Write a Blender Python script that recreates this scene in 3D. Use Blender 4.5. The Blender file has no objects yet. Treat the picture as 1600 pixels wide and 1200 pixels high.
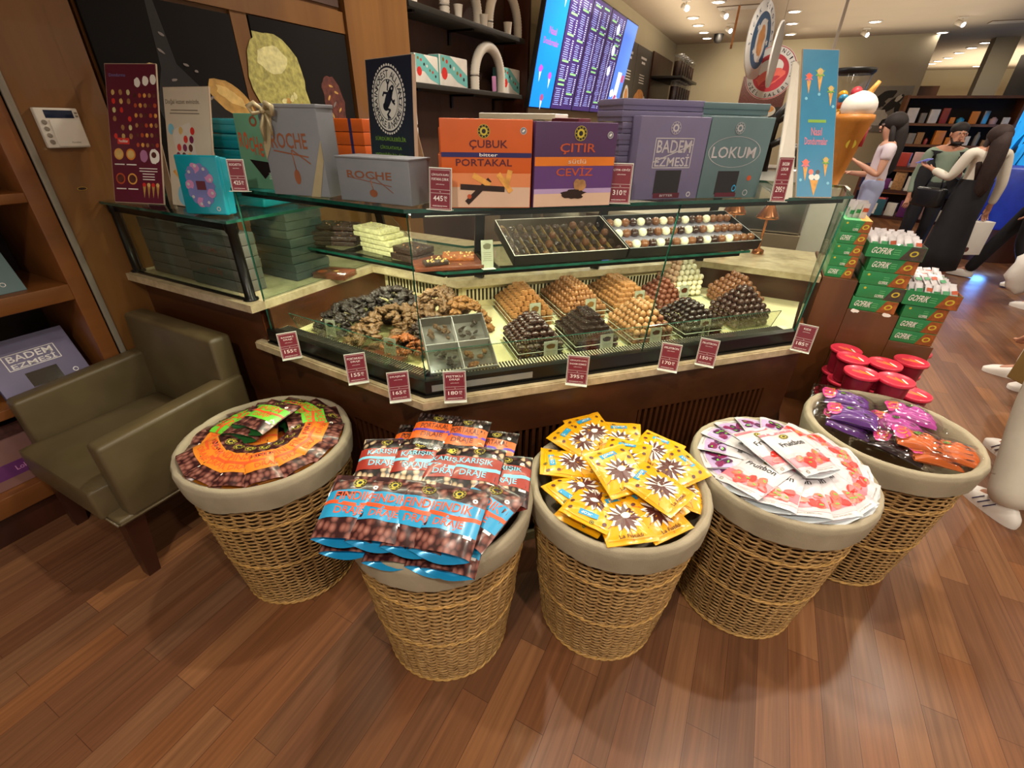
import bpy, bmesh, math, random
from mathutils import Matrix, Vector, Euler, noise

# ---------------------------------------------------------------- camera, world, exposure
SC = bpy.context.scene
COL = SC.collection
PI = math.pi
R2 = math.sqrt(2)
random.seed(7)

FPX, PITCH, ROLL, YAW, HCAM = 710.0, math.radians(30), math.radians(1.2), math.radians(26.5), 1.55


def cam_rows():
    cp, sp, cr, sr = math.cos(PITCH), math.sin(PITCH), math.cos(ROLL), math.sin(ROLL)
    c, s = math.cos(YAW), math.sin(YAW)
    A = Matrix(((cr, -sr, 0), (sr, cr, 0), (0, 0, 1)))
    B = Matrix(((1, 0, 0), (0, -sp, -cp), (0, cp, -sp)))
    Y = Matrix(((c, s, 0), (-s, c, 0), (0, 0, 1)))
    return A @ B @ Y


RM = cam_rows()
EYE = Vector((0, 0, HCAM))
cam_data = bpy.data.cameras.new('camera')
cam_data.sensor_width = 36
cam_data.sensor_fit = 'HORIZONTAL'
cam_data.lens = 36 * FPX / 1600
cam_data.clip_start = 0.02
cam_data.clip_end = 200
cam = bpy.data.objects.new('camera', cam_data)
COL.objects.link(cam)
mw = Matrix.Identity(4)
for i in range(3):
    mw[i][0], mw[i][1], mw[i][2], mw[i][3] = RM[0][i], -RM[1][i], -RM[2][i], EYE[i]
cam.matrix_world = mw
SC.camera = cam

SC.view_settings.view_transform = 'Standard'
SC.view_settings.look = 'None'
SC.view_settings.exposure = 0.10
SC.view_settings.gamma = 1.0
SC.view_settings.use_curve_mapping = False
world = bpy.data.worlds.new('world')
SC.world = world
SC.cycles.transparent_max_bounces = 32
world.use_nodes = True
world.node_tree.nodes['Background'].inputs[0].default_value = (1.0, 0.88, 0.74, 1)
world.node_tree.nodes['Background'].inputs[1].default_value = 0.55


def lamp(name, kind, loc, energy, color, size=0.1, target=None, spot=None, blend=0.6, shape=None, sy=None):
    d = bpy.data.lights.new(name, kind)
    d.energy = energy
    d.color = color
    if kind == 'AREA':
        d.size = size
        if shape:
            d.shape = shape
            d.size_y = sy or size
    else:
        d.shadow_soft_size = size
    if spot:
        d.spot_size = math.radians(spot)
        d.spot_blend = blend
    o = bpy.data.objects.new(name, d)
    o.location = loc
    if target is not None:
        o.rotation_euler = (Vector(target) - Vector(loc)).to_track_quat('-Z', 'Y').to_euler()
    COL.objects.link(o)
    return o


WARM = (1.0, 0.90, 0.76)
# ceiling spots over the shop floor (their fixtures are built with the ceiling)
SPOTS = [(-1.3, 2.9, 150), (0.3, 3.3, 150), (1.9, 3.6, 110), (-0.2, -0.7, 120), (1.3, -0.2, 125), (2.6, 1.2, 90),
         (-1.5, 5.6, 150), (0.6, 6.2, 120), (2.6, 6.4, 110), (-1.5, 8.6, 130), (1.0, 9.2, 110), (3.4, 9.6, 90), (5.4, 5.2, 70), (4.8, 14.5, 130), (5.5, 18.0, 110)]
for (lx, ly, le) in SPOTS:
    lamp('ceiling_spot', 'SPOT', (lx, ly, 3.06), le, WARM, 0.06, (lx, ly + 0.001, 0), 150, 0.8)
# bar of small lamps above the baskets: the crossing shadows on the floor
lamp('ceiling_spot', 'SPOT', (-0.9, 1.35, 3.06), 85, WARM, 0.04, (-0.5, 0.5, 0), 95, 0.7)
lamp('ceiling_spot', 'SPOT', (0.7, 1.9, 3.06), 80, WARM, 0.04, (0.6, 0.9, 0), 95, 0.7)


for (lx, ly, tx, tz) in ((-1.4, 11.6, -1.4, 2.0), (0.0, 11.6, 0.0, 2.0)):  # added fill spots without fixtures, to brighten the far wall
    lamp('wall_fill', 'SPOT', (lx, ly, 3.05), 58, (1.0, 0.86, 0.66), 0.08, (tx, 13.0, tz), 110, 0.9)
lamp('wall_fill', 'SPOT', (3.1, 12.3, 3.05), 70, (1.0, 0.88, 0.70), 0.08, (3.4, 14.0, 1.8), 80, 0.9)  # added fill spot, brightens the pillar
lamp('blue_glow', 'POINT', (2.70, 7.75, 0.12), 5, (0.12, 0.35, 1.0), 0.08)  # added point lamp with no fixture, for a blue glow on the floor
# added upward area lamps without fixtures, to brighten the ceiling
for (lx, ly, sx_, sy_, le) in ((-1.9, 4.6, 0.5, 3.6, 22), (-1.7, 9.0, 0.5, 5.0, 26), (1.2, 9.5, 3.0, 5.5, 50), (3.2, 6.0, 1.5, 5.0, 30), (0.5, 1.6, 3.0, 1.0, 18), (4.5, 17.5, 2.5, 4.0, 90)):
    o = lamp('ceiling_fill', 'AREA', (lx, ly, 2.62), le, (1.0, 0.88, 0.68), sx_, (lx, ly + .001, 4), None, 0.6, 'RECTANGLE', sy_)


# ---------------------------------------------------------------- points from pixels on known planes
def ray(x, y):
    return RM.transposed() @ Vector(((x - 800) / FPX, (y - 600) / FPX, 1.0))


def at_z(x, y, z):
    d = ray(x, y)
    return EYE + d * ((z - HCAM) / d.z)


def at_x(x, y, X):
    d = ray(x, y)
    return EYE + d * (X / d.x)


def at_y(x, y, Y):
    d = ray(x, y)
    return EYE + d * (Y / d.y)


def at_k(x, y, k):
    d = ray(x, y)
    return EYE + d * (k / (d.x - d.y))


# ---------------------------------------------------------------- materials
MATS = {}


def lin(h):
    h = h.lstrip('#')
    v = [int(h[i:i + 2], 16) / 255 for i in (0, 2, 4)]
    return tuple((c / 12.92 if c <= 0.04045 else ((c + 0.055) / 1.055) ** 2.4) for c in v) + (1,)


class NT:
    def __init__(self, name):
        self.m = bpy.data.materials.new(name)
        self.m.use_nodes = True
        self.n = self.m.node_tree.nodes
        self.l = self.m.node_tree.links
        self.b = self.n['Principled BSDF']

    def node(self, t, **kw):
        o = self.n.new(t)
        for k, v in kw.items():
            if k in o.inputs:
                o.inputs[k].default_value = v
            else:
                setattr(o, k, v)
        return o

    def link(self, a, b):
        self.l.new(a, b)

    def coord(self, scale=(1, 1, 1), loc=(0, 0, 0), rot=(0, 0, 0), kind='Object'):
        tc = self.n.new('ShaderNodeTexCoord')
        mp = self.n.new('ShaderNodeMapping')
        mp.inputs['Scale'].default_value = scale
        mp.inputs['Location'].default_value = loc
        mp.inputs['Rotation'].default_value = rot
        self.link(tc.outputs[kind], mp.inputs[0])
        return mp.outputs[0]

    def ramp(self, fac, stops, mode='LINEAR'):
        r = self.n.new('ShaderNodeValToRGB')
        r.color_ramp.interpolation = mode
        e = r.color_ramp.elements
        while len(e) < len(stops):
            e.new(0.5)
        for i, (p, c) in enumerate(stops):
            e[i].position = p
            e[i].color = c if not isinstance(c, str) else lin(c)
        self.link(fac, r.inputs[0])
        return r.outputs[0]

    def bump(self, fac, strength=0.3, dist=0.01):
        b = self.n.new('ShaderNodeBump')
        b.inputs['Strength'].default_value = strength
        b.inputs['Distance'].default_value = dist
        self.link(fac, b.inputs['Height'])
        self.link(b.outputs[0], self.b.inputs['Normal'])

    def mix(self, fac, a, b):
        m = self.n.new('ShaderNodeMix')
        m.data_type = 'RGBA'
        for s, v in ((m.inputs[6], a), (m.inputs[7], b)):
            if isinstance(v, str):
                s.default_value = lin(v)
            elif isinstance(v, tuple):
                s.default_value = v
            else:
                self.link(v, s)
        if isinstance(fac, float):
            m.inputs[0].default_value = fac
        else:
            self.link(fac, m.inputs[0])
        return m.outputs[2]

    def math(self, op, a, b=0.0):
        m = self.n.new('ShaderNodeMath')
        m.operation = op
        for s, v in ((m.inputs[0], a), (m.inputs[1], b)):
            if isinstance(v, (int, float)):
                s.default_value = v
            else:
                self.link(v, s)
        return m.outputs[0]

    def out(self, rough=0.5, metal=0.0, spec=0.5, coat=0.0):
        self.b.inputs['Roughness'].default_value = rough
        self.b.inputs['Metallic'].default_value = metal
        self.b.inputs['Specular IOR Level'].default_value = spec
        self.b.inputs['Coat Weight'].default_value = coat
        return self.m


def M(name, hexc=None, rough=0.5, metal=0.0, spec=0.5, coat=0.0, var=0.08, scale=14, bump=0.0, emit=0.0):
    """plain procedural material: a colour gently mottled by noise"""
    if name in MATS:
        return MATS[name]
    t = NT(name)
    c = lin(hexc)
    nz = t.node('ShaderNodeTexNoise', Scale=scale, Detail=3.0)
    t.link(t.coord(), nz.inputs['Vector'])
    lo = tuple(v * (1 - var) for v in c[:3]) + (1,)
    hi = tuple(min(1, v * (1 + var)) for v in c[:3]) + (1,)
    col = t.ramp(nz.outputs[0], [(0.3, lo), (0.7, hi)])
    t.link(col, t.b.inputs['Base Color'])
    if bump:
        t.bump(nz.outputs[0], bump, 0.01)
    if emit:
        t.link(col, t.b.inputs['Emission Color'])
        t.b.inputs['Emission Strength'].default_value = emit
    MATS[name] = t.out(rough, metal, spec, coat)
    return MATS[name]


def wood(name, c1, c2, axis='z', scale=3.0, rough=0.38, coat=0.15):
    t = NT(name)
    st = 1.0
    s = {'z': (9 * st, 9 * st, 0.7), 'x': (0.7, 9 * st, 9 * st), 'y': (9 * st, 0.7, 9 * st)}[axis]
    v = t.coord(scale=tuple(a * scale for a in s))
    nz = t.node('ShaderNodeTexNoise', Scale=1.0, Detail=6.0, Roughness=0.6)
    t.link(v, nz.inputs['Vector'])
    col = t.ramp(nz.outputs[0], [(0.3, c1), (0.72, c2)])
    t.link(col, t.b.inputs['Base Color'])
    t.bump(nz.outputs[0], 0.06, 0.002)
    MATS[name] = t.out(rough, 0, 0.45, coat)
    return MATS[name]


def glass(name, tint, amount=0.1, rough=0.0, edge=1.0):
    t = NT(name)
    n, l = t.n, t.l
    n.remove(t.b)
    tr = t.node('ShaderNodeBsdfTransparent')
    tr.inputs[0].default_value = lin(tint)
    gl = t.node('ShaderNodeBsdfGlossy')
    gl.inputs['Roughness'].default_value = rough
    fr = t.node('ShaderNodeLayerWeight')
    mx = t.node('ShaderNodeMixShader')
    m = t.math('POWER', fr.outputs['Facing'], 5.0)
    m = t.math('MULTIPLY', m, edge)
    m = t.math('ADD', m, amount)
    l.new(m, mx.inputs[0])
    l.new(tr.outputs[0], mx.inputs[1])
    l.new(gl.outputs[0], mx.inputs[2])
    l.new(mx.outputs[0], n['Material Output'].inputs[0])
    MATS[name] = t.m
    return t.m


# ---------------------------------------------------------------- mesh builder
TEXTS = {}


def text_geo(s):
    if s in TEXTS:
        return TEXTS[s]
    c = bpy.data.curves.new('t', 'FONT')
    c.body = s
    c.size = 1.0
    c.resolution_u = 2
    c.offset = 0.012
    c.align_x = 'CENTER'
    c.align_y = 'CENTER'
    o = bpy.data.objects.new('t', c)
    COL.objects.link(o)
    dg = bpy.context.evaluated_depsgraph_get()
    me = bpy.data.meshes.new_from_object(o.evaluated_get(dg))
    vs = [v.co.copy() for v in me.vertices]
    fs = [tuple(p.vertices) for p in me.polygons]
    if vs:
        cx = (min(v.x for v in vs) + max(v.x for v in vs)) / 2
        cy = (min(v.y for v in vs) + max(v.y for v in vs)) / 2
        vs = [Vector((v.x - cx, v.y - cy, 0)) for v in vs]
        w = max(v.x for v in vs) * 2
        h = max(v.y for v in vs) * 2
    else:
        w = h = 1
    bpy.data.objects.remove(o)
    bpy.data.curves.remove(c)
    bpy.data.meshes.remove(me)
    TEXTS[s] = (vs, fs, w, h)
    return TEXTS[s]


def frame(o, x, y, z=None):
    """matrix whose x,y axes are the given directions (z = x cross y)"""
    x = Vector(x).normalized()
    y = Vector(y).normalized()
    z = x.cross(y).normalized()
    y = z.cross(x).normalized()
    m = Matrix.Identity(4)
    for i in range(3):
        m[i][0], m[i][1], m[i][2], m[i][3] = x[i], y[i], z[i], o[i]
    return m


def loc(x, y, z=0, rz=0, rx=0, ry=0):
    return Matrix.Translation((x, y, z)) @ Euler((rx, ry, rz)).to_matrix().to_4x4()


class G:
    def __init__(self, T=None):
        self.v, self.f, self.mi, self.sm, self.mats = [], [], [], [], []
        self.T = T or Matrix.Identity(4)
        self.warp = None

    def slot(self, m):
        if m not in self.mats:
            self.mats.append(m)
        return self.mats.index(m)

    def add(self, vs, fs, m, smooth=False):
        b = len(self.v)
        T = self.T
        for p in vs:
            p = Vector(p)
            if self.warp:
                p = self.warp(p)
            self.v.append(T @ p)
        k = self.slot(m)
        for q in fs:
            self.f.append(tuple(b + i for i in q))
            self.mi.append(k)
            self.sm.append(smooth)
        return self

    def box(self, x0, x1, y0, y1, z0, z1, m, bev=0.0):
        if bev <= 0:
            vs = [(x, y, z) for z in (z0, z1) for y in (y0, y1) for x in (x0, x1)]
            fs = [(0, 2, 3, 1), (4, 5, 7, 6), (0, 1, 5, 4), (2, 6, 7, 3), (0, 4, 6, 2), (1, 3, 7, 5)]
            return self.add(vs, fs, m)
        bm = bmesh.new()
        bmesh.ops.create_cube(bm, size=1.0)
        for v in bm.verts:
            v.co = Vector(((x0 + x1) / 2 + v.co.x * (x1 - x0), (y0 + y1) / 2 + v.co.y * (y1 - y0), (z0 + z1) / 2 + v.co.z * (z1 - z0)))
        bmesh.ops.bevel(bm, geom=list(bm.edges), offset=bev, segments=3, profile=0.5, affect='EDGES')
        bm.verts.index_update()
        vs = [v.co.copy() for v in bm.verts]
        fs = [tuple(v.index for v in f.verts) for f in bm.faces]
        bm.free()
        return self.add(vs, fs, m, True)

    def poly(self, pts, m):
        return self.add([(p[0], p[1], p[2] if len(p) > 2 else 0) for p in pts], [tuple(range(len(pts)))], m)

    def rect(self, cx, cy, w, h, m, z=0.0, a=0.0):
        c, s = math.cos(a), math.sin(a)
        pts = [(cx + c * x - s * y, cy + s * x + c * y, z) for x, y in ((-w / 2, -h / 2), (w / 2, -h / 2), (w / 2, h / 2), (-w / 2, h / 2))]
        return self.poly(pts, m)

    def disc(self, cx, cy, r, m, z=0.0, n=20, ry=None, a=0.0, r0=0.0):
        ry = ry or r
        c, s = math.cos(a), math.sin(a)
        out = []
        for i in range(n):
            t = 2 * PI * i / n
            x, y = r * math.cos(t), ry * math.sin(t)
            out.append((cx + c * x - s * y, cy + s * x + c * y, z))
        if r0 <= 0:
            return self.poly(out, m)
        k = r0 / r
        inn = [(cx + (p[0] - cx) * k, cy + (p[1] - cy) * k, z) for p in out]
        return self.add(out + inn, [(i, (i + 1) % n, n + (i + 1) % n, n + i) for i in range(n)], m)

    def blob(self, cx, cy, rx, ry, m, z=0.0, seed=0, amp=0.15, n=22, a=0.0, f=2.0):
        c, s = math.cos(a), math.sin(a)
        out = []
        for i in range(n):
            t = 2 * PI * i / n
            k = 1 + amp * noise.noise(Vector((math.cos(t) * f + seed * 3.1, math.sin(t) * f, seed)))
            x, y = rx * k * math.cos(t), ry * k * math.sin(t)
            out.append((cx + c * x - s * y, cy + s * x + c * y, z))
        return self.poly(out, m)

    def star(self, cx, cy, r, r2, m, z=0.0, n=12, a=0.0):
        out = [(cx + (r if i % 2 else r2) * math.cos(a + PI * i / n), cy + (r if i % 2 else r2) * math.sin(a + PI * i / n), z) for i in range(2 * n)]
        k = len(out)
        return self.add([(cx, cy, z)] + out, [(0, 1 + i, 1 + (i + 1) % k) for i in range(k)], m)

    def prism(self, pts, z0, z1, m, m_side=None):
        n = len(pts)
        vs = [(p[0], p[1], z0) for p in pts] + [(p[0], p[1], z1) for p in pts]
        self.add(vs, [tuple(reversed(range(n))), tuple(range(n, 2 * n))], m)
        return self.add(vs, [(i, (i + 1) % n, n + (i + 1) % n, n + i) for i in range(n)], m_side or m)

    def slab(self, p, q, w, m, t=None):
        """bar with a rectangular section from p to q"""
        t = t or w
        p, q = Vector(p), Vector(q)
        d = (q - p).normalized()
        u = d.cross(Vector((0, 0, 1)))
        if u.length < 1e-3:
            u = Vector((1, 0, 0))
        u.normalize()
        v = d.cross(u)
        vs = [e + u * a * w / 2 + v * b * t / 2 for e in (p, q) for a, b in ((-1, -1), (1, -1), (1, 1), (-1, 1))]
        return self.add(vs, [(3, 2, 1, 0), (4, 5, 6, 7), (0, 1, 5, 4), (1, 2, 6, 5), (2, 3, 7, 6), (3, 0, 4, 7)], m)

    def lathe(self, prof, m, n=24, c=(0, 0), smooth=True, sx=1, sy=1, cap=True):
        vs, fs = [], []
        k = len(prof)
        for (r, z) in prof:
            for i in range(n):
                t = 2 * PI * i / n
                vs.append((c[0] + r * sx * math.cos(t), c[1] + r * sy * math.sin(t), z))
        for j in range(k - 1):
            for i in range(n):
                fs.append((j * n + i, j * n + (i + 1) % n, (j + 1) * n + (i + 1) % n, (j + 1) * n + i))
        self.add(vs, fs, m, smooth)
        if cap:
            for j, rev in ((0, True), (k - 1, False)):
                if prof[j][0] > 1e-5:
                    ring = [(c[0] + prof[j][0] * sx * math.cos(2 * PI * i / n), c[1] + prof[j][0] * sy * math.sin(2 * PI * i / n), prof[j][1]) for i in range(n)]
                    self.add(ring, [tuple(reversed(range(n))) if rev else tuple(range(n))], m)
        return self

    def tube(self, pts, r, m, n=8, closed=False, smooth=True):
        pts = [Vector(p) for p in pts]
        k = len(pts)
        vs, fs = [], []
        up = Vector((0, 0, 1))
        for j, p in enumerate(pts):
            a = pts[(j - 1) % k] if (closed or j) else p
            b = pts[(j + 1) % k] if (closed or j < k - 1) else p
            d = (b - a).normalized()
            u = d.cross(up)
            if u.length < 0.05:
                u = d.cross(Vector((0.3, 1, 0)))
            u.normalize()
            w = u.cross(d)
            rr = r[j] if isinstance(r, (list, tuple)) else r
            for i in range(n):
                t = 2 * PI * i / n
                vs.append(p + u * rr * math.cos(t) + w * rr * math.sin(t))
        for j in range(k if closed else k - 1):
            j2 = (j + 1) % k
            for i in range(n):
                fs.append((j * n + i, j * n + (i + 1) % n, j2 * n + (i + 1) % n, j2 * n + i))
        if not closed:
            fs.append(tuple(reversed(range(n))))
            fs.append(tuple(range((k - 1) * n, k * n)))
        return self.add(vs, fs, m, smooth)

    def ball(self, c, r, m, n=12, sx=1, sy=1, sz=1, k=7, fn=None):
        vs, fs = [], []
        c = Vector(c)
        for j in range(k + 1):
            ph = PI * j / k
            for i in range(n):
                t = 2 * PI * i / n
                q = Vector((math.sin(ph) * math.cos(t), math.sin(ph) * math.sin(t), -math.cos(ph)))
                rr = r * (fn(q) if fn else 1)
                vs.append(c + Vector((q.x * rr * sx, q.y * rr * sy, q.z * rr * sz)))
        for j in range(k):
            for i in range(n):
                fs.append((j * n + i, j * n + (i + 1) % n, (j + 1) * n + (i + 1) % n, (j + 1) * n + i))
        return self.add(vs, fs, m, True)

    def grid(self, fn, nu, nv, m, smooth=True, closed_u=False):
        vs = [fn(i / nu, j / nv) for j in range(nv + 1) for i in range(nu + (0 if closed_u else 1))]
        w = nu if closed_u else nu + 1
        fs = []
        for j in range(nv):
            for i in range(nu):
                i2 = (i + 1) % w if closed_u else i + 1
                fs.append((j * w + i, j * w + i2, (j + 1) * w + i2, (j + 1) * w + i))
        return self.add(vs, fs, m, smooth)

    def text(self, s, x, y, h, m, z=0.0004, w=None, a=0.0, slant=0.0):
        """lettering in the local xy plane, h = height, w = optional width to fit"""
        vs, fs, tw, th = text_geo(s)
        ky = h / th
        kx = (w / tw) if w else ky
        c, sn = math.cos(a), math.sin(a)
        out = []
        for v in vs:
            px, py = v.x * kx + v.y * ky * slant, v.y * ky
            out.append((x + c * px - sn * py, y + sn * px + c * py, z))
        return self.add(out, fs, m)

    def ringtext(self, s, cx, cy, r, h, m, z=0.0005, a0=PI / 2, span=PI, top=True, sx=1.0):
        n = len(s)
        for i, ch in enumerate(s):
            if ch == ' ':
                continue
            t = a0 + (-(i + 0.5) / n + 0.5) * span * (1 if top else -1)
            self.text(ch, cx + r * math.cos(t) * sx, cy + r * math.sin(t), h, m, z, a=(t - PI / 2) if top else (t + PI / 2))
        return self

    def build(self, name, parent=None, loc=None, smooth_angle=None):
        me = bpy.data.meshes.new(name)
        vs = self.v
        if loc is not None:
            lv = Vector(loc)
            vs = [v - lv for v in vs]
        me.from_pydata([tuple(v) for v in vs], [], self.f)
        for m in self.mats:
            me.materials.append(MATS[m])
        me.polygons.foreach_set('material_index', self.mi)
        me.polygons.foreach_set('use_smooth', self.sm)
        me.update()
        o = bpy.data.objects.new(name, me)
        COL.objects.link(o)
        if loc is not None:
            o.location = loc
        if parent is not None:
            o.parent = parent
        return o


def thing(name, label, cat, T=None, group=None):
    o = bpy.data.objects.new(name, None)
    o.empty_display_size = 0.05
    COL.objects.link(o)
    if T is not None:
        o.matrix_world = T
    return tag(o, label, cat, group)


def tag(o, label, cat, group=None):
    o['label'] = label
    o['category'] = cat
    if group:
        o['group'] = group
    return o


def place(o, T):
    o.matrix_basis = T
    return o


def dup(o, T=None, label=None, group=None, parent=None):
    c = o.copy()
    COL.objects.link(c)
    if parent is not None:
        c.parent = parent
    if T is not None:
        c.matrix_basis = T
    if label:
        c['label'] = label
    if group:
        c['group'] = group
    for ch in list(o.children):
        dup(ch, parent=c)
    return c


def struct(name, g, **kw):
    o = g.build(name, **kw)
    o['kind'] = 'structure'
    return o
# ---------------------------------------------------------------- shared materials
def floor_material():
    t = NT('merbau_planks')
    v = t.coord(rot=(0, 0, PI / 2))
    br = t.node('ShaderNodeTexBrick', offset=0.37, offset_frequency=2, squash=1.0)
    br.inputs['Scale'].default_value = 1.0
    br.inputs['Mortar Size'].default_value = 0.0008
    br.inputs['Brick Width'].default_value = 0.62
    br.inputs['Row Height'].default_value = 0.092
    br.inputs['Color1'].default_value = (0, 0, 0, 1)
    br.inputs['Color2'].default_value = (1, 1, 1, 1)
    br.inputs['Mortar'].default_value = (0.5, 0.5, 0.5, 1)
    br.inputs['Bias'].default_value = 0.0
    t.link(v, br.inputs['Vector'])
    plank = t.ramp(br.outputs['Color'], [(0.0, '#69452f'), (0.22, '#795339'), (0.42, '#714a32'), (0.6, '#845636'), (0.78, '#76543d'), (1.0, '#946541')])
    nz = t.node('ShaderNodeTexNoise', Scale=1.0, Detail=7.0, Roughness=0.62)
    t.link(t.coord(scale=(60, 1.6, 10)), nz.inputs['Vector'])
    grain = t.ramp(nz.outputs[0], [(0.32, (0.66, 0.62, 0.6, 1)), (0.66, (1.18, 1.16, 1.12, 1))])
    mul = t.node('ShaderNodeMix', data_type='RGBA', blend_type='MULTIPLY')
    mul.inputs[0].default_value = 0.9
    t.link(plank, mul.inputs[6])
    t.link(grain, mul.inputs[7])
    dark = t.mix(br.outputs['Fac'], mul.outputs[2], '#4a2a1c')
    t.link(dark, t.b.inputs['Base Color'])
    n2 = t.node('ShaderNodeTexNoise', Scale=3.0, Detail=2.0)
    t.link(t.coord(), n2.inputs['Vector'])
    rr = t.ramp(n2.outputs[0], [(0.3, (0.30, 0.30, 0.30, 1)), (0.7, (0.42, 0.42, 0.42, 1))])
    t.link(rr, t.b.inputs['Roughness'])
    MATS['floor'] = t.m
    t.b.inputs['Specular IOR Level'].default_value = 0.4


floor_material()
wood('wall_wood', '#66411f', '#82592c', 'z', 0.6)
wood('case_wood', '#3c2010', '#583018', 'x', 0.8)
wood('shelf_wood', '#6a3e1c', '#8a5428', 'y', 0.6)
wood('dark_wood', '#33180e', '#4c2617', 'z', 0.8)
wood('shelf_back', '#3c261b', '#50362a', 'z', 0.5, 0.6, 0)
wood('stand_wood', '#4e2b13', '#6b3e1d', 'z', 0.6)
M('cell_dark', '#231410', 0.7)
M('seam', '#2c1508', 0.8)
M('pole_grey', '#8d8577', 0.4, 0.3)
M('ceiling_paint', '#b9a891', 0.9, var=0.03, scale=2)
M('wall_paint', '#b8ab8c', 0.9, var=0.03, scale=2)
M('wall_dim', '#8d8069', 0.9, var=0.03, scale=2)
M('black_metal', '#15130f', 0.3, 0.4)
M('black_plastic', '#181614', 0.45)
M('cream_floor', '#efe3b4', 0.35, var=0.04, scale=20)
M('white', '#f2efe8', 0.5, var=0.02)
M('offwhite', '#d9d3c6', 0.6, var=0.03)
M('paper', '#e9e6df', 0.7, var=0.02)
M('gold', '#c8a24a', 0.35, 0.8)
M('black', '#0d0c0c', 0.5)
M('ink', '#1c1a1d', 0.6)
M('copper', '#c9835a', 0.25, 0.9)
M('steel', '#a8a6a2', 0.3, 0.9)
M('tag_red', '#7e2432', 0.35, coat=0.3, var=0.03)
M('tag_text', '#f3e9e4', 0.5, var=0.02)
M('acrylic_edge', '#dfe7d8', 0.1, var=0.02)
M('led', '#fff6e6', 0.5, var=0.0, emit=22)
M('lamp_glow', '#fff1dc', 0.5, var=0.0, emit=14)
glass('clear_glass', '#f0f6f1', 0.028, 0.0, 0.6)
glass('acrylic', '#f0f2ea', 0.035, 0.03, 0.6)
glass('plastic_film', '#f4f4f4', 0.07, 0.08, 0.9)
M('glass_edge', '#15483b', 0.08, var=0.3, scale=30, coat=0.5)


def marble():
    t = NT('marble')
    nz = t.node('ShaderNodeTexNoise', Scale=26.0, Detail=6.0, Roughness=0.65)
    t.link(t.coord(), nz.inputs['Vector'])
    n2 = t.node('ShaderNodeTexNoise', Scale=4.0, Detail=5.0, Distortion=1.2)
    t.link(t.coord(), n2.inputs['Vector'])
    a = t.ramp(nz.outputs[0], [(0.35, '#a89777'), (0.62, '#c6b595')])
    b = t.ramp(n2.outputs[0], [(0.3, (0.85, 0.82, 0.78, 1)), (0.6, (1.05, 1.04, 1.0, 1))])
    mul = t.node('ShaderNodeMix', data_type='RGBA', blend_type='MULTIPLY')
    mul.inputs[0].default_value = 1.0
    t.link(a, mul.inputs[6])
    t.link(b, mul.inputs[7])
    t.link(mul.outputs[2], t.b.inputs['Base Color'])
    MATS['marble'] = t.out(0.28, 0, 0.5, 0.1)


marble()


def leather():
    t = NT('leather')
    nz = t.node('ShaderNodeTexVoronoi', Scale=420.0)
    t.link(t.coord(), nz.inputs['Vector'])
    n2 = t.node('ShaderNodeTexNoise', Scale=6.0, Detail=3.0)
    t.link(t.coord(), n2.inputs['Vector'])
    col = t.ramp(n2.outputs[0], [(0.3, '#50442c'), (0.7, '#605238')])
    t.link(col, t.b.inputs['Base Color'])
    t.bump(nz.outputs[0], 0.12, 0.002)
    MATS['leather'] = t.out(0.4, 0, 0.5, 0)


leather()


def wicker():
    t = NT('wicker')
    n2 = t.node('ShaderNodeTexNoise', Scale=1.0, Detail=4.0, Roughness=0.7)
    t.link(t.coord(scale=(22, 22, 160)), n2.inputs['Vector'])
    col = t.ramp(n2.outputs[0], [(0.25, '#765531'), (0.5, '#9f7a48'), (0.75, '#c49c63')])
    t.link(col, t.b.inputs['Base Color'])
    MATS['wicker'] = t.out(0.45, 0, 0.4, 0.1)
    M('wicker_dark', '#4a3218', 0.8)
    M('wicker_rope', '#bd9352', 0.4, var=0.25, scale=60)


wicker()


def linen():
    t = NT('linen')
    n2 = t.node('ShaderNodeTexNoise', Scale=240.0, Detail=2.0)
    t.link(t.coord(), n2.inputs['Vector'])
    n3 = t.node('ShaderNodeTexNoise', Scale=7.0, Detail=3.0)
    t.link(t.coord(), n3.inputs['Vector'])
    col = t.ramp(n3.outputs[0], [(0.3, '#968b75'), (0.7, '#ab9f87')])
    t.link(col, t.b.inputs['Base Color'])
    t.bump(n2.outputs[0], 0.25, 0.003)
    MATS['linen'] = t.out(0.9, 0, 0.2, 0)


linen()


def nuts(name, c_lo, c_hi, c_gap, scale=62.0, extra=None, rough=0.28, stretch=(1, 0.7, 1)):
    """printed pile of nuts on a glossy bag"""
    t = NT(name)
    vo = t.node('ShaderNodeTexVoronoi', Scale=scale, Randomness=0.75)
    t.link(t.coord(scale=stretch), vo.inputs['Vector'])
    a = t.ramp(vo.outputs['Distance'], [(0.0, c_hi), (0.42, c_lo), (0.62, c_gap)])
    if extra:
        sep = t.node('ShaderNodeSeparateColor')
        t.link(vo.outputs['Color'], sep.inputs[0])
        k = t.ramp(sep.outputs[0], [(0.0, (0, 0, 0, 1)), (0.62, (1, 1, 1, 1))], 'CONSTANT')
        b = t.ramp(vo.outputs['Distance'], [(0.0, extra[1]), (0.42, extra[0]), (0.62, c_gap)])
        a = t.mix(k, a, b)
    t.link(a, t.b.inputs['Base Color'])
    MATS[name] = t.out(rough, 0, 0.5, 0.2)


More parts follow.
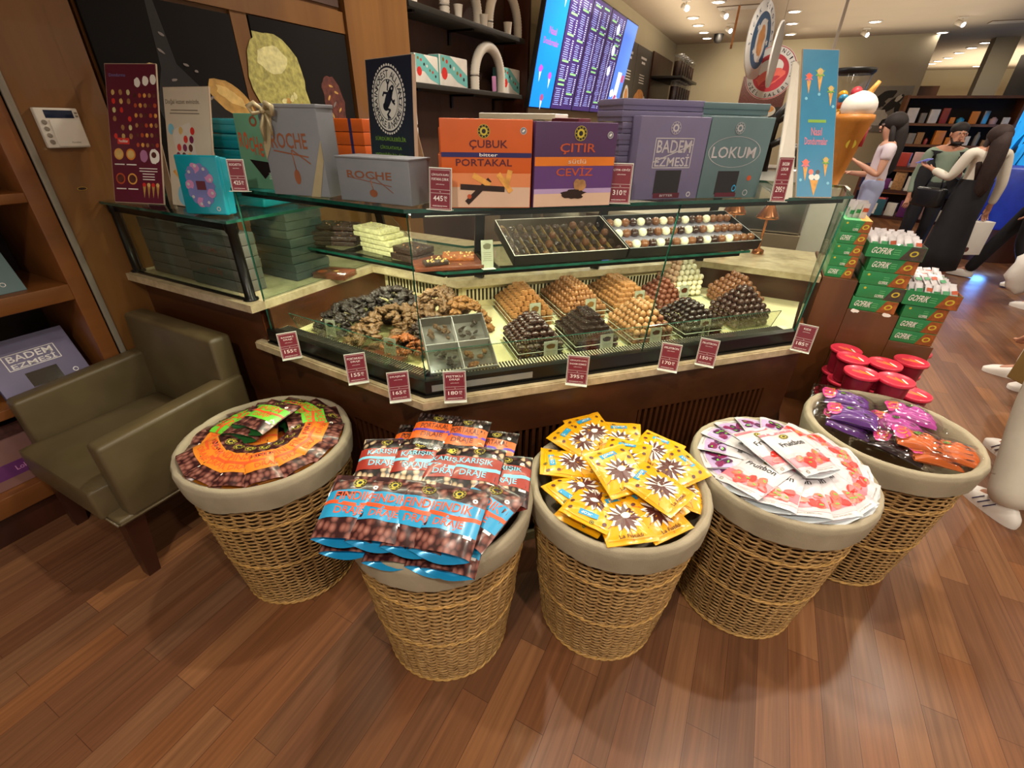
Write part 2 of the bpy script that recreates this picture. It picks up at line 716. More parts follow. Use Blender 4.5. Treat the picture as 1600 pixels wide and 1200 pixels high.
nuts('nut_brown', '#704139', '#a97669', '#321718')
nuts('nut_mixed', '#3a2226', '#6d4a48', '#150c10', 62, ('#b59a7a', '#efe0bd'))
nuts('nut_dark', '#2e2221', '#77635c', '#140d0d', 90, None, 0.25, (1, 0.3, 1))
nuts('dots_choc', '#4b2a1c', '#7a4b33', '#2c160e', 40)
M('bag_green', '#6fca3c', 0.32, coat=0.2)
M('bag_orange', '#e0842a', 0.32, coat=0.2)
M('bag_orange2', '#dd611a', 0.32, coat=0.2)
M('bag_blue', '#2c98c8', 0.3, coat=0.2)
M('bag_red', '#9c3429', 0.3, coat=0.2)
M('bag_cyan', '#7fc7e0', 0.4)
M('bag_violet', '#5b3aa8', 0.4)
M('bag_redline', '#e5582c', 0.4)
M('foil_orange', '#b5701f', 0.25, 0.3)
M('foil_blue', '#1c8fc4', 0.22, 0.2)
M('foil_red', '#7c2a1e', 0.25, 0.2)
M('foil_green', '#2e6b35', 0.25, 0.2)
M('foil_white', '#c8cfd4', 0.3, 0.2)
M('bag_yellow', '#e6a50f', 0.28, coat=0.3, var=0.05)
M('yellow_pale', '#f7d860', 0.3)
M('star_brown', '#5a2c25', 0.35)
M('crest_yellow', '#c9b63a', 0.4)
M('bag_white', '#cbc5c8', 0.33, coat=0.2, var=0.03)
M('pink_wash', '#e5707c', 0.35)
M('pink_pale', '#efb4b8', 0.35)
M('purple_wash', '#b59cc6', 0.35)
M('strawberry', '#d8352d', 0.3)
M('strawberry_light', '#ef6a52', 0.3)
M('leaf', '#6fa53a', 0.5)
M('berry', '#7a2150', 0.3)
M('berry_dark', '#4c1a48', 0.3)
M('candy_pink', '#e84b9a', 0.3)
M('candy_orange', '#e08a24', 0.3)
M('candy_purple', '#6d3a92', 0.28)
M('candy_magenta', '#c24aa8', 0.28)
M('candy_fill_orange', '#d5682c', 0.3)
M('candy_dark', '#33202a', 0.3)
# ---------------------------------------------------------------- the room
def hz(px, py, P):
    """height where the pixel ray passes the vertical line through P"""
    d = ray(px, py)
    return HCAM + d.z * math.hypot(P[0], P[1]) / math.hypot(d.x, d.y)


CEIL = 3.12
g = G()
g.poly([(-3.2, -3.2, 0), (9.5, -3.2, 0), (9.5, 21.5, 0), (-3.2, 21.5, 0)], 'floor')
struct('floor', g)
g = G()
g.box(-3.2, 9.5, -3.2, 21.5, CEIL, CEIL + 0.08, 'ceiling_paint')
struct('ceiling', g)

# left wall: wood panelling, recess of the cup shelves, painted part
g = G()
W = -2.40
g.box(W - 0.5, -2.372, 0.858, 1.05, 0, CEIL, 'wall_wood')
g.box(W - 0.5, -2.382, 1.053, 1.14, 0, CEIL, 'wall_wood')
g.box(W - 0.5, -2.43, 1.14, 1.165, 0, CEIL, 'seam')  # recessed gap, its shade also put into the dark colour
g.box(W - 0.5, W - 0.012, 1.165, 2.515, 0, 1.1, 'wall_wood')
g.box(W - 0.5, W - 0.014, 1.165, 2.515, 1.1, 2.2, 'wall_wood')
g.box(W - 0.5, W + 0.012, 1.165, 2.515, 1.975, 2.075, 'wall_wood')
g.box(W - 0.5, W + 0.004, 1.79, 1.875, 1.0, 1.975, 'wall_wood')
g.box(W - 0.5, W - 0.014, 1.165, 2.515, 2.2, CEIL, 'wall_wood')
for y0, y1 in ((1.19, 1.62), (1.63, 2.06), (2.07, 2.5)):
    g.box(W - 0.02, W - 0.002, y0, y1, 2.095, 2.9, 'shelf_back')
g.box(W - 0.5, W + 0.03, 2.515, 2.80, 0, CEIL, 'wall_wood')
g.box(W - 0.5, W + 0.02, 2.803, 3.10, 0, CEIL, 'wall_wood')
g.box(W - 0.5, -2.70, 3.10, 5.06, 0, CEIL, 'shelf_back')
g.box(W - 0.5, W - 0.02, 5.06, 5.10, 0, CEIL, 'dark_wood')
g.box(W - 0.5, W - 0.10, 5.10, 13.0, 0, CEIL, 'wall_paint')
struct('wall_left', g)
g = G()
g.box(-3.2, -2.80, -3.2, 0.86, 0, CEIL, 'dark_wood')
struct('wall_left', g)
g = G()
g.box(-2.372, -2.36, 0.835, 0.857, 0, CEIL, 'pole_grey', 0.003)
struct('trim_1', g)
g = G()
g.box(-3.2, 2.25, 13.0, 13.2, 0, CEIL, 'wall_paint')
struct('wall_back', g)
g = G()
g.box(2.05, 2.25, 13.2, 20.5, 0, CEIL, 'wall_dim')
struct('wall_return', g)
g = G()
g.box(2.0, 9.5, 20.5, 20.7, 0, CEIL, 'wall_paint')
struct('wall_deep', g)
# knot hole in the panelling
g = G(frame((-2.3715, 0.948, 1.292), (0, 1, 0), (0, 0, 1)))
g.disc(0, 0, 0.014, 'seam', 0.0006, 14, 0.005)
g.disc(0, 0, 0.017, 'gold', 0.0003, 14, 0.007)
tag(g.build('keyhole_plate'), 'small brass-rimmed keyhole in the wood panel below the white keypad', 'keyhole')

# pictures on the wall
def poster_frame(y0, y1, z0, z1):
    return frame((W + 0.0, y0, z0), (0, 1, 0), (0, 0, 1))


M('poster_black', '#171414', 0.85, spec=0.15, var=0.1, scale=4)
M('poster_dark', '#141010', 0.3, var=0.6, scale=14)
M('almond', '#b98f4a', 0.5, var=0.3, scale=25)
M('almond_light', '#d9b670', 0.5, var=0.2, scale=25)
M('pistachio', '#a9a35a', 0.6, var=0.35, scale=45, bump=0.3)
M('pistachio_light', '#d3cd92', 0.6, var=0.2, scale=40)
M('cocoa_red', '#5a2c24', 0.5, var=0.5, scale=50)
M('shine', '#7d7472', 0.3)
z0, z1 = 1.12, 1.957
g = G(frame((W - 0.008, 1.172, z0), (0, 1, 0), (0, 0, 1)))
g.box(0, 0.612, 0, z1 - z0, 0, 0.016, 'poster_black', 0.002)
zz = 0.0165
g.poly([(0.245, 0.84, zz), (0.275, 0.84, zz), (0.30, 0.62, zz), (0.40, 0.52, zz), (0.52, 0.44, zz), (0.50, 0.30, zz), (0.20, 0.30, zz), (0.17, 0.46, zz), (0.23, 0.60, zz)], 'poster_dark')
g.blob(0.52, 0.50, 0.115, 0.062, 'almond', zz + .0004, 3, 0.12, a=-0.55)
g.blob(0.52, 0.51, 0.07, 0.025, 'almond_light', zz + .0008, 4, 0.3, a=-0.5)
g.blob(0.49, 0.35, 0.12, 0.045, 'almond', zz + .0012, 5, 0.12, a=-0.1)
g.blob(0.585, 0.36, 0.035, 0.04, 'almond_light', zz + .0014, 6, 0.3)
g.blob(0.19, 0.60, 0.02, 0.014, 'almond_light', zz + .0014, 7, 0.2)
for i, (a, b, c) in enumerate(((0.25, 0.66, .016), (0.27, 0.72, .012), (0.34, 0.62, .012), (0.38, 0.60, .009), (0.27, 0.56, .012), (0.31, 0.53, .02), (0.42, 0.50, .014), (0.22, 0.48, .018), (0.36, 0.45, .015))):
    g.blob(a, b, c, 0.005, 'shine', zz + .002, i, 0.4, 10, a=-0.6 + 0.2 * i)
g.text('', 0.1, 0.1, 0.01, 'shine') if False else None
tag(g.build('wall_poster'), 'black wall poster of melted chocolate poured over yellow almonds', 'poster')
g = G(frame((W - 0.008, 1.882, z0), (0, 1, 0), (0, 0, 1)))
g.box(0, 0.625, 0, z1 - z0 + 0.013, 0, 0.016, 'poster_black', 0.002)
g.blob(0.10, 0.60, 0.17, 0.19, 'pistachio', zz, 1, 0.12)
g.poly([(0.0, 0.30, zz + .0002), (0.0, 0.79, zz + .0002), (0.13, 0.785, zz + .0002), (0.24, 0.66, zz + .0002), (0.30, 0.45, zz + .0002), (0.36, 0.36, zz + .0002), (0.30, 0.27, zz + .0002)], 'pistachio')
for i in range(26):
    g.blob(0.04 + random.random() * 0.24, 0.34 + random.random() * 0.20, 0.018, 0.012, 'pistachio_light' if i % 3 else 'almond', zz + .0006 + i * 2e-5, i, 0.6, 9, a=i)
g.blob(0.09, 0.68, 0.09, 0.06, 'pistachio_light', zz + .0005, 9, 0.2)
g.blob(0.47, 0.46, 0.075, 0.17, 'cocoa_red', zz, 12, 0.35)
g.blob(0.45, 0.58, 0.06, 0.06, 'cocoa_red', zz + .0004, 13, 0.35)
for i in range(9):
    g.blob(0.42 + 0.012 * i, 0.38 + 0.03 * ((i * 5) % 8), 0.016, 0.006, 'shine' if i % 4 == 0 else 'almond', zz + .001, i, 0.4, 9, a=i)
tag(g.build('wall_poster'), 'black wall poster of a green pistachio ice cream scoop, right of the almond poster', 'poster')

# alarm keypad
t = thing('alarm_keypad', 'white plastic alarm keypad with dark display on the wood panel', 'keypad', frame((-2.371, 0.893, 1.435), (0, 1, 0), (0, 0, 1)))
g = G()
M('keypad_white', '#dcd6cb', 0.4, var=0.02)
M('keypad_screen', '#1d2740', 0.2)
g.box(0, 0.130, 0, 0.128, 0, 0.022, 'keypad_white', 0.004)
g.build('body', t)
g = G()
g.box(0.026, 0.112, 0.096, 0.121, 0.0215, 0.0232, 'keypad_screen', 0.0008)
g.build('display', t)
g = G()
g.box(0.032, 0.127, 0.004, 0.091, 0.0215, 0.0262, 'keypad_white', 0.003)
g.text('Paradox', 0.088, 0.018, 0.006, 'pole_grey', 0.0265)
g.build('flip_cover', t)
for i in range(4):
    g = G()
    g.lathe([(0.0075, 0.0215), (0.0075, 0.0245), (0.006, 0.0252)], 'pole_grey', 14, (0.0165, 0.083 - i * 0.021))
    g.build('button', t)
g = G()
g.box(0.117, 0.125, 0.100, 0.106, 0.0215, 0.0245, 'pole_grey', 0.001)
g.box(0.117, 0.125, 0.110, 0.116, 0.0215, 0.0245, 'pole_grey', 0.001)
g.build('button', t)

# ceiling fixtures in view
M('lens_warm', '#fff3ea', 0.5, var=0, emit=14)
M('trim_ring', '#cfc6b6', 0.5)
proto = None
DL = [(1083, 27), (1091, 39), (1100, 50), (1105, 59), (1242, 17), (1238, 36), (1235, 53), (1368, 33), (1473, 50),
      (1540, 66), (1519, 74), (1499, 82), (1482, 90), (1466, 95), (1456, 99), (1526, 103), (1574, 84), (1123, 2)]
rows = {0: 'downlight in the row of four beside the menu screens', 4: 'downlight in the row of three in the middle of the ceiling', 9: 'downlight in the long row leading to the back of the shop'}
for i, (x, y) in enumerate(DL):
    p = at_z(x, y, CEIL)
    T = Matrix.Translation((p.x, p.y, CEIL - 0.012))
    if proto is None:
        proto = thing('downlight', 'x', 'ceiling light', T)
        g = G()
        g.lathe([(0.082, 0.012), (0.105, 0.012), (0.105, 0.0), (0.082, -0.004), (0.082, 0.012)], 'trim_ring', 20, cap=False)
        g.build('ring', proto)
        g = G()
        g.lathe([(0.0, 0.0), (0.081, 0.0), (0.081, 0.010)], 'lens_warm', 20)
        g.build('lens', proto)
        o = proto
    else:
        o = dup(proto, T)
    if i < 4:
        o['label'], o['group'] = 'round ceiling downlight in the row of four beside the menu screens', 'downlights beside the menu screens'
    elif i < 7:
        o['label'], o['group'] = 'round ceiling downlight in the row of three behind the blue ice cream sign', 'downlights in the row of three'
    elif 9 <= i < 15:
        o['label'], o['group'] = 'round ceiling downlight in the long row above the people', 'downlights in the long row'
    else:
        o['label'] = {7: 'lone small downlight above the black and white photo', 8: 'small downlight at the corner where the far wall ends', 15: 'low downlight in front of the yellowish deep wall', 16: 'small downlight nearest the right edge of the photo', 17: 'downlight cut off by the top edge of the photo'}[i]
# track spots
proto = None
for i, (x, y, lab) in enumerate([(1071, 13, 'ceiling track spot left of the others, lamp head turned sideways'), (1132, 25, 'ceiling track spot in the middle, nearer of the pair'), (1139, 48, 'ceiling track spot in the middle, farther of the pair'),
                                 (1352, 54, 'ceiling track spot over the black and white photo'), (1501, 38, 'glaring ceiling track spot above the man in green')]):
    p = at_z(x, y, CEIL - 0.1)
    T = Matrix.Translation((p.x, p.y, CEIL))
    if proto is None:
        proto = thing('spotlight', lab, 'ceiling light', T)
        g = G()
        g.box(-0.06, 0.06, -0.02, 0.02, -0.025, 0, 'trim_ring', 0.004)
        g.tube([(0, 0, -0.02), (0, 0, -0.07)], 0.008, 'trim_ring')
        g.build('mount', proto)
        g = G()
        g.tube([(-0.05, 0.05, -0.06), (0.03, -0.03, -0.11)], 0.036, 'trim_ring', 14)
        g.build('lamp_head', proto)
        g = G()
        g.tube([(0.028, -0.028, -0.109), (0.034, -0.034, -0.1125)], 0.034, 'lens_warm', 14)
        g.build('lens', proto)
    else:
        dup(proto, T, lab)
# vents
M('vent_dark', '#6a5642', 0.7)
for (x, y, lab) in ((1160, 10, 'slotted air vent in the pale ceiling beside the track spots'), (1590, 32, 'dark slotted air vent in the ceiling at the right edge')):
    p = at_z(x, y, CEIL)
    g = G(Matrix.Translation((p.x, p.y, CEIL - 0.01)))
    g.box(-0.35, 0.35, -0.12, 0.12, 0, 0.01, 'vent_dark', 0.002)
    for k in range(6):
        g.box(-0.34, 0.34, -0.11 + k * 0.04, -0.09 + k * 0.04, -0.008, 0, 'trim_ring')
    tag(g.build('air_vent'), lab, 'vent')
p = at_z(1122, 61, CEIL - 0.08)
g = G(Matrix.Translation((p.x, p.y, CEIL)))
g.lathe([(0.0, -0.15), (0.05, -0.14), (0.085, -0.09), (0.09, -0.03), (0.09, 0)], 'black_plastic', 20)
tag(g.build('security_camera'), 'black dome security camera on the ceiling near the far wall', 'camera')

# floor-standing bookcase on the left
BX = -2.37
t = thing('bookcase', 'tall wooden bookcase at the left edge holding gift boxes', 'bookcase', Matrix.Translation((-2.58, 0.0, 0)))
def bpart(name, *a, bev=0.003):
    g = G(Matrix.Translation((2.58, 0, 0)))
    g.box(*a, bev)
    return g.build(name, t)
bpart('side_panel', -2.79, BX, 0.772, 0.832, 0, 2.6, 'shelf_wood')
bpart('side_panel', -2.79, BX, -0.7, -0.64, 0, 2.6, 'shelf_wood')
bpart('back_panel', -2.795, -2.775, -0.64, 0.772, 0.13, 2.6, 'cell_dark')
SH = [(1.262, 1.296), (0.894, 0.957), (0.522, 0.560), (0.14, 0.222), (1.66, 1.70), (2.1, 2.14)]
for a, b in SH:
    bpart('shelf', -2.775, BX, -0.64, 0.772, a, b, 'shelf_wood')
bpart('plinth', -2.775, BX - 0.04, -0.64, 0.772, 0, 0.138, 'dark_wood')


# ---------------------------------------------------------------- counter with the glass display
CO = Vector((-0.80, 0.975, 0))
CU = Vector((1, 1, 0)) / R2
CV = Vector((-1, 1, 0)) / R2


def uv(u, v, z=0.0):
    p = CO + CU * u + CV * v
    return Vector((p.x, p.y, z))


case = thing('display_counter', 'chocolate display counter with slanting-cornered glass case, black frame and beige stone ledge', 'display case')
# wood base: back body and face boards with slotted grilles
g = G()
body = [(-1.60, 1.075), (-0.80, 1.045), (0.26, 2.105), (0.30, 2.50), (-0.2, 2.9), (-1.60, 2.1)]
g.prism(body, 0.0, 0.75, 'cell_dark')
def face(P, Q, m, holes, zt=0.75, zb=0.10, th=0.03):
    P, Q = Vector((P[0], P[1], 0)), Vector((Q[0], Q[1], 0))
    L = (Q - P).length
    T = frame(P, Q - P, (0, 0, 1))
    gg = G(T)
    a = 0.0
    out = []
    for (h0, h1, z0, z1) in holes:
        gg.box(a, h0, zb, zt, -th, 0, m)
        gg.box(h0, h1, z1, zt, -th, 0, m)
        gg.box(h0, h1, zb, z0, -th, 0, m)
        a = h1
        gr = G(T)
        n = int((h1 - h0) / 0.026)
        for i in range(n):
            x = h0 + 0.008 + i * (h1 - h0) / n
            gr.box(x, x + 0.013, z0 - 0.001, z1 + 0.001, -th, -0.004, m)
        gr.build('vent_grille', case)
    gg.box(a, L, zb, zt, -th, 0, m)
    return gg
fg = face((-1.60, 1.045), (-0.79, 0.995), 'case_wood', [(0.42, 0.78, 0.2, 0.56)])
fg.build('front_panel', case)
fg = face((-0.79, 0.995), (0.31, 2.095), 'case_wood', [(0.06, 0.62, 0.2, 0.58), (0.80, 1.42, 0.2, 0.58)])
fg.build('front_panel', case)
fg = face((0.31, 2.095), (0.33, 2.50), 'stand_wood', [])
fg.build('side_panel', case)
g.build('base_cabinet', case)
g = G()
g.prism([(-1.6, 1.09), (-0.79, 1.04), (0.28, 2.11), (0.3, 2.5), (-1.6, 2.1)], 0.0, 0.10, 'dark_wood')
g.build('plinth', case)
g = G()
M('floor_trim', '#8f8a63', 0.4)
g.prism([(-1.6, 1.035), (-0.792, 0.985), (0.315, 2.09), (0.30, 2.105), (-0.797, 1.01), (-1.6, 1.06)], 0.0, 0.045, 'floor_trim')
g.build('kick_strip', case)
# stone ledge
Lc, Ll, Lr = (-0.785, 0.95), (-1.635, 1.0), (0.335, 2.07)
g = G()
g.prism([Ll, Lc, Lr, (0.245, 2.16), (-0.845, 1.10), (-1.62, 1.13)], 0.752, 0.778, 'marble')
g.prism([(Ll[0], Ll[1] + .006), (Lc[0], Lc[1] + .006), (Lr[0] - .008, Lr[1]), (0.245, 2.16), (-0.845, 1.10), (-1.62, 1.13)], 0.748, 0.782, 'marble')
g.build('stone_ledge', case)
# black frame with silver strip
Fc, Fl, Fr = (-0.795, 0.982), (-1.575, 1.022), (0.268, 2.045)
def offs(d):
    return [(Fl[0], Fl[1] + d), (Fc[0] - d * 0.38, Fc[1] + d), (Fr[0] - d * 0.7, Fr[1] + d * 0.7)]
g = G()
a, b = offs(0), offs(0.03)
g.prism(a + b[::-1], 0.782, 0.838, 'black_metal')
a, b = offs(-0.008), offs(0.03)
g.prism(a + b[::-1], 0.782, 0.79, 'black_metal')
g.build('black_frame', case)
T = frame((Fc[0], Fc[1], 0), (Fr[0] - Fc[0], Fr[1] - Fc[1], 0), (0, 0, 1))
M('silver_strip', '#8f9696', 0.35, 0.5)
g = G(T)
g.box(0.02, 0.36, 0.800, 0.822, -0.001, 0.0022, 'silver_strip')
g.build('silver_strip', case)
# display floor, air slots along its front, walls of the well
wellp = [(-1.55, 1.055), (-0.815, 1.018), (0.25, 2.08), (0.30, 2.50), (-0.16, 2.50), (-1.08, 1.60), (-1.55, 1.60)]
g = G()
well_in = [(-1.55, 1.055), (-0.815, 1.018), (0.25, 2.08), (0.30, 2.58), (-0.19, 2.58), (-1.10, 1.68), (-1.55, 1.68)]
g.prism(well_in, 0.760, 0.800, 'cream_floor')
g.build('display_floor', case)
g = G()
M('slot_black', '#1a1712', 0.6)
for (P, Q) in ((Fl, Fc), (Fc, Fr)):
    P, Q = Vector((*P, 0)), Vector((*Q, 0))
    L = (Q - P).length
    gg = G(frame(P, Q - P, (0, 0, 1)))
    n = int(L / 0.0115)
    for i in range(n):
        x = 0.03 + i * (L - 0.06) / n
        gg.box(x, x + 0.0055, 0.8300, 0.8345, -0.075, -0.028, 'slot_black')
    gg.box(0.0, L, 0.826, 0.8312, -0.078, -0.02, 'cream_floor')
    gg.build('air_slots', case)
g = G()
# rear wall of the well, slotted
P, Q = Vector((-1.10, 1.68, 0)), Vector((-0.19, 2.58, 0))
gg = G(frame(P, Q - P, (0, 0, 1)))
L = (Q - P).length
gg.box(0, L, 0.80, 0.92, -0.02, 0, 'cream_floor')
for i in range(int(L / 0.018)):
    x = 0.02 + i * 0.018
    gg.box(x, x + 0.009, 0.83, 0.885, 0, 0.0015, 'slot_black')
gg.build('rear_wall', case)
gg = G()
gg.box(-1.55, -1.10, 1.68, 1.70, 0.80, 0.92, 'cream_floor')
for i in range(22):
    gg.box(-1.53 + i * 0.019, -1.52 + i * 0.019, 1.6785, 1.68, 0.83, 0.885, 'slot_black')
gg.box(-1.57, -1.55, 1.04, 1.70, 0.76, 0.92, 'case_wood')
gg.build('well_wall', case)
gg = G()
gg.box(-0.20, 0.32, 2.58, 2.60, 0.80, 0.92, 'case_wood')
gg.build('well_wall', case)
# stone counter that runs behind
g = G()
g.prism([(-2.39, 0.975), (-1.56, 0.975), (-1.545, 1.60), (-1.075, 1.60), (-0.18, 2.52), (0.345, 2.52), (0.345, 3.05), (-0.45, 3.05), (-1.35, 2.3), (-2.39, 2.3)], 0.92, 0.95, 'marble')
g.build('stone_counter', case)
g = G()
g.prism([(-2.385, 1.03), (-1.60, 1.03), (-1.60, 2.25), (-2.385, 2.25)], 0.0, 0.92, 'case_wood')
g.build('side_cabinet', case)
# glass
def pane(name, pts, th, m='clear_glass'):
    pts = [Vector(p) for p in pts]
    n = (pts[1] - pts[0]).cross(pts[2] - pts[1]).normalized() * th
    gg = G()
    k = len(pts)
    gg.add(list(pts) + [p + n for p in pts], [tuple(reversed(range(k))), tuple(range(k, 2 * k))], m)
    gg.add(list(pts) + [p + n for p in pts], [(i, (i + 1) % k, k + (i + 1) % k, k + i) for i in range(k)], 'glass_edge')
    return gg.build(name, case)
ZT = 1.335
Tl, Tc, Tr = (-1.555, 1.03), (-0.822, 1.005), (0.285, 2.085)
Gl, Gc, Gr = (-1.56, 1.035), (-0.800, 0.995), (0.252, 2.047)
pane('front_glass', [(*Gl, 0.836), (*Gc, 0.836), (*Tc, ZT), (*Tl, ZT)], 0.005)
mid = 0.523
Gm = (Gc[0] + (Gr[0] - Gc[0]) * mid, Gc[1] + (Gr[1] - Gc[1]) * mid)
Tm = (Tc[0] + (Tr[0] - Tc[0]) * 0.545, Tc[1] + (Tr[1] - Tc[1]) * 0.545)
e = 0.002
pane('front_glass', [(Gc[0] + e, Gc[1] + e, 0.836), (*Gm, 0.836), (*Tm, ZT), (Tc[0] + e, Tc[1] + e, ZT)], 0.005)
pane('front_glass', [(Gm[0] + e, Gm[1] + e, 0.836), (*Gr, 0.836), (*Tr, ZT), (Tm[0] + e, Tm[1] + e, ZT)], 0.005)
pane('end_glass', [(0.256, 2.055, 0.836), (0.30, 2.50, 0.96), (0.30, 2.50, ZT), (0.285, 2.095, ZT)], 0.005)
pane('end_glass', [(-1.575, 2.0, 0.955), (-1.565, 1.04, 0.955), (-1.565, 1.04, ZT), (-1.575, 1.6, ZT)], 0.004)
# inner sloping guard pane seen low in the case
pane('inner_guard', [(-1.50, 1.12, 0.80), (-0.87, 1.09, 0.80), (-0.86, 1.05, 0.90), (-1.50, 1.08, 0.90)], 0.003, 'acrylic')
pane('inner_guard', [(-0.86, 1.10, 0.80), (0.17, 2.12, 0.80), (0.19, 2.08, 0.90), (-0.85, 1.055, 0.90)], 0.003, 'acrylic')
def plate(name, pts, z0, z1, m='clear_glass'):
    gg = G()
    gg.prism(pts, z0, z1, m, 'glass_edge')
    return gg.build(name, case)
plate('top_glass', [(-1.56, 1.02), (-0.825, 0.995), (0.295, 2.085), (0.30, 2.45), (-0.02, 2.46), (-1.0, 1.50), (-1.56, 1.50)], ZT, ZT + 0.010)
plate('middle_shelf', [(-1.72, 1.345), (-0.945, 1.325), (0.02, 2.29), (-0.24, 2.55), (-1.09, 1.70), (-1.72, 1.70)], 1.068, 1.078)
# black bars that carry the shelves
g = G()
g.slab((-1.70, 1.40, 1.055), (-0.97, 1.38, 1.055), 0.03, 'black_metal', 0.022)
g.slab((-0.97, 1.38, 1.055), (-0.03, 2.32, 1.055), 0.03, 'black_metal', 0.022)
g.build('shelf_bar', case)
for (x, y) in ((-1.50, 1.66), (-1.02, 1.70), (-0.62, 2.10), (-0.20, 2.52)):
    g = G()
    dx, dy = (0, -0.25) if x < -1.3 else (0.17, -0.17)
    g.slab((x, y, 1.06), (x + dx * 0.2, y + dy * 0.2, ZT - 0.002), 0.04, 'black_metal', 0.012)
    g.slab((x, y, 0.952), (x, y, 1.07), 0.04, 'black_metal', 0.02)
    g.slab((x, y, 1.06), (x + dx, y + dy, 1.06), 0.03, 'black_metal', 0.012)
    g.build('support_bracket', case)
# LED strip under the front edge of the top glass
g = G()
leds = G()
for (P, Q) in ((Tl, Tc), (Tc, Tr)):
    P, Q = Vector((*P, 0)), Vector((*Q, 0))
    L = (Q - P).length
    T = frame(P, Q - P, (0, 0, 1))
    h = G(T)
    h.box(0.01, L - 0.01, ZT - 0.007, ZT - 0.001, -0.030, -0.016, 'silver_strip')
    h.box(0.01, L - 0.01, ZT - 0.016, ZT - 0.001, -0.0155, -0.0135, 'black_metal')
    h.build('led_profile', case)
    l = G(T)
    n = int(L / 0.022)
    for i in range(n):
        x = 0.02 + i * 0.022
        l.box(x, x + 0.006, ZT - 0.0085, ZT - 0.0071, -0.026, -0.020, 'led')
    o = l.build('led_dots', case)
def strip_light(P, Q, energy):
    P, Q = Vector(P), Vector(Q)
    c = (P + Q) / 2
    o = lamp('case_led_and_fill', 'AREA', c, energy, (1.0, 0.90, 0.70), (Q - P).length, None, None, 0.6, 'RECTANGLE', 0.012)
    d = Vector(((Q - P).y * -1, (Q - P).x, 0)).normalized()
    x = (Q - P).normalized()
    zdir = -(d * 0.35 + Vector((0, 0, -1))).normalized()
    y = zdir.cross(x)
    m = Matrix.Identity(4)
    for i in range(3):
        m[i][0], m[i][1], m[i][2], m[i][3] = x[i], y[i], zdir[i], c[i]
    o.matrix_world = m
strip_light((-1.52, 1.06, ZT - 0.010), (-0.86, 1.04, ZT - 0.010), 6.5)
strip_light((-0.80, 1.05, ZT - 0.010), (0.24, 2.09, ZT - 0.010), 10.0)

strip_light((-0.95, 1.42, 1.045), (-0.10, 2.27, 1.045), 3.0)  # strip lamp added under the middle shelf, to brighten the rear of the well
strip_light((-1.60, 1.44, 1.045), (-1.02, 1.42, 1.045), 1.6)  # the same added fill under the left part of the shelf

# low glass cabinet at the left end, over the stone counter
low = thing('glass_cabinet', 'low glass cabinet on black posts at the left end of the counter', 'glass cabinet')
g = G()
g.prism([(-2.38, 0.985), (-1.58, 0.985), (-1.58, 1.62), (-2.38, 1.62)], 1.232, 1.242, 'clear_glass', 'glass_edge')
g.build('top_glass', low)
g = G()
g.box(-2.34, -1.66, 1.005, 1.009, 0.958, 1.205, 'clear_glass')
g.build('front_glass', low)
for (x, y) in ((-2.355, 1.02), (-1.615, 1.02)):
    g = G()
    g.lathe([(0.027, 0.9505), (0.027, 0.957), (0.019, 0.96), (0.017, 1.19), (0.022, 1.20), (0.022, 1.2315)], 'black_metal', 18, (x, y))
    g.build('post', low)
g = G()
g.box(-2.355, -1.615, 1.01, 1.03, 1.20, 1.228, 'black_metal', 0.003)
g.build('top_rail', low)
g = G()
g.box(-2.33, -1.64, 1.0, 1.014, 0.9505, 0.9575, 'black_metal', 0.001)
g.build('bottom_rail', low)
# ---------------------------------------------------------------- wicker baskets
HB = 0.60            # height of the wicker
def b_r(z):
    """outer radius of the wicker at height z"""
    k = max(0, min(1, z / HB))
    return 0.200 + (0.268 - 0.200) * (k ** 0.8)


basket_label = ['wicker basket beside the armchair, filled with green and orange banded nut bags',
                'wicker basket filled with blue, red and orange banded nut bags',
                'wicker basket filled with yellow sachets, in the middle of the five',
                'wicker basket filled with white berry sachets',
                'wicker basket farthest right, holding purple and orange candy bags']
BPOS = [(-1.289, 0.733, 0.617), (-0.622, 0.784, 0.632), (-0.175, 1.090, 0.612), (0.268, 1.405, 0.622), (0.622, 1.828, 0.620)]
bk = thing('wicker_basket', basket_label[0], 'basket')
g = G()
NS = 40                       # stakes
rows = 68
dz = HB / rows
vs, fs = [], []
seg = NS * 3
for r_ in range(rows):
    z = (r_ + 0.5) * dz
    R0 = b_r(z)
    ph = (r_ * 1.0) * PI        # over one, under one
    sh = 0.28 * math.sin(r_ * 0.9)
    base = len(vs)
    for i in range(seg):
        th = 2 * PI * i / seg
        w = math.cos(NS / 2 * th * 1.0 + ph + sh)
        jit = 0.0009 * noise.noise(Vector((i * 0.21, r_ * 3.3, 1.0)))
        rr = R0 + 0.0052 * w + jit
        zz = z + 0.0040 * abs(math.sin(NS / 4 * th)) + 0.0016 * noise.noise(Vector((math.cos(th) * 3, math.sin(th) * 3, r_ * .05)))
        for (a, b) in ((0.0042, 0.0), (0.0, 0.0039), (-0.003, 0.0), (0.0, -0.0039)):
            vs.append(((rr + a) * math.cos(th), (rr + a) * math.sin(th), zz + b))
    for i in range(seg):
        j = (i + 1) % seg
        for q in range(4):
            q2 = (q + 1) % 4
            fs.append((base + i * 4 + q, base + j * 4 + q, base + j * 4 + q2, base + i * 4 + q2))
g.add(vs, fs, 'wicker', True)
g.lathe([(b_r(z) - 0.009, z) for z in [HB * i / 8 for i in range(9)]], 'wicker_dark', 48, cap=False)
g.disc(0, 0, b_r(0) - 0.009, 'wicker_dark', 0.004, 48)
g.build('woven_body', bk)
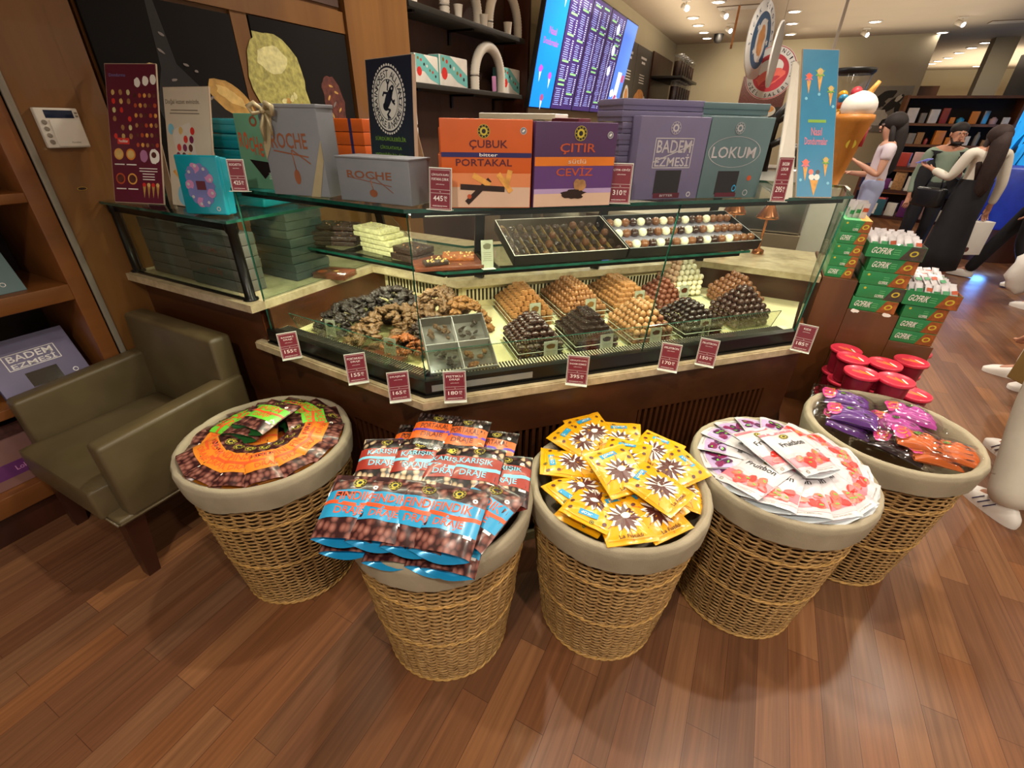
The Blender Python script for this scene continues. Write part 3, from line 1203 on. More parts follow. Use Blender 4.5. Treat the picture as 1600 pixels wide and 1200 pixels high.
for z, th_ in ((0.008, 0.007), (0.235, 0.0048), (0.435, 0.0048)):
    for s_ in (0, PI):
        pass
    g = G()
    for s_ in (0, PI):
        pts = []
        n = 180
        for i in range(n):
            t = 2 * PI * i / n
            a = t * 22 + s_
            pts.append(((b_r(z) + 0.0055 + 0.0028 * math.cos(a)) * math.cos(t), (b_r(z) + 0.0055 + 0.0028 * math.cos(a)) * math.sin(t), z + 0.0032 * math.sin(a)))
        g.tube(pts, th_ * 0.62, 'wicker_rope', 6, True)
    g.build('rope_band', bk)
g = G()
for i in range(NS):
    t = 2 * PI * (i + 0.5) / NS
    g.tube([((b_r(z) - 0.002) * math.cos(t), (b_r(z) - 0.002) * math.sin(t), z) for z in (0.0, 0.15, 0.3, 0.45, HB)], 0.0042, 'wicker', 5)
g.build('stakes', bk)
# linen liner turned over the rim
g = G()
prof = []
H0 = HB
RT = b_r(HB)
path = [(RT + 0.009, H0 - 0.072), (RT + 0.0125, H0 - 0.05), (RT + 0.0155, H0 - 0.025), (RT + 0.017, H0 - 0.004), (RT + 0.0125, H0 + 0.011),
        (RT + 0.001, H0 + 0.016), (RT - 0.011, H0 + 0.008), (RT - 0.016, H0 - 0.012), (RT - 0.019, H0 - 0.05), (RT - 0.024, H0 - 0.11), (RT - 0.03, H0 - 0.16), (RT - 0.06, H0 - 0.175), (0.10, H0 - 0.18), (0.001, H0 - 0.18)]
nth = 120
def liner(u, v):
    t = 2 * PI * u
    k = v * (len(path) - 1)
    i = min(int(k), len(path) - 2)
    f = k - i
    r_ = path[i][0] * (1 - f) + path[i + 1][0] * f
    z = path[i][1] * (1 - f) + path[i + 1][1] * f
    lo = max(0, 1 - v * 2.6)
    nz = noise.noise(Vector((math.cos(t) * 2.2, math.sin(t) * 2.2, v * 2)))
    n2 = noise.noise(Vector((math.cos(t) * 8, math.sin(t) * 8, v * 4 + 5)))
    n3 = noise.noise(Vector((math.cos(t) * 21, math.sin(t) * 21, v * 3 + 9)))
    r_ += 0.0025 * n2 + 0.002 * nz + lo * 0.002 + 0.0022 * n3 * (0.4 + lo)
    z += lo * 0.012 * nz + 0.0015 * n2
    r_ = max(r_, b_r(z) + 0.007) if v < 0.30 else r_
    return Vector((r_ * math.cos(t), r_ * math.sin(t), z))
g.grid(liner, nth, 44, 'linen', True, True)
g.build('linen_liner', bk)
BK = [bk]
for i in range(1, 5):
    BK.append(dup(bk, label=basket_label[i]))
for i, (x, y, h) in enumerate(BPOS):
    s = 1.0
    BK[i].matrix_basis = Matrix.Translation((x, y, 0)) @ Euler((0, 0, 1.3 * i)).to_matrix().to_4x4() @ Matrix.Diagonal((0.958, 0.958, h / 0.615, 1))
    BK[i]['group'] = 'lined wicker baskets'


# ---------------------------------------------------------------- bags and sachets
def pillow(w, h, d, seed=0, edge=0.010, sag=0.0, crinkle=0.004, open_end=False):
    """height of the front face of a filled sachet lying flat"""
    def fn(x, y):
        u = max(0.0, 1 - (abs(x) / (w / 2)) ** 2.4)
        v = max(0.0, 1 - (abs(y) / (h / 2 - edge)) ** 2.2) if abs(y) < h / 2 - edge else 0.0
        if open_end and y < 0:
            v = 1 - 0.25 * (abs(y) / (h / 2)) ** 2
        z = d * (u * v) ** 0.55
        z += crinkle * noise.noise(Vector((x * 34 + seed, y * 30, seed))) * min(1, (u + 0.25))
        z += 0.006 * noise.noise(Vector((x * 9 + seed * 2.7, y * 9, seed * 1.3)))
        return z + 0.001
    return fn


def sachet(seed, w, h, d, bg, prints, foil='foil_white', open_end=True):
    """G with the bag lying in xy, front up; prints(g) adds artwork that is bent onto the face"""
    g = G()
    fn = pillow(w, h, d, seed, open_end=open_end)
    nx, ny = 14, 18
    def top(u, v):
        x, y = (u - 0.5) * w, (v - 0.5) * h
        return Vector((x, y, fn(x, y)))
    def bot(u, v):
        x, y = (0.5 - u) * w, (v - 0.5) * h
        return Vector((x, y, -0.55 * max(0, fn(x, y) - 0.001) + 0.0004))
    g.grid(top, nx, ny, bg)
    g.grid(bot, nx, ny, bg)
    if open_end:
        # hollow bottom gusset showing the bare foil
        def gus(u, v):
            x = (u - 0.5) * w
            zt = fn(x, -h / 2)
            zb = -0.55 * max(0, fn(x, -h / 2) - 0.001) + 0.0004
            b = max(0.0, math.sin(u * PI)) ** 1.3
            return Vector((x * .995, -h / 2 - 0.012 * b * (1 - v) + 0.026 * b * math.sin(v * PI), zb + (zt - zb) * v - 0.005 * b * math.sin(v * PI)))
        g.grid(gus, 14, 6, foil)
        g.rect(0.006, -h / 2 + 0.019, 0.012, 0.012, 'ink', 0.004) if seed > 10 and False else None
    g.warp = lambda p: Vector((p.x, p.y, fn(p.x, p.y) + 0.0005 + p.z))
    prints(g)
    g.warp = None
    return g


def gridquad(g, x0, x1, y0, y1, m, z, n=10, wave=0.0, ph=0.0, k=1, th=None):
    """strip following a gentle wave, subdivided so it can bend"""
    def fn(u, v):
        x = x0 + (x1 - x0) * u
        y = y0 + (y1 - y0) * v + wave * math.sin(u * PI * 2 * k + ph)
        return Vector((x, y, z))
    return g.grid(fn, n, 3, m, True)


def crest(g, x, y, r, fill='crest_yellow', line='ink', z=0.001):
    g.disc(x, y, r, fill, z, 18)
    g.disc(x, y, r * 0.93, line, z + 0.0002, 18, r0=r * 0.62)
    g.disc(x, y, r * 0.34, line, z + 0.0002, 10)
    for i in range(10):
        a = 2 * PI * i / 10
        g.disc(x + r * 0.78 * math.cos(a), y + r * 0.78 * math.sin(a), r * 0.085, fill, z + 0.0004, 6)


def nutbag(seed, bg, band, line, l1, l2, txtm, foil, w=0.135, h=0.172):
    def pr(g):
        gridquad(g, -w / 2 + .001, w / 2 - .001, -0.038, 0.036, band, 0.0003, 12, 0.002, seed)
        gridquad(g, -w / 2 + .001, w / 2 - .001, -0.006, 0.004, line, 0.0007, 12, 0.004, 1.0)
        g.text(l1, 0, 0.0195, 0.023, txtm, 0.0010, w * 0.66)
        g.text(l2, 0, -0.0215, 0.023, txtm, 0.0010, w * 0.50)
        crest(g, 0, 0.060, 0.015)
        g.disc(0.042, 0.046, 0.006, 'white', 0.001, 12, r0=0.002)
        g.rect(0.05, -0.043, 0.018, 0.007, 'white', 0.001)
    return sachet(seed, w, h, 0.018, bg, pr, foil)


def yellowbag(seed):
    w, h = 0.130, 0.165
    def pr(g):
        gridquad(g, -w / 2 + .007, w / 2 - .007, -h / 2 + 0.012, h / 2 - 0.012, 'bag_yellow', 0.0002, 8)
        for i in range(11):
            a = 2 * PI * i / 11 + 0.2
            g.rect(0.0 + 0.053 * math.cos(a), -0.012 + 0.053 * math.sin(a), 0.022, 0.0022, 'yellow_pale' if i % 2 else 'bag_redline', 0.0006, a)
        g.star(0.0, -0.012, 0.046, 0.032, 'white', 0.0009, 13)
        g.star(0.0, -0.012, 0.043, 0.026, 'star_brown', 0.0013, 13, 0.12)
        g.disc(0.004, -0.008, 0.012, 'white', 0.0017, 12, 0.009)
        g.rect(-0.004, 0.050, 0.050, 0.017, 'bag_blue', 0.0009, 0.12)
        g.text('ÇOKOP', -0.004, 0.050, 0.010, 'white', 0.0014, 0.038, 0.12)
        for (x, y) in ((-0.045, 0.03), (0.045, 0.055), (0.05, 0.028), (-0.05, 0.06)):
            g.disc(x, y, 0.0065, 'star_brown', 0.0010, 10, 0.005, seed)
        crest(g, -0.02, 0.068, 0.006)
        g.text('La Fıstıklı', 0.0, -0.064, 0.009, 'star_brown', 0.0010, 0.06)
    return sachet(seed, w, h, 0.012, 'bag_yellow', pr, 'bag_yellow', False)


def berrybag(seed, kind):
    w, h = 0.135, 0.195
    A, B, Cc = ('strawberry', 'strawberry_light', 'pink_wash') if kind == 's' else ('berry', 'berry_dark', 'purple_wash')
    def pr(g):
        rnd = random.Random(seed)
        gridquad(g, -w / 2 + .002, w / 2 - .002, -0.080, -0.014, 'pink_pale' if kind == 's' else 'purple_wash', 0.0004, 10, 0.003, 1)
        gridquad(g, -w / 2 + .002, w / 2 - .002, -0.068, -0.028, Cc, 0.0008, 10, 0.004, 2)
        gridquad(g, -w / 2 + .001, w / 2 - .001, h / 2 - 0.014, h / 2 - 0.003, Cc, 0.0006, 8)
        for i in range(13):
            x = -0.052 + 0.104 * rnd.random()
            y = -0.046 + 0.040 * (rnd.random() - 0.5)
            g.blob(x, y, 0.015, 0.011, A if i % 3 else B, 0.0011 + i * 0.00012, seed + i, 0.2, 11, a=rnd.random() * 3)
            if i % 3 == 0:
                g.disc(x + 0.004, y + 0.002, 0.006, 'leaf' if kind == 's' else 'bag_green', 0.0028, 8, 0.003, i)
        g.text('Fruitbon', 0, 0.028, 0.021, 'ink', 0.0010, 0.086)
        crest(g, 0, 0.062, 0.013)
        g.disc(-0.05, -0.086, 0.006, 'pole_grey', 0.001, 10, r0=0.003)
        g.text('meyve parçacıklı', 0.012, -0.088, 0.005, 'pole_grey', 0.001, 0.06)
    return sachet(seed, w, h, 0.011, 'bag_white', pr, 'foil_white')


# artwork letters bend badly on n-gons only when large, so they stay small
protos = {}
def bag(kind, name, label, cat, builder):
    key = kind
    if key not in protos:
        protos[key] = builder().build(name)
        o = protos[key]
        o['used'] = 0
    else:
        o = None
    if o is None:
        o = protos[key].copy()
        COL.objects.link(o)
    if 'used' in o:
        del o['used']
    tag(o, label, cat)
    return o


def lay(o, px, py, z, ang, tilt=0.0, tdir=None, s=1.0, roll=0.0):
    """put a bag centre on the ray through px,py at height z; ang = direction of the bag's top in the floor plane;
    tilt lifts its top end"""
    p = at_z(px, py, z)
    m = Matrix.Translation(p) @ Euler((0, 0, ang - PI / 2)).to_matrix().to_4x4() @ Euler((tilt, roll, 0)).to_matrix().to_4x4() @ Matrix.Diagonal((s, s, s, 1))
    o.matrix_basis = m
    return o


HEAD = YAW + PI / 2            # world direction pointing straight away from the viewer
# basket 1: a ring of green (far side) and orange (near side) bags
def b_green(s): return lambda: nutbag(s, 'nut_brown', 'bag_green', 'bag_redline', 'BADEM', 'DRAJE', 'bag_redline', 'foil_green')
def b_orange(s): return lambda: nutbag(s, 'nut_brown', 'bag_orange', 'bag_redline', 'FINDIK', 'DRAJE', 'bag_redline', 'foil_orange')
bx, by, bh = BPOS[0]
n = 0
ring = []
for i in range(15):
    a = HEAD + PI * 0.62 - 2 * PI * i / 15
    ring.append(a)
for i, a in enumerate(ring):
    rel = math.cos(a - HEAD)
    green = rel > 0.35
    kind = ('g%d' if green else 'o%d') % (i % 3)
    o = bag(kind, 'nut_bag', 'green banded nut bag in the far half of the ring in the first basket' if green else 'orange banded nut bag in the near half of the ring in the first basket', 'bag of nuts', b_green(i % 3) if green else b_orange(i % 3))
    o['group'] = 'green banded bags in the first basket' if green else 'orange banded bags in the first basket'
    rr = 0.158
    x, y = bx + rr * math.cos(a), by + rr * math.sin(a)
    inward = a + PI if not green else a
    o.matrix_basis = Matrix.Translation((x, y, bh - 0.012 + 0.0022 * i - 0.012 * (1 - rel) * 0.5)) @ Euler((0, 0, (a if green else a + PI) - PI / 2 + 0.06 * math.sin(i * 7))).to_matrix().to_4x4() @ Euler((-0.10 if green else 0.16, 0.10, 0)).to_matrix().to_4x4() @ Matrix.Diagonal((1.05, 1.02, 1.0, 1))
o = bag('g0', 'nut_bag', 'green banded nut bag lying on top in the middle of the first basket, over another', 'bag of nuts', b_green(0))
lay(o, 418, 650, bh + 0.055, HEAD - 0.35, 0.02)
o = bag('g1', 'nut_bag', 'green banded nut bag half hidden under the topmost green one', 'bag of nuts', b_green(1))
lay(o, 398, 660, bh + 0.034, HEAD - 0.15, 0.05)
o = bag('o1', 'nut_bag', 'orange banded nut bag sunk in the middle of the first basket', 'bag of nuts', b_orange(1))
lay(o, 400, 690, bh + 0.0, HEAD + 0.4, 0.1)
for k, (px, py, an) in enumerate(((365, 722, 0.3), (350, 700, 0.9), (450, 690, -0.9))):
    o = bag('o2', 'nut_bag', 'orange banded nut bag in the lower layer of the first basket', 'bag of nuts', b_orange(2))
    o['group'] = 'lower bags in the first basket'
    lay(o, px, py, bh - 0.04, HEAD + an, 0.1)

# basket 2: rows of blue, red and orange bags
def b_blue(s): return lambda: nutbag(s, 'nut_brown', 'bag_blue', 'bag_redline', 'FINDIK', 'DRAJE', 'bag_redline', 'foil_blue')
def b_red(s): return lambda: nutbag(s, 'nut_mixed', 'bag_red', 'bag_cyan', 'KARIŞIK', 'DRAJE', 'bag_cyan', 'foil_red')
def b_org(s): return lambda: nutbag(s, 'nut_dark', 'bag_orange2', 'bag_violet', 'PORTAKAL', 'DRAJE', 'star_brown', 'foil_orange')
z2 = BPOS[1][2]
up = HEAD
for (px, py, z, da, tl, s) in ((556, 816, .655, .0, .20, 11), (690, 840, .652, -.15, .22, 12), (622, 832, .645, -.05, .18, 13), (715, 845, .65, -.2, .2, 11)):
    o = bag('b%d' % s, 'nut_bag', 'blue banded nut bag in the lower layer of the front row, second basket', 'bag of nuts', b_blue(s))
    o['group'] = 'lower blue banded bags in the second basket'
    lay(o, px, py, z, up + da, tl)
labs = ['leftmost', 'second from the left', 'third from the left', 'fourth from the left', 'rightmost, turned on its side']
for i, (px, py, z, da, tl, s) in enumerate(((552, 792, .700, -.05, .20, 11), (606, 797, .704, -.12, .22, 12), (660, 806, .704, -.15, .20, 13), (706, 812, .712, -.22, .22, 12), (752, 800, .690, -.60, .15, 13))):
    o = bag('b%d' % s, 'nut_bag', 'blue banded nut bag, top front row of the second basket, ' + labs[i], 'bag of nuts', b_blue(s))
    lay(o, px, py, z, up + da, tl, s=1.1)
for i, (px, py, z, da, tl, s) in enumerate(((600, 722, .690, .05, .12, 21), (652, 726, .697, -.02, .14, 22), (700, 735, .700, -.10, .14, 23), (742, 738, .706, -.16, .16, 21), (788, 750, .682, -.10, .12, 22))):
    o = bag('r%d' % s, 'nut_bag', 'red banded nut bag, middle row of the second basket, ' + labs[i].replace(', turned on its side', ''), 'bag of nuts', b_red(s))
    lay(o, px, py, z, up + da, tl, s=1.08)
for i, (px, py, z, da, tl, s, lb) in enumerate(((648, 694, .672, -.05, .12, 31, 'leftmost and mostly covered'), (678, 678, .715, -.12, .16, 32, 'on top, left of the pair'), (725, 687, .715, -.16, .16, 33, 'on top, right of the pair'), (770, 704, .680, -.18, .12, 31, 'lowest, at the right rim'))):
    o = bag('p%d' % s, 'nut_bag', 'orange banded dark bag, back row of the second basket, ' + lb, 'bag of nuts', b_org(s))
    lay(o, px, py, z, up + da, tl)
for k, (px, py, z, an) in enumerate(((690, 760, .61, .3), (750, 770, .61, -.6), (620, 770, .61, .9), (700, 720, .60, 0), (660, 800, .60, .2), (770, 740, .60, .2))):
    o = bag('r22', 'nut_bag', 'red banded nut bag buried in the second basket under the rows', 'bag of nuts', b_red(22))
    o['group'] = 'buried bags in the second basket'
    lay(o, px, py, z, up + an, 0.05)

# basket 3: yellow sachets
ys = [(888, 726, .618, 1.5, 'at the far left rim, lying sideways'), (905, 690, .622, .9, 'behind the left one, turned away'), (925, 675, .625, .35, 'at the back rim, left'), (968, 688, .622, -.2, 'at the back rim, middle'),
      (1022, 706, .622, -.7, 'at the back rim, right'), (1052, 735, .620, -1.15, 'at the right rim'), (905, 765, .618, 2.2, 'at the left front rim'), (928, 790, .622, 2.6, 'at the front rim, left'),
      (972, 808, .622, .15, 'at the front rim, middle'), (1020, 798, .624, .5, 'at the front rim, right'), (922, 796, .600, 2.5, 'low at the left front rim'), (1060, 765, .60, 1.2, 'deep beside the right rim'),
      (975, 715, .650, -.45, 'in the middle, half covered by the top one'), (965, 735, .668, .35, 'topmost in the middle with its blue label upright'), (1025, 762, .662, .75, 'topmost on the right, bottom end lifted')]
ang = {3: 0}
for i, (px, py, z, da, lb) in enumerate(ys):
    o = bag('y%d' % (i % 5), 'candy_sachet', 'yellow sachet with brown starburst ' + lb + ' of its basket' if 'rim' in lb else 'yellow sachet with brown starburst, ' + lb, 'sachet', (lambda s: (lambda: yellowbag(s)))(40 + i % 5))
    lay(o, px, py, z, up + da, 0.10 + 0.05 * math.sin(i * 3), roll=0.06 * math.cos(i * 5), s=1.08)
for k in range(12):
    a = 2 * PI * k / 12
    o = bag('y%d' % (k % 5), 'candy_sachet', 'yellow sachet in the lower layer of the middle basket', 'sachet', None)
    o['group'] = 'lower yellow sachets'
    rr = 0.135 if k % 3 else 0.03
    o.matrix_basis = Matrix.Translation((BPOS[2][0] + rr * math.cos(a), BPOS[2][1] + rr * math.sin(a), .592 + 0.0015 * k)) @ Euler((0.05, 0.05, a)).to_matrix().to_4x4()

# basket 4: white sachets fanned in a ring: purple berries far left, strawberries elsewhere
cx, cy, ch = BPOS[3]
for i in range(17):
    a = HEAD + 0.45 * PI + 0.35 - 2 * PI * i / 17
    rel = math.cos(a - (HEAD + 0.75))
    kind = 'm' if rel > 0.30 else 's'
    o = bag('w%s%d' % (kind, i % 3), 'fruit_sachet', ('white sachet with purple berries in the ring of its basket' if kind == 'm' else 'white sachet with strawberries in the ring around its basket'), 'sachet', (lambda s, k: (lambda: berrybag(s, k)))(60 + i % 3, kind))
    o['group'] = 'purple berry sachets in the ring' if kind == 'm' else 'strawberry sachets in the ring'
    rr = 0.148
    o.matrix_basis = Matrix.Translation((cx + rr * math.cos(a), cy + rr * math.sin(a), ch - 0.008 + 0.0016 * i)) @ Euler((0, 0, a + PI - PI / 2)).to_matrix().to_4x4() @ Euler((0.10, -0.20, 0)).to_matrix().to_4x4() @ Matrix.Diagonal((1.05, 1.02, 1, 1))
o = bag('ws0', 'fruit_sachet', 'white strawberry sachet lying on top in the middle, left of the topmost', 'sachet', None)
lay(o, 1206, 702, ch + 0.045, HEAD + 0.35, 0.06)
o = bag('ws1', 'fruit_sachet', 'topmost white strawberry sachet with its full name showing', 'sachet', None)
lay(o, 1246, 706, ch + 0.062, HEAD + 0.30, 0.06)
for k in range(5):
    a = 2 * PI * k / 5
    o = bag('ws2', 'fruit_sachet', 'white strawberry sachet under the ring of its basket', 'sachet', None)
    o['group'] = 'lower white sachets'
    o.matrix_basis = Matrix.Translation((cx + 0.11 * math.cos(a), cy + 0.11 * math.sin(a), ch - 0.04)) @ Euler((0.05, 0.05, a)).to_matrix().to_4x4()


# basket 5: clear bags of candy bars
def candybag(seed, bar, n=6):
    w, h = 0.125, 0.20
    g = G()
    bw, bh = 0.108, 0.135
    base = pillow(bw, bh, 0.026, seed, edge=0.002, crinkle=0.009)
    def body(u, v):
        x, y = (u - .5) * bw, (v - .5) * bh - 0.01
        return Vector((x, y, base(x, y + .01) + 0.0055 * abs(math.sin(u * PI * n)) + 0.002))
    g.grid(body, 36, 14, bar)
    g.grid(lambda u, v: Vector(((.5 - u) * bw, (v - .5) * bh - .01, 0.0005)), 4, 4, bar)
    for i in range(n):
        x = -bw / 2 + (i + .5) * bw / n
        g.rect(x, -0.03 + .004 * (i % 2), 0.005, 0.05, 'candy_dark' if bar != 'candy_dark' else 'candy_magenta', base(x, -.02) + .0062)
    fn = pillow(w, h, 0.034, seed, crinkle=0.010)
    def top(u, v):
        x, y = (u - 0.5) * w * 1.06, (v - 0.5) * h * 1.06
        fr = 0.004 * math.sin(u * 60) if abs(v - .5) > .44 else 0
        return Vector((x, y, fn(x * 0.94, y * 0.94) + 0.004 + fr))
    g.grid(top, 26, 26, 'plastic_film')
    g.warp = lambda p: Vector((p.x, p.y, base(p.x, min(bh / 2 - .012, max(-.05, p.y))) + 0.008 + p.z))
    g.blob(0, 0.052, 0.044, 0.024, 'candy_pink', 0.0, seed, 0.25, 16)
    g.text('LOLi', 0, 0.052, 0.030, 'candy_orange', 0.001, 0.066)
    crest(g, 0.012, 0.008, 0.011, 'leaf')
    g.warp = None
    return g
cb = [('cu', 'candy_purple', 1317, 628, .585, .95, 'purple candy bag at the far left of the last basket, upper one'),
      ('cu', 'candy_purple', 1328, 652, .585, .95, 'purple candy bag in the last basket, below the upper purple one'),
      ('cv', 'candy_purple', 1318, 664, .55, 1.0, 'purple candy bag sunk beside the left rim of the last basket'),
      ('cm', 'candy_magenta', 1418, 650, .575, .95, 'magenta candy bag at the back of the last basket'),
      ('cm', 'candy_magenta', 1395, 668, .560, .7, 'magenta candy bag half under the orange ones in the last basket'),
      ('co', 'candy_fill_orange', 1430, 692, .585, 1.05, 'orange candy bag on top in the last basket, left one'),
      ('cp', 'candy_fill_orange', 1478, 708, .575, 1.0, 'orange candy bag nearest the right rim of the last basket'),
      ('cq', 'candy_fill_orange', 1450, 712, .560, 1.25, 'orange candy bag at the near rim of the last basket'),
      ('cd', 'candy_dark', 1400, 700, .545, .8, 'dark candy bag under the orange ones in the last basket'),
      ('ce', 'candy_dark', 1360, 680, .535, .8, 'brownish candy bag in the gap between purple and orange ones')]
for i, (k, m, px, py, z, da, lb) in enumerate(cb):
    o = bag(k, 'candy_bag', lb, 'candy bag', (lambda s, mm: (lambda: candybag(s, mm)))(80 + i, m))
    lay(o, px, py, z + .012, up + da, 0.05 + 0.1 * math.sin(i * 4), s=1.08)
for i, (px, py, da) in enumerate(((1340, 640, .5), (1400, 660, .2), (1450, 690, .9), (1420, 700, .3), (1380, 680, 1.2))):
    o = bag('cu' if i < 2 else 'co', 'candy_bag', 'candy bag in the lowest layer of the last basket', 'candy bag', None)
    o['group'] = 'lowest candy bags'
    lay(o, px, py, .51, up + da, 0.0)
# ---------------------------------------------------------------- goods on top of the glass
ZC = ZT + 0.0105
M('box_orange', '#cb5a18', 0.42, var=0.04)
M('box_orange_fade', '#e08a58', 0.42, var=0.04)
M('box_beige', '#d9b9a0', 0.42, var=0.04)
M('box_purple', '#4c2d55', 0.42, var=0.04)
M('box_purple2', '#5f3c78', 0.42, var=0.04)
M('box_lilac', '#6d6685', 0.5, var=0.05)
M('box_lilac_line', '#5d5675', 0.5)
M('box_teal', '#5c7478', 0.5, var=0.05)
M('box_grey', '#7e8187', 0.5, var=0.04)
M('box_grey_side', '#7e8187', 0.5, var=0.04)
M('box_greydark', '#5f5c56', 0.5, var=0.05)
M('box_darkgreen', '#3c4643', 0.5, var=0.05)
M('box_green', '#5f9276', 0.45, var=0.04)
M('box_blue_stripe', '#2a2560', 0.4)
M('box_orange_stripe', '#dd7a24', 0.4)
M('print_copper', '#a9694a', 0.35, 0.5)
M('print_rust', '#b8502c', 0.5)
M('print_silver', '#c6c1c4', 0.35, 0.4)
M('window_dark', '#211d1e', 0.12)
M('label_wine', '#5a1f2c', 0.4)
M('tin_teal', '#1193a6', 0.25, 0.2, coat=0.5, var=0.05)
M('tin_print', '#6b6fa6', 0.3)
M('tin_pink', '#b67ba6', 0.3)
M('ribbon', '#b9ab86', 0.35, 0.3)
M('menu_maroon', '#5f1a30', 0.4, var=0.04)
M('menu_cream', '#d5c9b4', 0.5, var=0.03)
M('navy_board', '#1c2436', 0.4, var=0.04)
M('board_edge', '#b9a28c', 0.6)
M('sign_green', '#7fae3a', 0.5)
M('sign_blue', '#237fa8', 0.35, var=0.05)
M('sign_pink', '#d77a8c', 0.4)
M('walnut', '#a5794a', 0.6, var=0.3, scale=60)
M('orange_peel', '#e0a34e', 0.5, var=0.2, scale=60)
M('choc_dark', '#2c1a13', 0.3, var=0.2, scale=60)


def stand(px0, py0, px1, py1, z, ytop, dep, label, cat, name, thick=None):
    """frame of a standing box: its front bottom edge runs between two pixels on the surface z"""
    P, Q = at_z(px0, py0, z), at_z(px1, py1, z)
    P.z = Q.z = z
    h = hz(px0, ytop, P) - z
    return frame(P, Q - P, (0, 0, 1)), (Q - P).length, h


def crestbig(g, x, y, r, a='gold', b='ink', z=0.001):
    crest(g, x, y, r, a, b, z)


def gift_body(g, w, h, d, m, side=None, lid=0.0):
    g.box(0, w, 0, h, -d, 0, m, 0.0025)


def label_circle(g, x, y, r=0.010):
    g.disc(x, y, r, 'print_silver', 0.0008, 16)
    g.disc(x, y, r * 0.85, 'box_grey', 0.0011, 16)
    g.blob(x, y, r * 0.5, r * 0.25, 'white', 0.0014, 1, 0.4, 8, 0.8)


# orange box CUBUK PORTAKAL
T, w, h = stand(693, 325, 828, 325, ZC, 184, 0, '', '', '')
g = G(T)
g.box(0, w, 0, h, -0.055, 0, 'box_orange', 0.002)
zz = 0.0006
g.rect(w / 2, h * 0.19, w * 0.985, h * 0.36, 'box_beige', zz)
g.rect(w / 2, h * 0.33, w * 0.985, h * 0.16, 'box_orange_fade', zz + .0002)
g.rect(w / 2, h * 0.615, w * 0.99, h * 0.052, 'box_blue_stripe', zz + .0004)
g.text('ÇUBUK', w * 0.52, h * 0.725, h * 0.105, 'label_wine', zz + .0006, w * 0.42)
g.text('bitter', w * 0.52, h * 0.616, h * 0.036, 'white', zz + .0008, w * 0.20)
g.text('PORTAKAL', w * 0.47, h * 0.53, h * 0.080, 'label_wine', zz + .0006, w * 0.62)
crest(g, w * 0.47, h * 0.87, h * 0.075)
label_circle(g, w * 0.90, h * 0.88, h * 0.04)
for (a, b, l, an, mm) in ((0.45, 0.24, 0.5, -0.05, 'choc_dark'), (0.40, 0.20, 0.36, 0.75, 'choc_dark'), (0.44, 0.33, 0.22, -0.5, 'orange_peel'), (0.70, 0.30, 0.24, -0.9, 'orange_peel'), (0.74, 0.36, 0.16, 1.3, 'orange_peel')):
    g.rect(w * a, h * b, w * l, h * 0.065, mm, zz + .001 + a * 0.0006, an)
g.disc(w * 0.30, h * 0.14, h * 0.028, 'print_rust', zz + .002, 12)
tag(g.build('chocolate_box'), 'tall orange box of dark chocolate orange sticks standing on the glass', 'chocolate box')
# stack of orange boxes behind it
for i in range(3):
    g = G(T)
    g.box(-0.012 + 0.004 * i, w * 0.96, i * h * 0.30 * 1.02, (i + 1) * h * 0.30, -0.145, -0.062, 'box_orange', 0.002)
    o = tag(g.build('chocolate_box'), 'orange box in the stack right behind the standing orange box', 'chocolate box', 'orange boxes behind the standing orange one')

# purple box CITIR CEVIZ
T, w, h = stand(832, 325, 952, 321, ZC, 189, 0, '', '', '')
g = G(T)
g.box(0, w, 0, h, -0.055, 0, 'box_purple', 0.002)
g.rect(w / 2, h * 0.29, w * 0.985, h * 0.54, 'box_purple2', zz)
g.rect(w / 2, h * 0.09, w * 0.985, h * 0.16, 'box_beige', zz + .0002)
g.rect(w / 2, h * 0.20, w * 0.985, h * 0.06, 'purple_wash', zz + .0003)
g.rect(w / 2, h * 0.555, w * 0.99, h * 0.105, 'box_orange_stripe', zz + .0004)
g.text('ÇITIR', w * 0.52, h * 0.70, h * 0.125, 'print_rust', zz + .0006, w * 0.44)
g.text('sütlü', w * 0.52, h * 0.556, h * 0.055, 'box_beige', zz + .0008, w * 0.22)
g.text('CEVİZ', w * 0.50, h * 0.445, h * 0.125, 'print_rust', zz + .0006, w * 0.46)
crest(g, w * 0.54, h * 0.875, h * 0.085)
label_circle(g, w * 0.91, h * 0.86, h * 0.042)
g.blob(w * 0.50, h * 0.16, w * 0.15, h * 0.06, 'choc_dark', zz + .001, 3, 0.4)
g.blob(w * 0.60, h * 0.27, w * 0.06, h * 0.07, 'walnut', zz + .0014, 5, 0.3)
g.blob(w * 0.545, h * 0.28, w * 0.05, h * 0.065, 'walnut', zz + .0012, 8, 0.3)
tag(g.build('chocolate_box'), 'dark purple and orange box of milk chocolate walnuts standing on the glass', 'chocolate box')

# lilac box BADEM EZMESI and its stack
T, w, h = stand(985, 313, 1087, 310, ZC, 180, 0, '', '', '')
h_l = h
g = G(T)
g.box(0, w, 0, h, -0.05, 0, 'box_lilac', 0.002)
crest(g, w * 0.5, h * 0.87, h * 0.075, 'print_silver', 'box_lilac')
g.text('BADEM', w * 0.52, h * 0.655, h * 0.15, 'print_silver', zz, w * 0.50)
g.text('EZMESİ', w * 0.52, h * 0.49, h * 0.15, 'print_silver', zz, w * 0.50)
g.rect(w * 0.52, h * 0.75, w * 0.56, h * 0.012, 'print_silver', zz)
g.rect(w * 0.52, h * 0.40, w * 0.56, h * 0.012, 'print_silver', zz)
g.rect(w * 0.245, h * 0.575, w * 0.012, h * 0.35, 'print_silver', zz)
g.rect(w * 0.795, h * 0.575, w * 0.012, h * 0.35, 'print_silver', zz)
g.rect(w * 0.52, h * 0.575, w * 0.6, h * 0.014, 'print_silver', zz + .0002, 0.35)
g.rect(w * 0.50, h * 0.22, w * 0.38, h * 0.30, 'window_dark', zz)
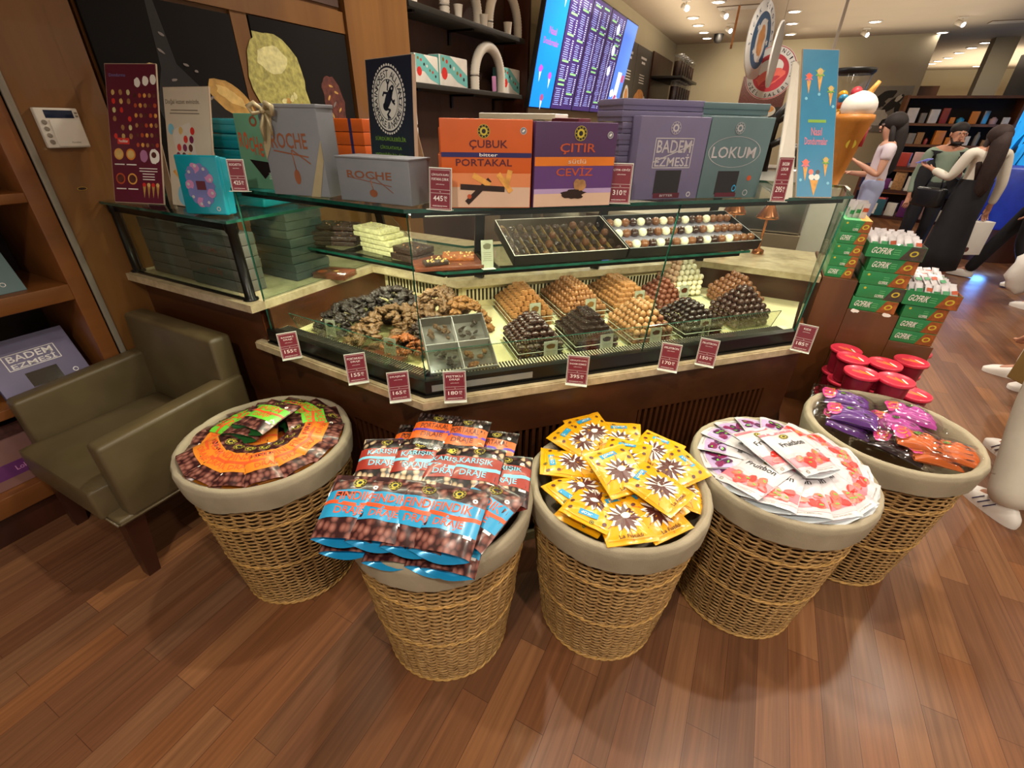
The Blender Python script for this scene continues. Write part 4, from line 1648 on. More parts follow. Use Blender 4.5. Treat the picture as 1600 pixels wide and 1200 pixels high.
g.rect(w * 0.52, h * 0.05, w * 0.40, h * 0.065, 'label_wine', zz + .0002)
g.text('BITTER', w * 0.52, h * 0.05, h * 0.028, 'print_silver', zz + .0005, w * 0.2)
g.disc(w * 0.86, h * 0.06, h * 0.035, 'print_silver', zz, 16, r0=h * 0.02)
tag(g.build('chocolate_box'), 'lilac almond paste box standing upright with a dark window', 'chocolate box')
hs = (hz(985, 152, T.translation) - ZC)
nb = 9
bh_ = hs / nb
for i in range(nb):
    g = G(T)
    x0 = -0.052 + 0.004 * math.sin(i * 2.3)
    g.box(x0 + 0.02, w * 1.02, i * bh_ + 0.0006, (i + 1) * bh_ - 0.001, -0.052 - 0.16, -0.054, 'box_lilac', 0.0015)
    g.box(x0 + 0.018, w * 1.025, (i + 0.42) * bh_, (i + 1) * bh_ - 0.0006, -0.054 - 0.16, -0.052, 'box_lilac', 0.0015)
    for k in range(14):
        g.rect(x0 + 0.0175, 0, 0.0001, 0.0001, 'box_lilac_line', 0) if False else None
    o = tag(g.build('chocolate_box'), 'lilac box in the tall flat stack behind the upright lilac box', 'chocolate box', 'flat stack of lilac boxes')
    if i == nb - 1:
        o['label'] = 'lilac box topmost of the flat stack behind the upright one'
        del o['group']

# teal box LOKUM and stack
T, w, h = stand(1088, 310, 1180, 309, ZC, 181, 0, '', '', '')
P = T.translation.copy()
Q = at_z(1180, 309, ZC)
k_ = (P.x - P.y)
Q = at_k(1180, 309, k_ + 0.03)
Q.z = ZC
T = frame(P, Q - P, (0, 0, 1))
w = (Q - P).length
g = G(T)
g.box(0, w, 0, h, -0.05, 0, 'box_teal', 0.002)
crest(g, w * 0.46, h * 0.87, h * 0.07, 'print_silver', 'box_teal')
g.text('LOKUM', w * 0.45, h * 0.58, h * 0.14, 'print_silver', zz, w * 0.70)
g.disc(w * 0.46, h * 0.585, w * 0.42, 'print_silver', zz, 34, h * 0.19, r0=w * 0.41)
g.rect(w * 0.44, h * 0.20, w * 0.35, h * 0.30, 'window_dark', zz)
g.rect(w * 0.46, h * 0.045, w * 0.35, h * 0.055, 'label_wine', zz + .0002)
g.disc(w * 0.80, h * 0.26, h * 0.035, 'print_rust', zz, 16)
g.disc(w * 0.79, h * 0.07, h * 0.04, 'print_silver', zz, 16, r0=h * 0.03)
g.disc(w * 0.58, h * 0.13, w * 0.035, 'bag_blue', zz + .0006, 16, h * 0.045, r0=w * 0.022)
tag(g.build('chocolate_box'), 'grey teal Turkish delight box standing upright with a dark window', 'chocolate box')
hs = (hz(1095, 158, P) - ZC)
for i in range(8):
    g = G(T)
    bh_ = hs / 8
    g.box(-0.004, w * 1.04, i * bh_ + 0.0006, (i + 1) * bh_ - 0.0006, -0.215, -0.053, 'box_teal', 0.002)
    g.box(-0.006, w * 1.045, (i + 0.45) * bh_, (i + 1) * bh_ - 0.0003, -0.217, -0.051, 'box_teal', 0.002)
    tag(g.build('chocolate_box'), 'grey teal box in the flat stack behind the upright teal box', 'chocolate box', 'flat stack of teal boxes')

# grey ROCHE boxes
def roche(T, w, h, d, label, sc=1.0, ribbon=False):
    t = thing('chocolate_box', label, 'chocolate box', T)
    g = G()
    g.box(0, w, 0, h, -d, 0, 'box_grey', 0.002)
    g.box(-0.002, w + 0.002, h * 0.965, h + 0.001, -d - 0.002, 0.002, 'box_grey', 0.0015)
    g.text('ROCHE', w * 0.45, h * 0.62, h * 0.17, 'print_copper', 0.0007, w * 0.62)
    g.rect(w * 0.45, h * 0.48, w * 0.6, h * 0.015, 'print_copper', 0.0007, -0.12)
    g.rect(w * 0.62, h * 0.45, w * 0.34, h * 0.015, 'print_copper', 0.0009, -0.55)
    g.tube([(w * 0.47, h * 0.52, 0.001), (w * 0.49, h * 0.30, 0.001)], 0.0012, 'print_copper', 6)
    g.disc(w * 0.49, h * 0.22, w * 0.055, 'print_copper', 0.0008, 18, h * 0.085)
    g.build('box_body', t)
    if ribbon:
        g = G()
        g.poly([(w * 0.16, h * 1.001, 0.0016), (w * 0.30, h * 1.001, 0.0016), (w * 0.12, h * 0.55, 0.0016), (w * 0.0, h * 0.40, 0.0016), (w * 0.0, h * 0.55, 0.0016)], 'ribbon')
        g.poly([(w * 0.68, 0.0, 0.0018), (w * 0.84, 0.0, 0.0018), (w * 1.001, h * 0.42, 0.0018), (w * 1.001, h * 0.64, 0.0018)], 'ribbon')
        g.build('ribbon', t)
        g = G(loc(w * 0.17, h * 0.93, 0.004))
        for s in (-1, 1):
            g.tube([(0, 0, 0.005), (0.02 * s, 0.018, 0.016), (0.038 * s, 0.010, 0.018), (0.034 * s, -0.008, 0.012), (0, 0, 0.006)], [0.004, 0.007, 0.008, 0.006, 0.003], 'ribbon', 8)
        g.tube([(0, 0, 0.005), (-0.012, -0.04, 0.014), (-0.02, -0.075, 0.004)], [0.003, 0.006, 0.003], 'ribbon', 6)
        g.tube([(0, 0, 0.005), (0.016, -0.03, 0.012), (0.012, -0.06, 0.004)], [0.003, 0.005, 0.003], 'ribbon', 6)
        g.ball((0, 0, 0.010), 0.008, 'ribbon')
        g.build('bow', t)
    return t
T, w, h = stand(430, 303, 516, 309, ZC, 163, 0, '', '', '')
roche(T, w * 1.0, h * 1.0, 0.075, 'large grey box with copper lettering and a cream bow, standing on the glass', ribbon=True)
T, w, h = stand(534, 312, 644, 323, ZC, 243, 0, '', '', '')
roche(T, w, h, 0.10, 'smaller grey box with copper lettering, lower than the one with the bow')

# orange boxes stack between the grey box and the navy sign
P = at_y(514, 280, 1.34)
h = hz(514, 184, P) - ZC
Tq = frame((P.x, P.y, ZC), (1, 0.05, 0), (0, 0, 1))
for i in range(5):
    g = G(Tq)
    bh_ = h / 5
    g.box(0, 0.19, i * bh_ + 0.0005, (i + 1) * bh_ - 0.001, -0.14, 0, 'box_orange', 0.002)
    g.rect(0.135, (i + 0.5) * bh_, 0.012, bh_ * 0.96, 'box_blue_stripe', 0.0006)
    tag(g.build('chocolate_box'), 'flat orange box with violet stripe in the stack between grey box and navy sign', 'chocolate box', 'flat orange boxes beside the navy sign')

# green ROCHETTA box
wd_ = Vector((math.sin(math.radians(80)), math.cos(math.radians(80)), 0))
T = frame((-1.515, 1.045, ZC), wd_, (0, 0, 1)) @ Euler((-0.09, 0, 0)).to_matrix().to_4x4()
w, h = 0.163, 0.213
g = G(T)
g.box(0, w, 0, h, -0.03, 0, 'box_green', 0.002)
g.disc(w * 0.45, h * 0.9, w * 0.09, 'print_copper', zz, 14, r0=w * 0.05)
s = 'RoCHeTTA'
for i, ch in enumerate(s):
    g.text(ch, w * (0.10 + 0.112 * i), h * (0.66 - 0.032 * i + 0.02 * (i % 2)), h * (0.19 + 0.05 * (i % 2)), 'print_rust', zz + .0002, w * 0.095)
g.poly([(w * 0.22, h * 0.40, zz), (w * 0.86, h * 0.36, zz), (w * 0.52, h * 0.14, zz)], 'window_dark')
for k in range(4):
    g.rect(w * 0.75, h * (0.15 + 0.025 * k), w * 0.25, h * 0.006, 'white', zz)
tag(g.build('chocolate_box'), 'pale green box with rust lettering and a dark triangle, at the left end', 'chocolate box')

# teal tins on the low glass cabinet
ZL = 1.2425
def tin(T, w, h, d, label, art=True, group=None):
    t = thing('biscuit_tin', label, 'tin', T, group)
    g = G()
    g.box(0, w, 0, h, -d, -0.012, 'tin_teal', 0.008)
    g.build('tin_body', t)
    g = G()
    g.box(-0.002, w + 0.002, -0.002, h + 0.002, -0.022, 0.0, 'tin_teal', 0.006)
    if art:
        n = 14
        for i in range(n):
            a = 2 * PI * i / n
            g.blob(w * 0.5 + w * 0.26 * math.cos(a), h * 0.5 + h * 0.30 * math.sin(a), w * 0.10, h * 0.085, ('tin_print', 'tin_pink', 'tin_print')[i % 3], 0.0006 + 0.00005 * i, i, 0.4, 12)
        g.blob(w * 0.5, h * 0.5, w * 0.24, h * 0.30, 'tin_print', 0.0005, 3, 0.15, 26)
        g.rect(w * 0.52, h * 0.5, w * 0.22, h * 0.15, 'label_wine', 0.0016)
        for i in range(9):
            a = 2 * PI * i / 9 + 0.3
            g.disc(w * 0.5 + w * 0.28 * math.cos(a), h * 0.5 + h * 0.33 * math.sin(a), w * 0.035, 'print_silver', 0.0018, 10)
        g.disc(w * 0.83, h * 0.10, w * 0.05, 'print_silver', 0.0006, 14, r0=w * 0.03)
    g.build('lid', t)
    return t
P, Q = at_z(293, 337, ZL), at_z(340, 341, ZL)
P.z = Q.z = ZL + 0.008
h = hz(262, 243, P) - ZL
T = frame(P, Vector((0.93, 0.36, 0)), (0, 0, 1)) @ Euler((-0.12, 0, 0)).to_matrix().to_4x4()
tin(T, 0.150, h * 0.97, 0.06, 'square teal tin standing on edge in front of the tin stack')
P = at_z(285, 322, ZL)
for i in range(6):
    T = frame((-1.965 + 0.008 * (i % 2), 1.20, ZL + 0.001 + i * 0.050), (1, 0.10, 0), (0, 1, 0)) @ Matrix.Translation((0, 0, 0.048))
    lab = 'teal tin lying flat in the stack behind the upright tin'
    tin(T, 0.27, 0.17, 0.0485, lab, False, 'teal tins lying in a stack')

# menu stands on the low cabinet
def stand_card(T, w, h, m, art, label, name='menu_stand', th=0.006):
    t = thing(name, label, 'sign', T)
    g = G()
    g.box(0, w, 0, h, -th, 0, 'board_edge')
    g.rect(w / 2, h / 2, w * 0.985, h * 0.99, m, 0.0004)
    art(g, w, h)
    g.build('card', t)
    g = G()
    g.slab((w * 0.2, h * 0.7, -th), (w * 0.2, 0.001, -0.09), 0.03, 'board_edge', 0.003)
    g.slab((w * 0.8, h * 0.7, -th), (w * 0.8, 0.001, -0.09), 0.03, 'board_edge', 0.003)
    g.build('easel_leg', t)
    return t
def art_menu(g, w, h):
    z = 0.0008
    rnd = random.Random(3)
    g.text('Dondurma', w * 0.24, h * 0.92, h * 0.022, 'tin_print', z, w * 0.32)
    for (x, y) in ((0.62, 0.87), (0.78, 0.88), (0.93, 0.89)):
        g.blob(w * x, h * y, w * 0.06, h * 0.035, 'white', z, x * 30, 0.2, 12)
    for r_ in range(6):
        for c in range(3):
            if (r_ + c) % 5 == 4:
                continue
            g.blob(w * (0.13 + 0.15 * c), h * (0.80 - 0.062 * r_), w * 0.035, h * 0.020, ('almond_light', 'walnut', 'pistachio_light', 'strawberry')[(r_ * 3 + c) % 4], z, r_ + c, 0.2, 10)
        for c in range(5):
            g.blob(w * (0.56 + 0.095 * c), h * (0.78 - 0.07 * r_), w * 0.032, h * 0.016, ('cocoa_red', 'print_rust', 'orange_peel', 'walnut')[(r_ + c) % 4], z, r_ * c, 0.2, 10)
    g.rect(w * 0.27, h * 0.455, w * 0.24, h * 0.045, 'strawberry', z)
    g.text('Yenilikler', w * 0.27, h * 0.455, h * 0.02, 'white', z + .0003, w * 0.19)
    for (x, y, mm) in ((0.16, 0.36, 'orange_peel'), (0.40, 0.36, 'bag_orange'), (0.16, 0.18, 'print_rust'), (0.40, 0.18, 'orange_peel')):
        g.disc(w * x, h * y, w * 0.095, mm, z, 18)
        g.disc(w * x, h * y, w * 0.07, 'almond_light' if y > 0.3 else 'cocoa_red', z + .0003, 16)
        g.rect(w * x, h * (y - 0.075), w * 0.2, h * 0.008, 'white', z)
    g.blob(w * 0.66, h * 0.35, w * 0.075, h * 0.045, 'tin_pink', z, 4, 0.1)
    g.blob(w * 0.87, h * 0.35, w * 0.10, h * 0.055, 'white', z, 6, 0.2)
    g.disc(w * 0.86, h * 0.36, w * 0.05, 'star_brown', z + .0003, 14)
    for k in range(5):
        g.rect(w * 0.73, h * (0.26 - 0.02 * k), w * (0.36 if k < 2 else 0.24), h * 0.006, 'white', z)
    for k in range(4):
        g.poly([(w * (0.62 + 0.09 * k), h * 0.04, z), (w * (0.60 + 0.09 * k), h * 0.13, z), (w * (0.66 + 0.09 * k), h * 0.13, z)], 'almond')
        g.disc(w * (0.63 + 0.09 * k), h * 0.14, w * 0.035, ('strawberry', 'almond_light')[k % 2], z + .0002, 10)
def lean_frame(P, az, lean):
    wd = Vector((math.sin(math.radians(az)), math.cos(math.radians(az)), 0))
    bk = Vector((-wd.y, wd.x, 0))
    return frame(P, wd, Vector((0, 0, 1)) * math.cos(math.radians(lean)) + bk * math.sin(math.radians(lean)))


stand_card(lean_frame(Vector((-2.282, 1.0, ZL + 0.001)), 72, 20), 0.22, 0.50, 'menu_maroon', art_menu, 'maroon price menu card with rows of small ice cream pictures')
def art_cream(g, w, h):
    z = 0.0008
    g.text('Doğal lezzet evinizde.', w * 0.42, h * 0.88, h * 0.05, 'pole_grey', z, w * 0.76)
    g.rect(w * 0.45, h * 0.815, w * 0.6, h * 0.008, 'pole_grey', z)
    g.rect(w * 0.45, h * 0.79, w * 0.66, h * 0.008, 'pole_grey', z)
    g.rect(w * 0.40, h * 0.54, w * 0.44, h * 0.30, 'offwhite', z, 0.25)
    rnd = random.Random(5)
    for i in range(4):
        for j in range(3):
            g.disc(w * (0.25 + 0.13 * j + 0.03 * i), h * (0.44 + 0.07 * i), w * 0.048, ('berry', 'almond_light', 'strawberry', 'star_brown', 'offwhite')[(i * 2 + j * 3) % 5], z + .0004, 14)
    g.disc(w * 0.12, h * 0.66, w * 0.07, 'bag_cyan', z, 14)
    g.disc(w * 0.50, h * 0.38, w * 0.08, 'bag_cyan', z, 14)
    g.disc(w * 0.30, h * 0.10, w * 0.14, 'bag_cyan', z, 14)
    g.poly([(w * 0.08, h * 0.30, z), (w * 0.14, h * 0.32, z), (w * 0.30, h * 0.20, z)], 'orange_peel')
    g.rect(w * 0.50, h * 0.04, w * 0.3, h * 0.05, 'tin_pink', z)
stand_card(lean_frame(Vector((-2.045, 1.085, ZL + 0.001)), 90, 14), 0.265, 0.405, 'menu_cream', art_cream, 'cream card with chocolate sweets picture behind the teal tins')

# navy certification board
Pn = at_y(582, 270, 1.31)
P = Vector((Pn.x, Pn.y, ZC))
d_ = ray(649, 285)
dh_ = Vector((d_.x, d_.y, 0)).normalized()
# the board is turned: its right edge comes nearer until the width is 0.25 m
s_ = P.xy.length * 1.0
bb = dh_.x * P.x + dh_.y * P.y
w = 0.25
disc_ = bb * bb - (P.xy.length_squared - w * w)
s_ = bb - math.sqrt(max(0.0, disc_))
Q = Vector((dh_.x * s_, dh_.y * s_, ZC))
w = (Q - P).length
h = hz(572, 92, P) - ZC
T = frame(P, Q - P, (0, 0, 1)) @ Euler((-0.06, 0, 0)).to_matrix().to_4x4()
def art_navy(g, w, h):
    z = 0.0009
    cx, cy, r = w * 0.48, h * 0.70, w * 0.355
    for i in range(44):
        a = 2 * PI * i / 44
        g.disc(cx + r * 1.0 * math.cos(a), cy + r * 1.0 * math.sin(a), r * 0.06, 'white', z, 6)
    g.disc(cx, cy, r * 0.985, 'navy_board', z + .0002, 40)
    g.disc(cx, cy, r * 0.93, 'white', z + .0004, 40)
    g.disc(cx, cy, r * 0.61, 'navy_board', z + .0006, 40, r0=r * 0.585)
    g.ringtext('RAINFOREST ALLIANCE', cx, cy, r * 0.765, r * 0.21, 'navy_board', z + .0006, PI / 2, PI * 1.22, True)
    g.ringtext('PEOPLE & NATURE', cx, cy, r * 0.765, r * 0.21, 'navy_board', z + .0006, -PI / 2, PI * 0.76, False)
    # frog
    zf = z + .0008
    g.blob(cx + r * 0.02, cy + r * 0.02, r * 0.40, r * 0.17, 'navy_board', zf, 2, 0.1, 20, 0.85)
    g.blob(cx - r * 0.16, cy - r * 0.20, r * 0.17, r * 0.12, 'navy_board', zf, 6, 0.1, 16, -0.3)
    g.blob(cx + r * 0.24, cy + r * 0.30, r * 0.17, r * 0.11, 'navy_board', zf, 4, 0.15, 16, 0.6)
    g.disc(cx + r * 0.27, cy + r * 0.33, r * 0.035, 'white', zf + .0003, 10)
    for pts in ([(0.18, 0.10), (0.30, -0.06), (0.40, -0.02)], [(0.30, -0.06), (0.40, -0.12)], [(0.0, 0.30), (0.04, 0.46), (-0.02, 0.56)], [(0.04, 0.46), (0.12, 0.55)],
                [(-0.12, -0.25), (0.12, -0.30), (-0.06, -0.44), (0.10, -0.54)], [(-0.06, -0.44), (0.0, -0.58)], [(-0.02, 0.2), (-0.24, 0.22), (-0.30, 0.14)]):
        for a, b in zip(pts, pts[1:]):
            ax, ay, bx_, by_ = cx + r * a[0], cy + r * a[1], cx + r * b[0], cy + r * b[1]
            g.rect((ax + bx_) / 2, (ay + by_) / 2, math.hypot(bx_ - ax, by_ - ay) + r * 0.05, r * 0.07, 'navy_board', zf, math.atan2(by_ - ay, bx_ - ax))
    g.text('SÜRDÜRÜLEBİLİR', cx, h * 0.415, h * 0.038, 'sign_green', z, w * 0.70)
    g.text('ÇİKOLATAYLA', cx, h * 0.345, h * 0.038, 'sign_green', z, w * 0.5)
    g.text('yaşanabilir bir dünya', cx, h * 0.285, h * 0.038, 'sign_green', z, w * 0.74)
stand_card(T, w, h, 'navy_board', art_navy, 'navy board with white round frog seal and green lettering', 'certificate_board', 0.012)

# blue ice cream board near the right end
M('ice_white', '#e9e6dd', 0.5)
P = Vector((0.108, 1.905, ZC))
wd_ = Vector((math.sin(math.radians(60)), math.cos(math.radians(60)), 0))
bk_ = Vector((-wd_.y, wd_.x, 0))
up_ = Vector((0, 0, 1)) * math.cos(math.radians(25)) + bk_ * math.sin(math.radians(25))
w, h = 0.125, 0.475
TB = frame(P, wd_, up_)
def art_blue(g, w, h):
    z = 0.0009
    for (x, y, s) in ((0.2, 0.80, 1), (0.50, 0.83, 1.2), (0.82, 0.72, 1), (0.22, 0.22, 1.1), (0.78, 0.24, 1)):
        g.poly([(w * (x - 0.06 * s), h * (y - 0.01), z), (w * (x + 0.06 * s), h * (y - 0.01), z), (w * x, h * (y - 0.10 * s), z)], 'orange_peel')
        g.star(w * x, h * (y + 0.01), w * 0.13 * s, w * 0.06 * s, 'sign_green' if x > 0.4 else 'sign_pink', z + .0003, 6)
        g.disc(w * x, h * (y + 0.02), w * 0.07 * s, 'strawberry_light' if x < 0.4 else 'almond_light', z + .0005, 12)
    g.poly([(w * 0.36, h * 0.12, z), (w * 0.60, h * 0.12, z), (w * 0.48, h * 0.01, z)], 'orange_peel')
    g.disc(w * 0.40, h * 0.14, w * 0.08, 'ice_white', z + .0004, 14)
    g.disc(w * 0.55, h * 0.14, w * 0.08, 'ice_white', z + .0005, 14)
    g.disc(w * 0.38, h * 0.175, w * 0.07, 'strawberry_light', z + .0006, 14)
    g.disc(w * 0.57, h * 0.175, w * 0.06, 'choc_dark', z + .0006, 14)
    for (x, y) in ((0.15, 0.67), (0.9, 0.62), (0.1, 0.12), (0.87, 0.10), (0.5, 0.70)):
        g.disc(w * x, h * y, w * 0.04, 'bag_cyan', z, 12)
    g.rect(w * 0.48, h * 0.52, w * 0.5, h * 0.02, 'sign_green', z)
    g.text('Nasıl', w * 0.48, h * 0.450, h * 0.055, 'sign_pink', z, w * 0.30)
    g.text('Dondurmalar', w * 0.48, h * 0.385, h * 0.05, 'sign_pink', z, w * 0.64)
t = thing('ice_cream_board', 'tall narrow blue ice cream board leaning back near the right end of the glass', 'sign', TB)
g = G()
g.box(0, w, 0, h, -0.006, 0, 'board_edge')
g.rect(w / 2, h / 2, w * 0.985, h * 0.99, 'sign_blue', 0.0004)
art_blue(g, w, h)
g.build('card', t)
# white board leaning beside it
P2 = at_z(1207, 314, ZC)
top_ = TB @ Vector((0.0, h * 0.93, -0.012))
low_ = TB @ Vector((-0.004, 0.0, -0.012))
off = Vector((-0.003, 0.006, 0))
vs = [P2, low_, top_, top_ + Vector((-0.02, 0.0, 0.0))]
g = G()
g.add([tuple(v) for v in vs] + [tuple(v + off) for v in vs], [(0, 1, 2, 3), (7, 6, 5, 4), (0, 4, 5, 1), (1, 5, 6, 2), (2, 6, 7, 3), (3, 7, 4, 0)], 'offwhite')
tag(g.build('display_board'), 'pale grey triangular board side beside the blue ice cream board', 'sign')

# price tags --------------------------------------------------------------
def price_tag(px, py, z, lines, price, label, h=0.095, w=0.062, face=None, lean=-0.12):
    P = at_z(px, py, z)
    P.z = z + 0.001
    d = Vector((-P.x, -P.y, 0)).normalized()
    if face:
        d = Vector(face).normalized()
    x = Vector((-d.y, d.x, 0))
    T = frame(P, x, (0, 0, 1)) @ Euler((lean, 0, 0)).to_matrix().to_4x4()
    t = thing('price_tag', label, 'price tag', T)
    g = G()
    g.box(-w / 2 - 0.002, w / 2 + 0.002, 0, h + 0.003, -0.0022, -0.0012, 'acrylic_edge')
    g.box(-w / 2 - 0.002, w / 2 + 0.002, 0, 0.002, -0.0022, 0.016, 'acrylic_edge')
    g.slab((0, 0.001, 0), (0, 0.001, -0.03), w * 0.8, 'acrylic_edge', 0.002)
    g.build('holder', t)
    g = G()
    g.box(-w / 2, w / 2, 0.002, h, -0.0011, 0.0, 'tag_red')
    z_ = 0.0003
    for (x0, y0, ww, hh) in ((0, h * 0.97, w * 0.93, 0.0007), (0, h * 0.04, w * 0.93, 0.0007), (-w * 0.465, h * 0.505, 0.0007, h * 0.93), (w * 0.465, h * 0.505, 0.0007, h * 0.93), (0, h * 0.50, w * 0.93, 0.0007), (0, h * 0.415, w * 0.93, 0.0007)):
        g.rect(x0, y0, ww, hh, 'tag_text', z_)
    for i, s in enumerate(lines):
        g.text(s, 0, h * (0.86 - 0.115 * i), h * 0.075, 'tag_text', z_, min(w * 0.8, w * 0.095 * len(s)))
    g.text('çikolata', 0, h * (0.86 - 0.115 * len(lines)), h * 0.03, 'tag_text', z_, w * 0.4)
    g.text('kg', 0, h * 0.455, h * 0.035, 'tag_text', z_)
    g.text(price, -w * 0.10, h * 0.29, h * 0.13, 'tag_text', z_, w * 0.46)
    g.text('00', w * 0.25, h * 0.32, h * 0.06, 'tag_text', z_, w * 0.15)
    g.text('TL', w * 0.25, h * 0.25, h * 0.045, 'tag_text', z_, w * 0.12)
    g.text('KAHVE DÜNYASI', -w * 0.14, h * 0.105, h * 0.04, 'tag_text', z_, w * 0.45)
    g.rect(w * 0.22, h * 0.105, w * 0.22, h * 0.012, 'tag_text', z_)
    g.build('card', t)
    return t
ZG = 0.7825
price_tag(457, 560, ZG, ['BADEMLİ', 'DRAJE'], '155', 'red price tag at the far left of the stone ledge')
price_tag(561, 598, ZG, ['PORTAKALLI', 'DRAJE'], '155', 'red 155 price tag, second from the left on the stone ledge', 0.100, 0.062)
price_tag(626, 626, ZG, ['DRAJELER'], '165', 'red 165 price tag just left of the ledge corner', 0.094, 0.062)
price_tag(712, 627, ZG, ['FISTIKLI', 'DRAJE'], '180', 'red 180 price tag right of the ledge corner', 0.098, 0.066)
price_tag(900, 601, ZG, ['ÇİKOLATA KAPLI', 'BADEM EZMESİ'], '395', 'red 395 price tag in the middle of the ledge', 0.10, 0.068)
price_tag(1042, 579, ZG, ['FRUITBON'], '170', 'red 170 price tag on the right part of the ledge', 0.098, 0.064)
price_tag(1100, 571, ZG, ['FRUITBON'], '150', 'red 150 price tag right of the 170 one', 0.098, 0.062)
price_tag(1249, 549, ZG, ['KIDS'], '185', 'red 185 price tag at the right end of the ledge', 0.105, 0.062)
price_tag(688, 329, ZC, ['ÇİKOLATA KAPLI', 'PORTAKAL ÇUBUK'], '445', 'red 445 price tag in front of the orange box', 0.098, 0.060, (0.15, -1, 0))
price_tag(966, 319, ZC, ['ÇITIR CEVİZ'], '310', 'red 310 price tag between the purple and lilac boxes', 0.105, 0.060, (0.4, -0.9, 0))
price_tag(1214, 316, ZC, ['BADEM', 'LOKUM'], '295', 'red price tag between the teal box and the blue board', 0.125, 0.042, (0.4, -0.9, 0))
price_tag(376, 300, ZC, ['ROCHETTA'], '425', 'red price tag in front of the pale green box', 0.088, 0.048, (0.5, -1, 0))
# ---------------------------------------------------------------- chocolates inside the case
M('milk', '#8a5a33', 0.32, var=0.2, scale=80, coat=0.2)
M('milk_light', '#a67444', 0.34, var=0.2, scale=80, coat=0.2)
M('milk_red', '#6e3a26', 0.32, var=0.2, scale=80, coat=0.2)
M('dark', '#2a1c16', 0.22, var=0.3, scale=80, coat=0.5)
M('dark_ball', '#3a2119', 0.25, var=0.25, scale=80, coat=0.5)
M('white_choc', '#f7efcd', 0.35, var=0.05, scale=80, coat=0.2)
M('milk_ball', '#7b4b2b', 0.28, var=0.2, scale=80, coat=0.4)
M('ivory_pink', '#d3ab8c', 0.35, var=0.1, scale=80)
M('drizzle', '#caa55c', 0.35)
M('bark_dark', '#3b2c24', 0.35, var=0.45, scale=120, bump=0.4)
M('bark_grey', '#352b26', 0.35, var=0.45, scale=120, bump=0.4)
M('cluster_tan', '#735333', 0.4, var=0.35, scale=90, bump=0.4)
M('cluster_brown', '#6d472c', 0.38, var=0.35, scale=90, bump=0.4)
M('cluster_gold', '#916230', 0.4, var=0.35, scale=90, bump=0.4)
M('cluster_orange', '#9c5728', 0.4, var=0.35, scale=90, bump=0.4)
M('bark_green', '#bdb98a', 0.5, var=0.25, scale=70, bump=0.3)
M('tray_black', '#1b1a17', 0.35)
M('tray_grey', '#8a8782', 0.45)
M('card_white', '#dcd8d6', 0.5, var=0.02)
ZF = 0.8005


def piece(kind):
    g = G()
    if kind == 'heart':
        pts = []
        for i in range(16):
            t = 2 * PI * i / 16
            pts.append((0.0155 * math.sin(t) ** 3 * 1.0, 0.0135 * math.cos(t) - 0.0045 * math.cos(2 * t) - 0.002 * math.cos(3 * t)))
        g.prism(pts, 0, 0.013, 'milk_light')
        g.prism([(x * .75, y * .75) for x, y in pts], 0.013, 0.0175, 'milk_light')
    elif kind == 'twin':
        g.box(-0.016, 0.016, -0.010, 0.010, 0, 0.013, 'milk', 0.003)
        g.ball((-0.008, 0, 0.013), 0.0085, 'milk', 10)
        g.ball((0.008, 0, 0.013), 0.0085, 'milk_light', 10)
    elif kind == 'block':
        g.box(-0.016, 0.016, -0.011, 0.011, 0, 0.017, 'milk_light', 0.003)
        g.tube([(-0.012, 0, 0.0175), (0.012, 0, 0.0175)], 0.003, 'milk_light', 6)
    elif kind == 'almond':
        g.ball((0, 0, 0.011), 0.0125, 'dark_ball', 12, 1.25, 0.9, 0.9)
        g.tube([(-0.010, -0.004, 0.0195), (0.006, 0.005, 0.0205)], 0.0008, 'steel', 5)
    elif kind == 'square':
        g.box(-0.0125, 0.0125, -0.0125, 0.0125, 0, 0.016, 'dark', 0.002)
        g.box(-0.007, 0.007, -0.007, 0.007, 0.016, 0.020, 'dark', 0.0015)
    elif kind == 'drizzled':
        g.ball((0, 0, 0.0125), 0.0135, 'milk_red', 12)
        for s in (-1, 0, 1):
            g.tube([(-0.009, s * 0.005, 0.0215), (0, s * 0.005 + 0.002, 0.0258 - abs(s) * .001), (0.009, s * 0.005, 0.0215)], 0.0011, 'drizzle', 5)
    elif kind == 'drizzled_light':
        g.ball((0, 0, 0.0125), 0.0135, 'milk_light', 12)
        g.tube([(-0.009, 0, 0.0215), (0, 0.003, 0.026), (0.009, 0, 0.0215)], 0.0012, 'white_choc', 5)
    elif kind == 'oval':
        g.ball((0, 0, 0.010), 0.012, 'dark', 12, 1.25, 1.0, 0.9)
    else:
        m = {'ball_milk': 'milk_ball', 'ball_dark': 'dark_ball', 'ball_white': 'white_choc', 'ball_pink': 'ivory_pink', 'ball_red': 'milk_red'}[kind]
        g.ball((0, 0, 0.0145), 0.0145, m, 14, k=8)
    return g


PR = {}
PNAME = {'heart': 'heart_praline', 'twin': 'twin_praline', 'block': 'block_praline', 'almond': 'coated_almond', 'square': 'square_praline',
         'drizzled': 'drizzled_praline', 'drizzled_light': 'striped_praline', 'oval': 'oval_praline', 'ball_milk': 'milk_chocolate_ball', 'ball_dark': 'dark_chocolate_ball',
         'ball_white': 'white_chocolate_ball', 'ball_pink': 'ivory_chocolate_ball', 'ball_red': 'brown_chocolate_ball'}
def choc(kind, T, label, group, name='praline'):
    name = PNAME[kind]
    if kind not in PR:
        o = piece(kind).build(name)
        PR[kind] = o
    else:
        o = PR[kind].copy()
        COL.objects.link(o)
    tag(o, label, 'chocolate', group)
    o.matrix_basis = T
    return o


def uvm(u, v, z, a=0.0):
    p = uv(u, v, z)
    return Matrix.Translation(p) @ Euler((0, 0, PI / 4 + a)).to_matrix().to_4x4()


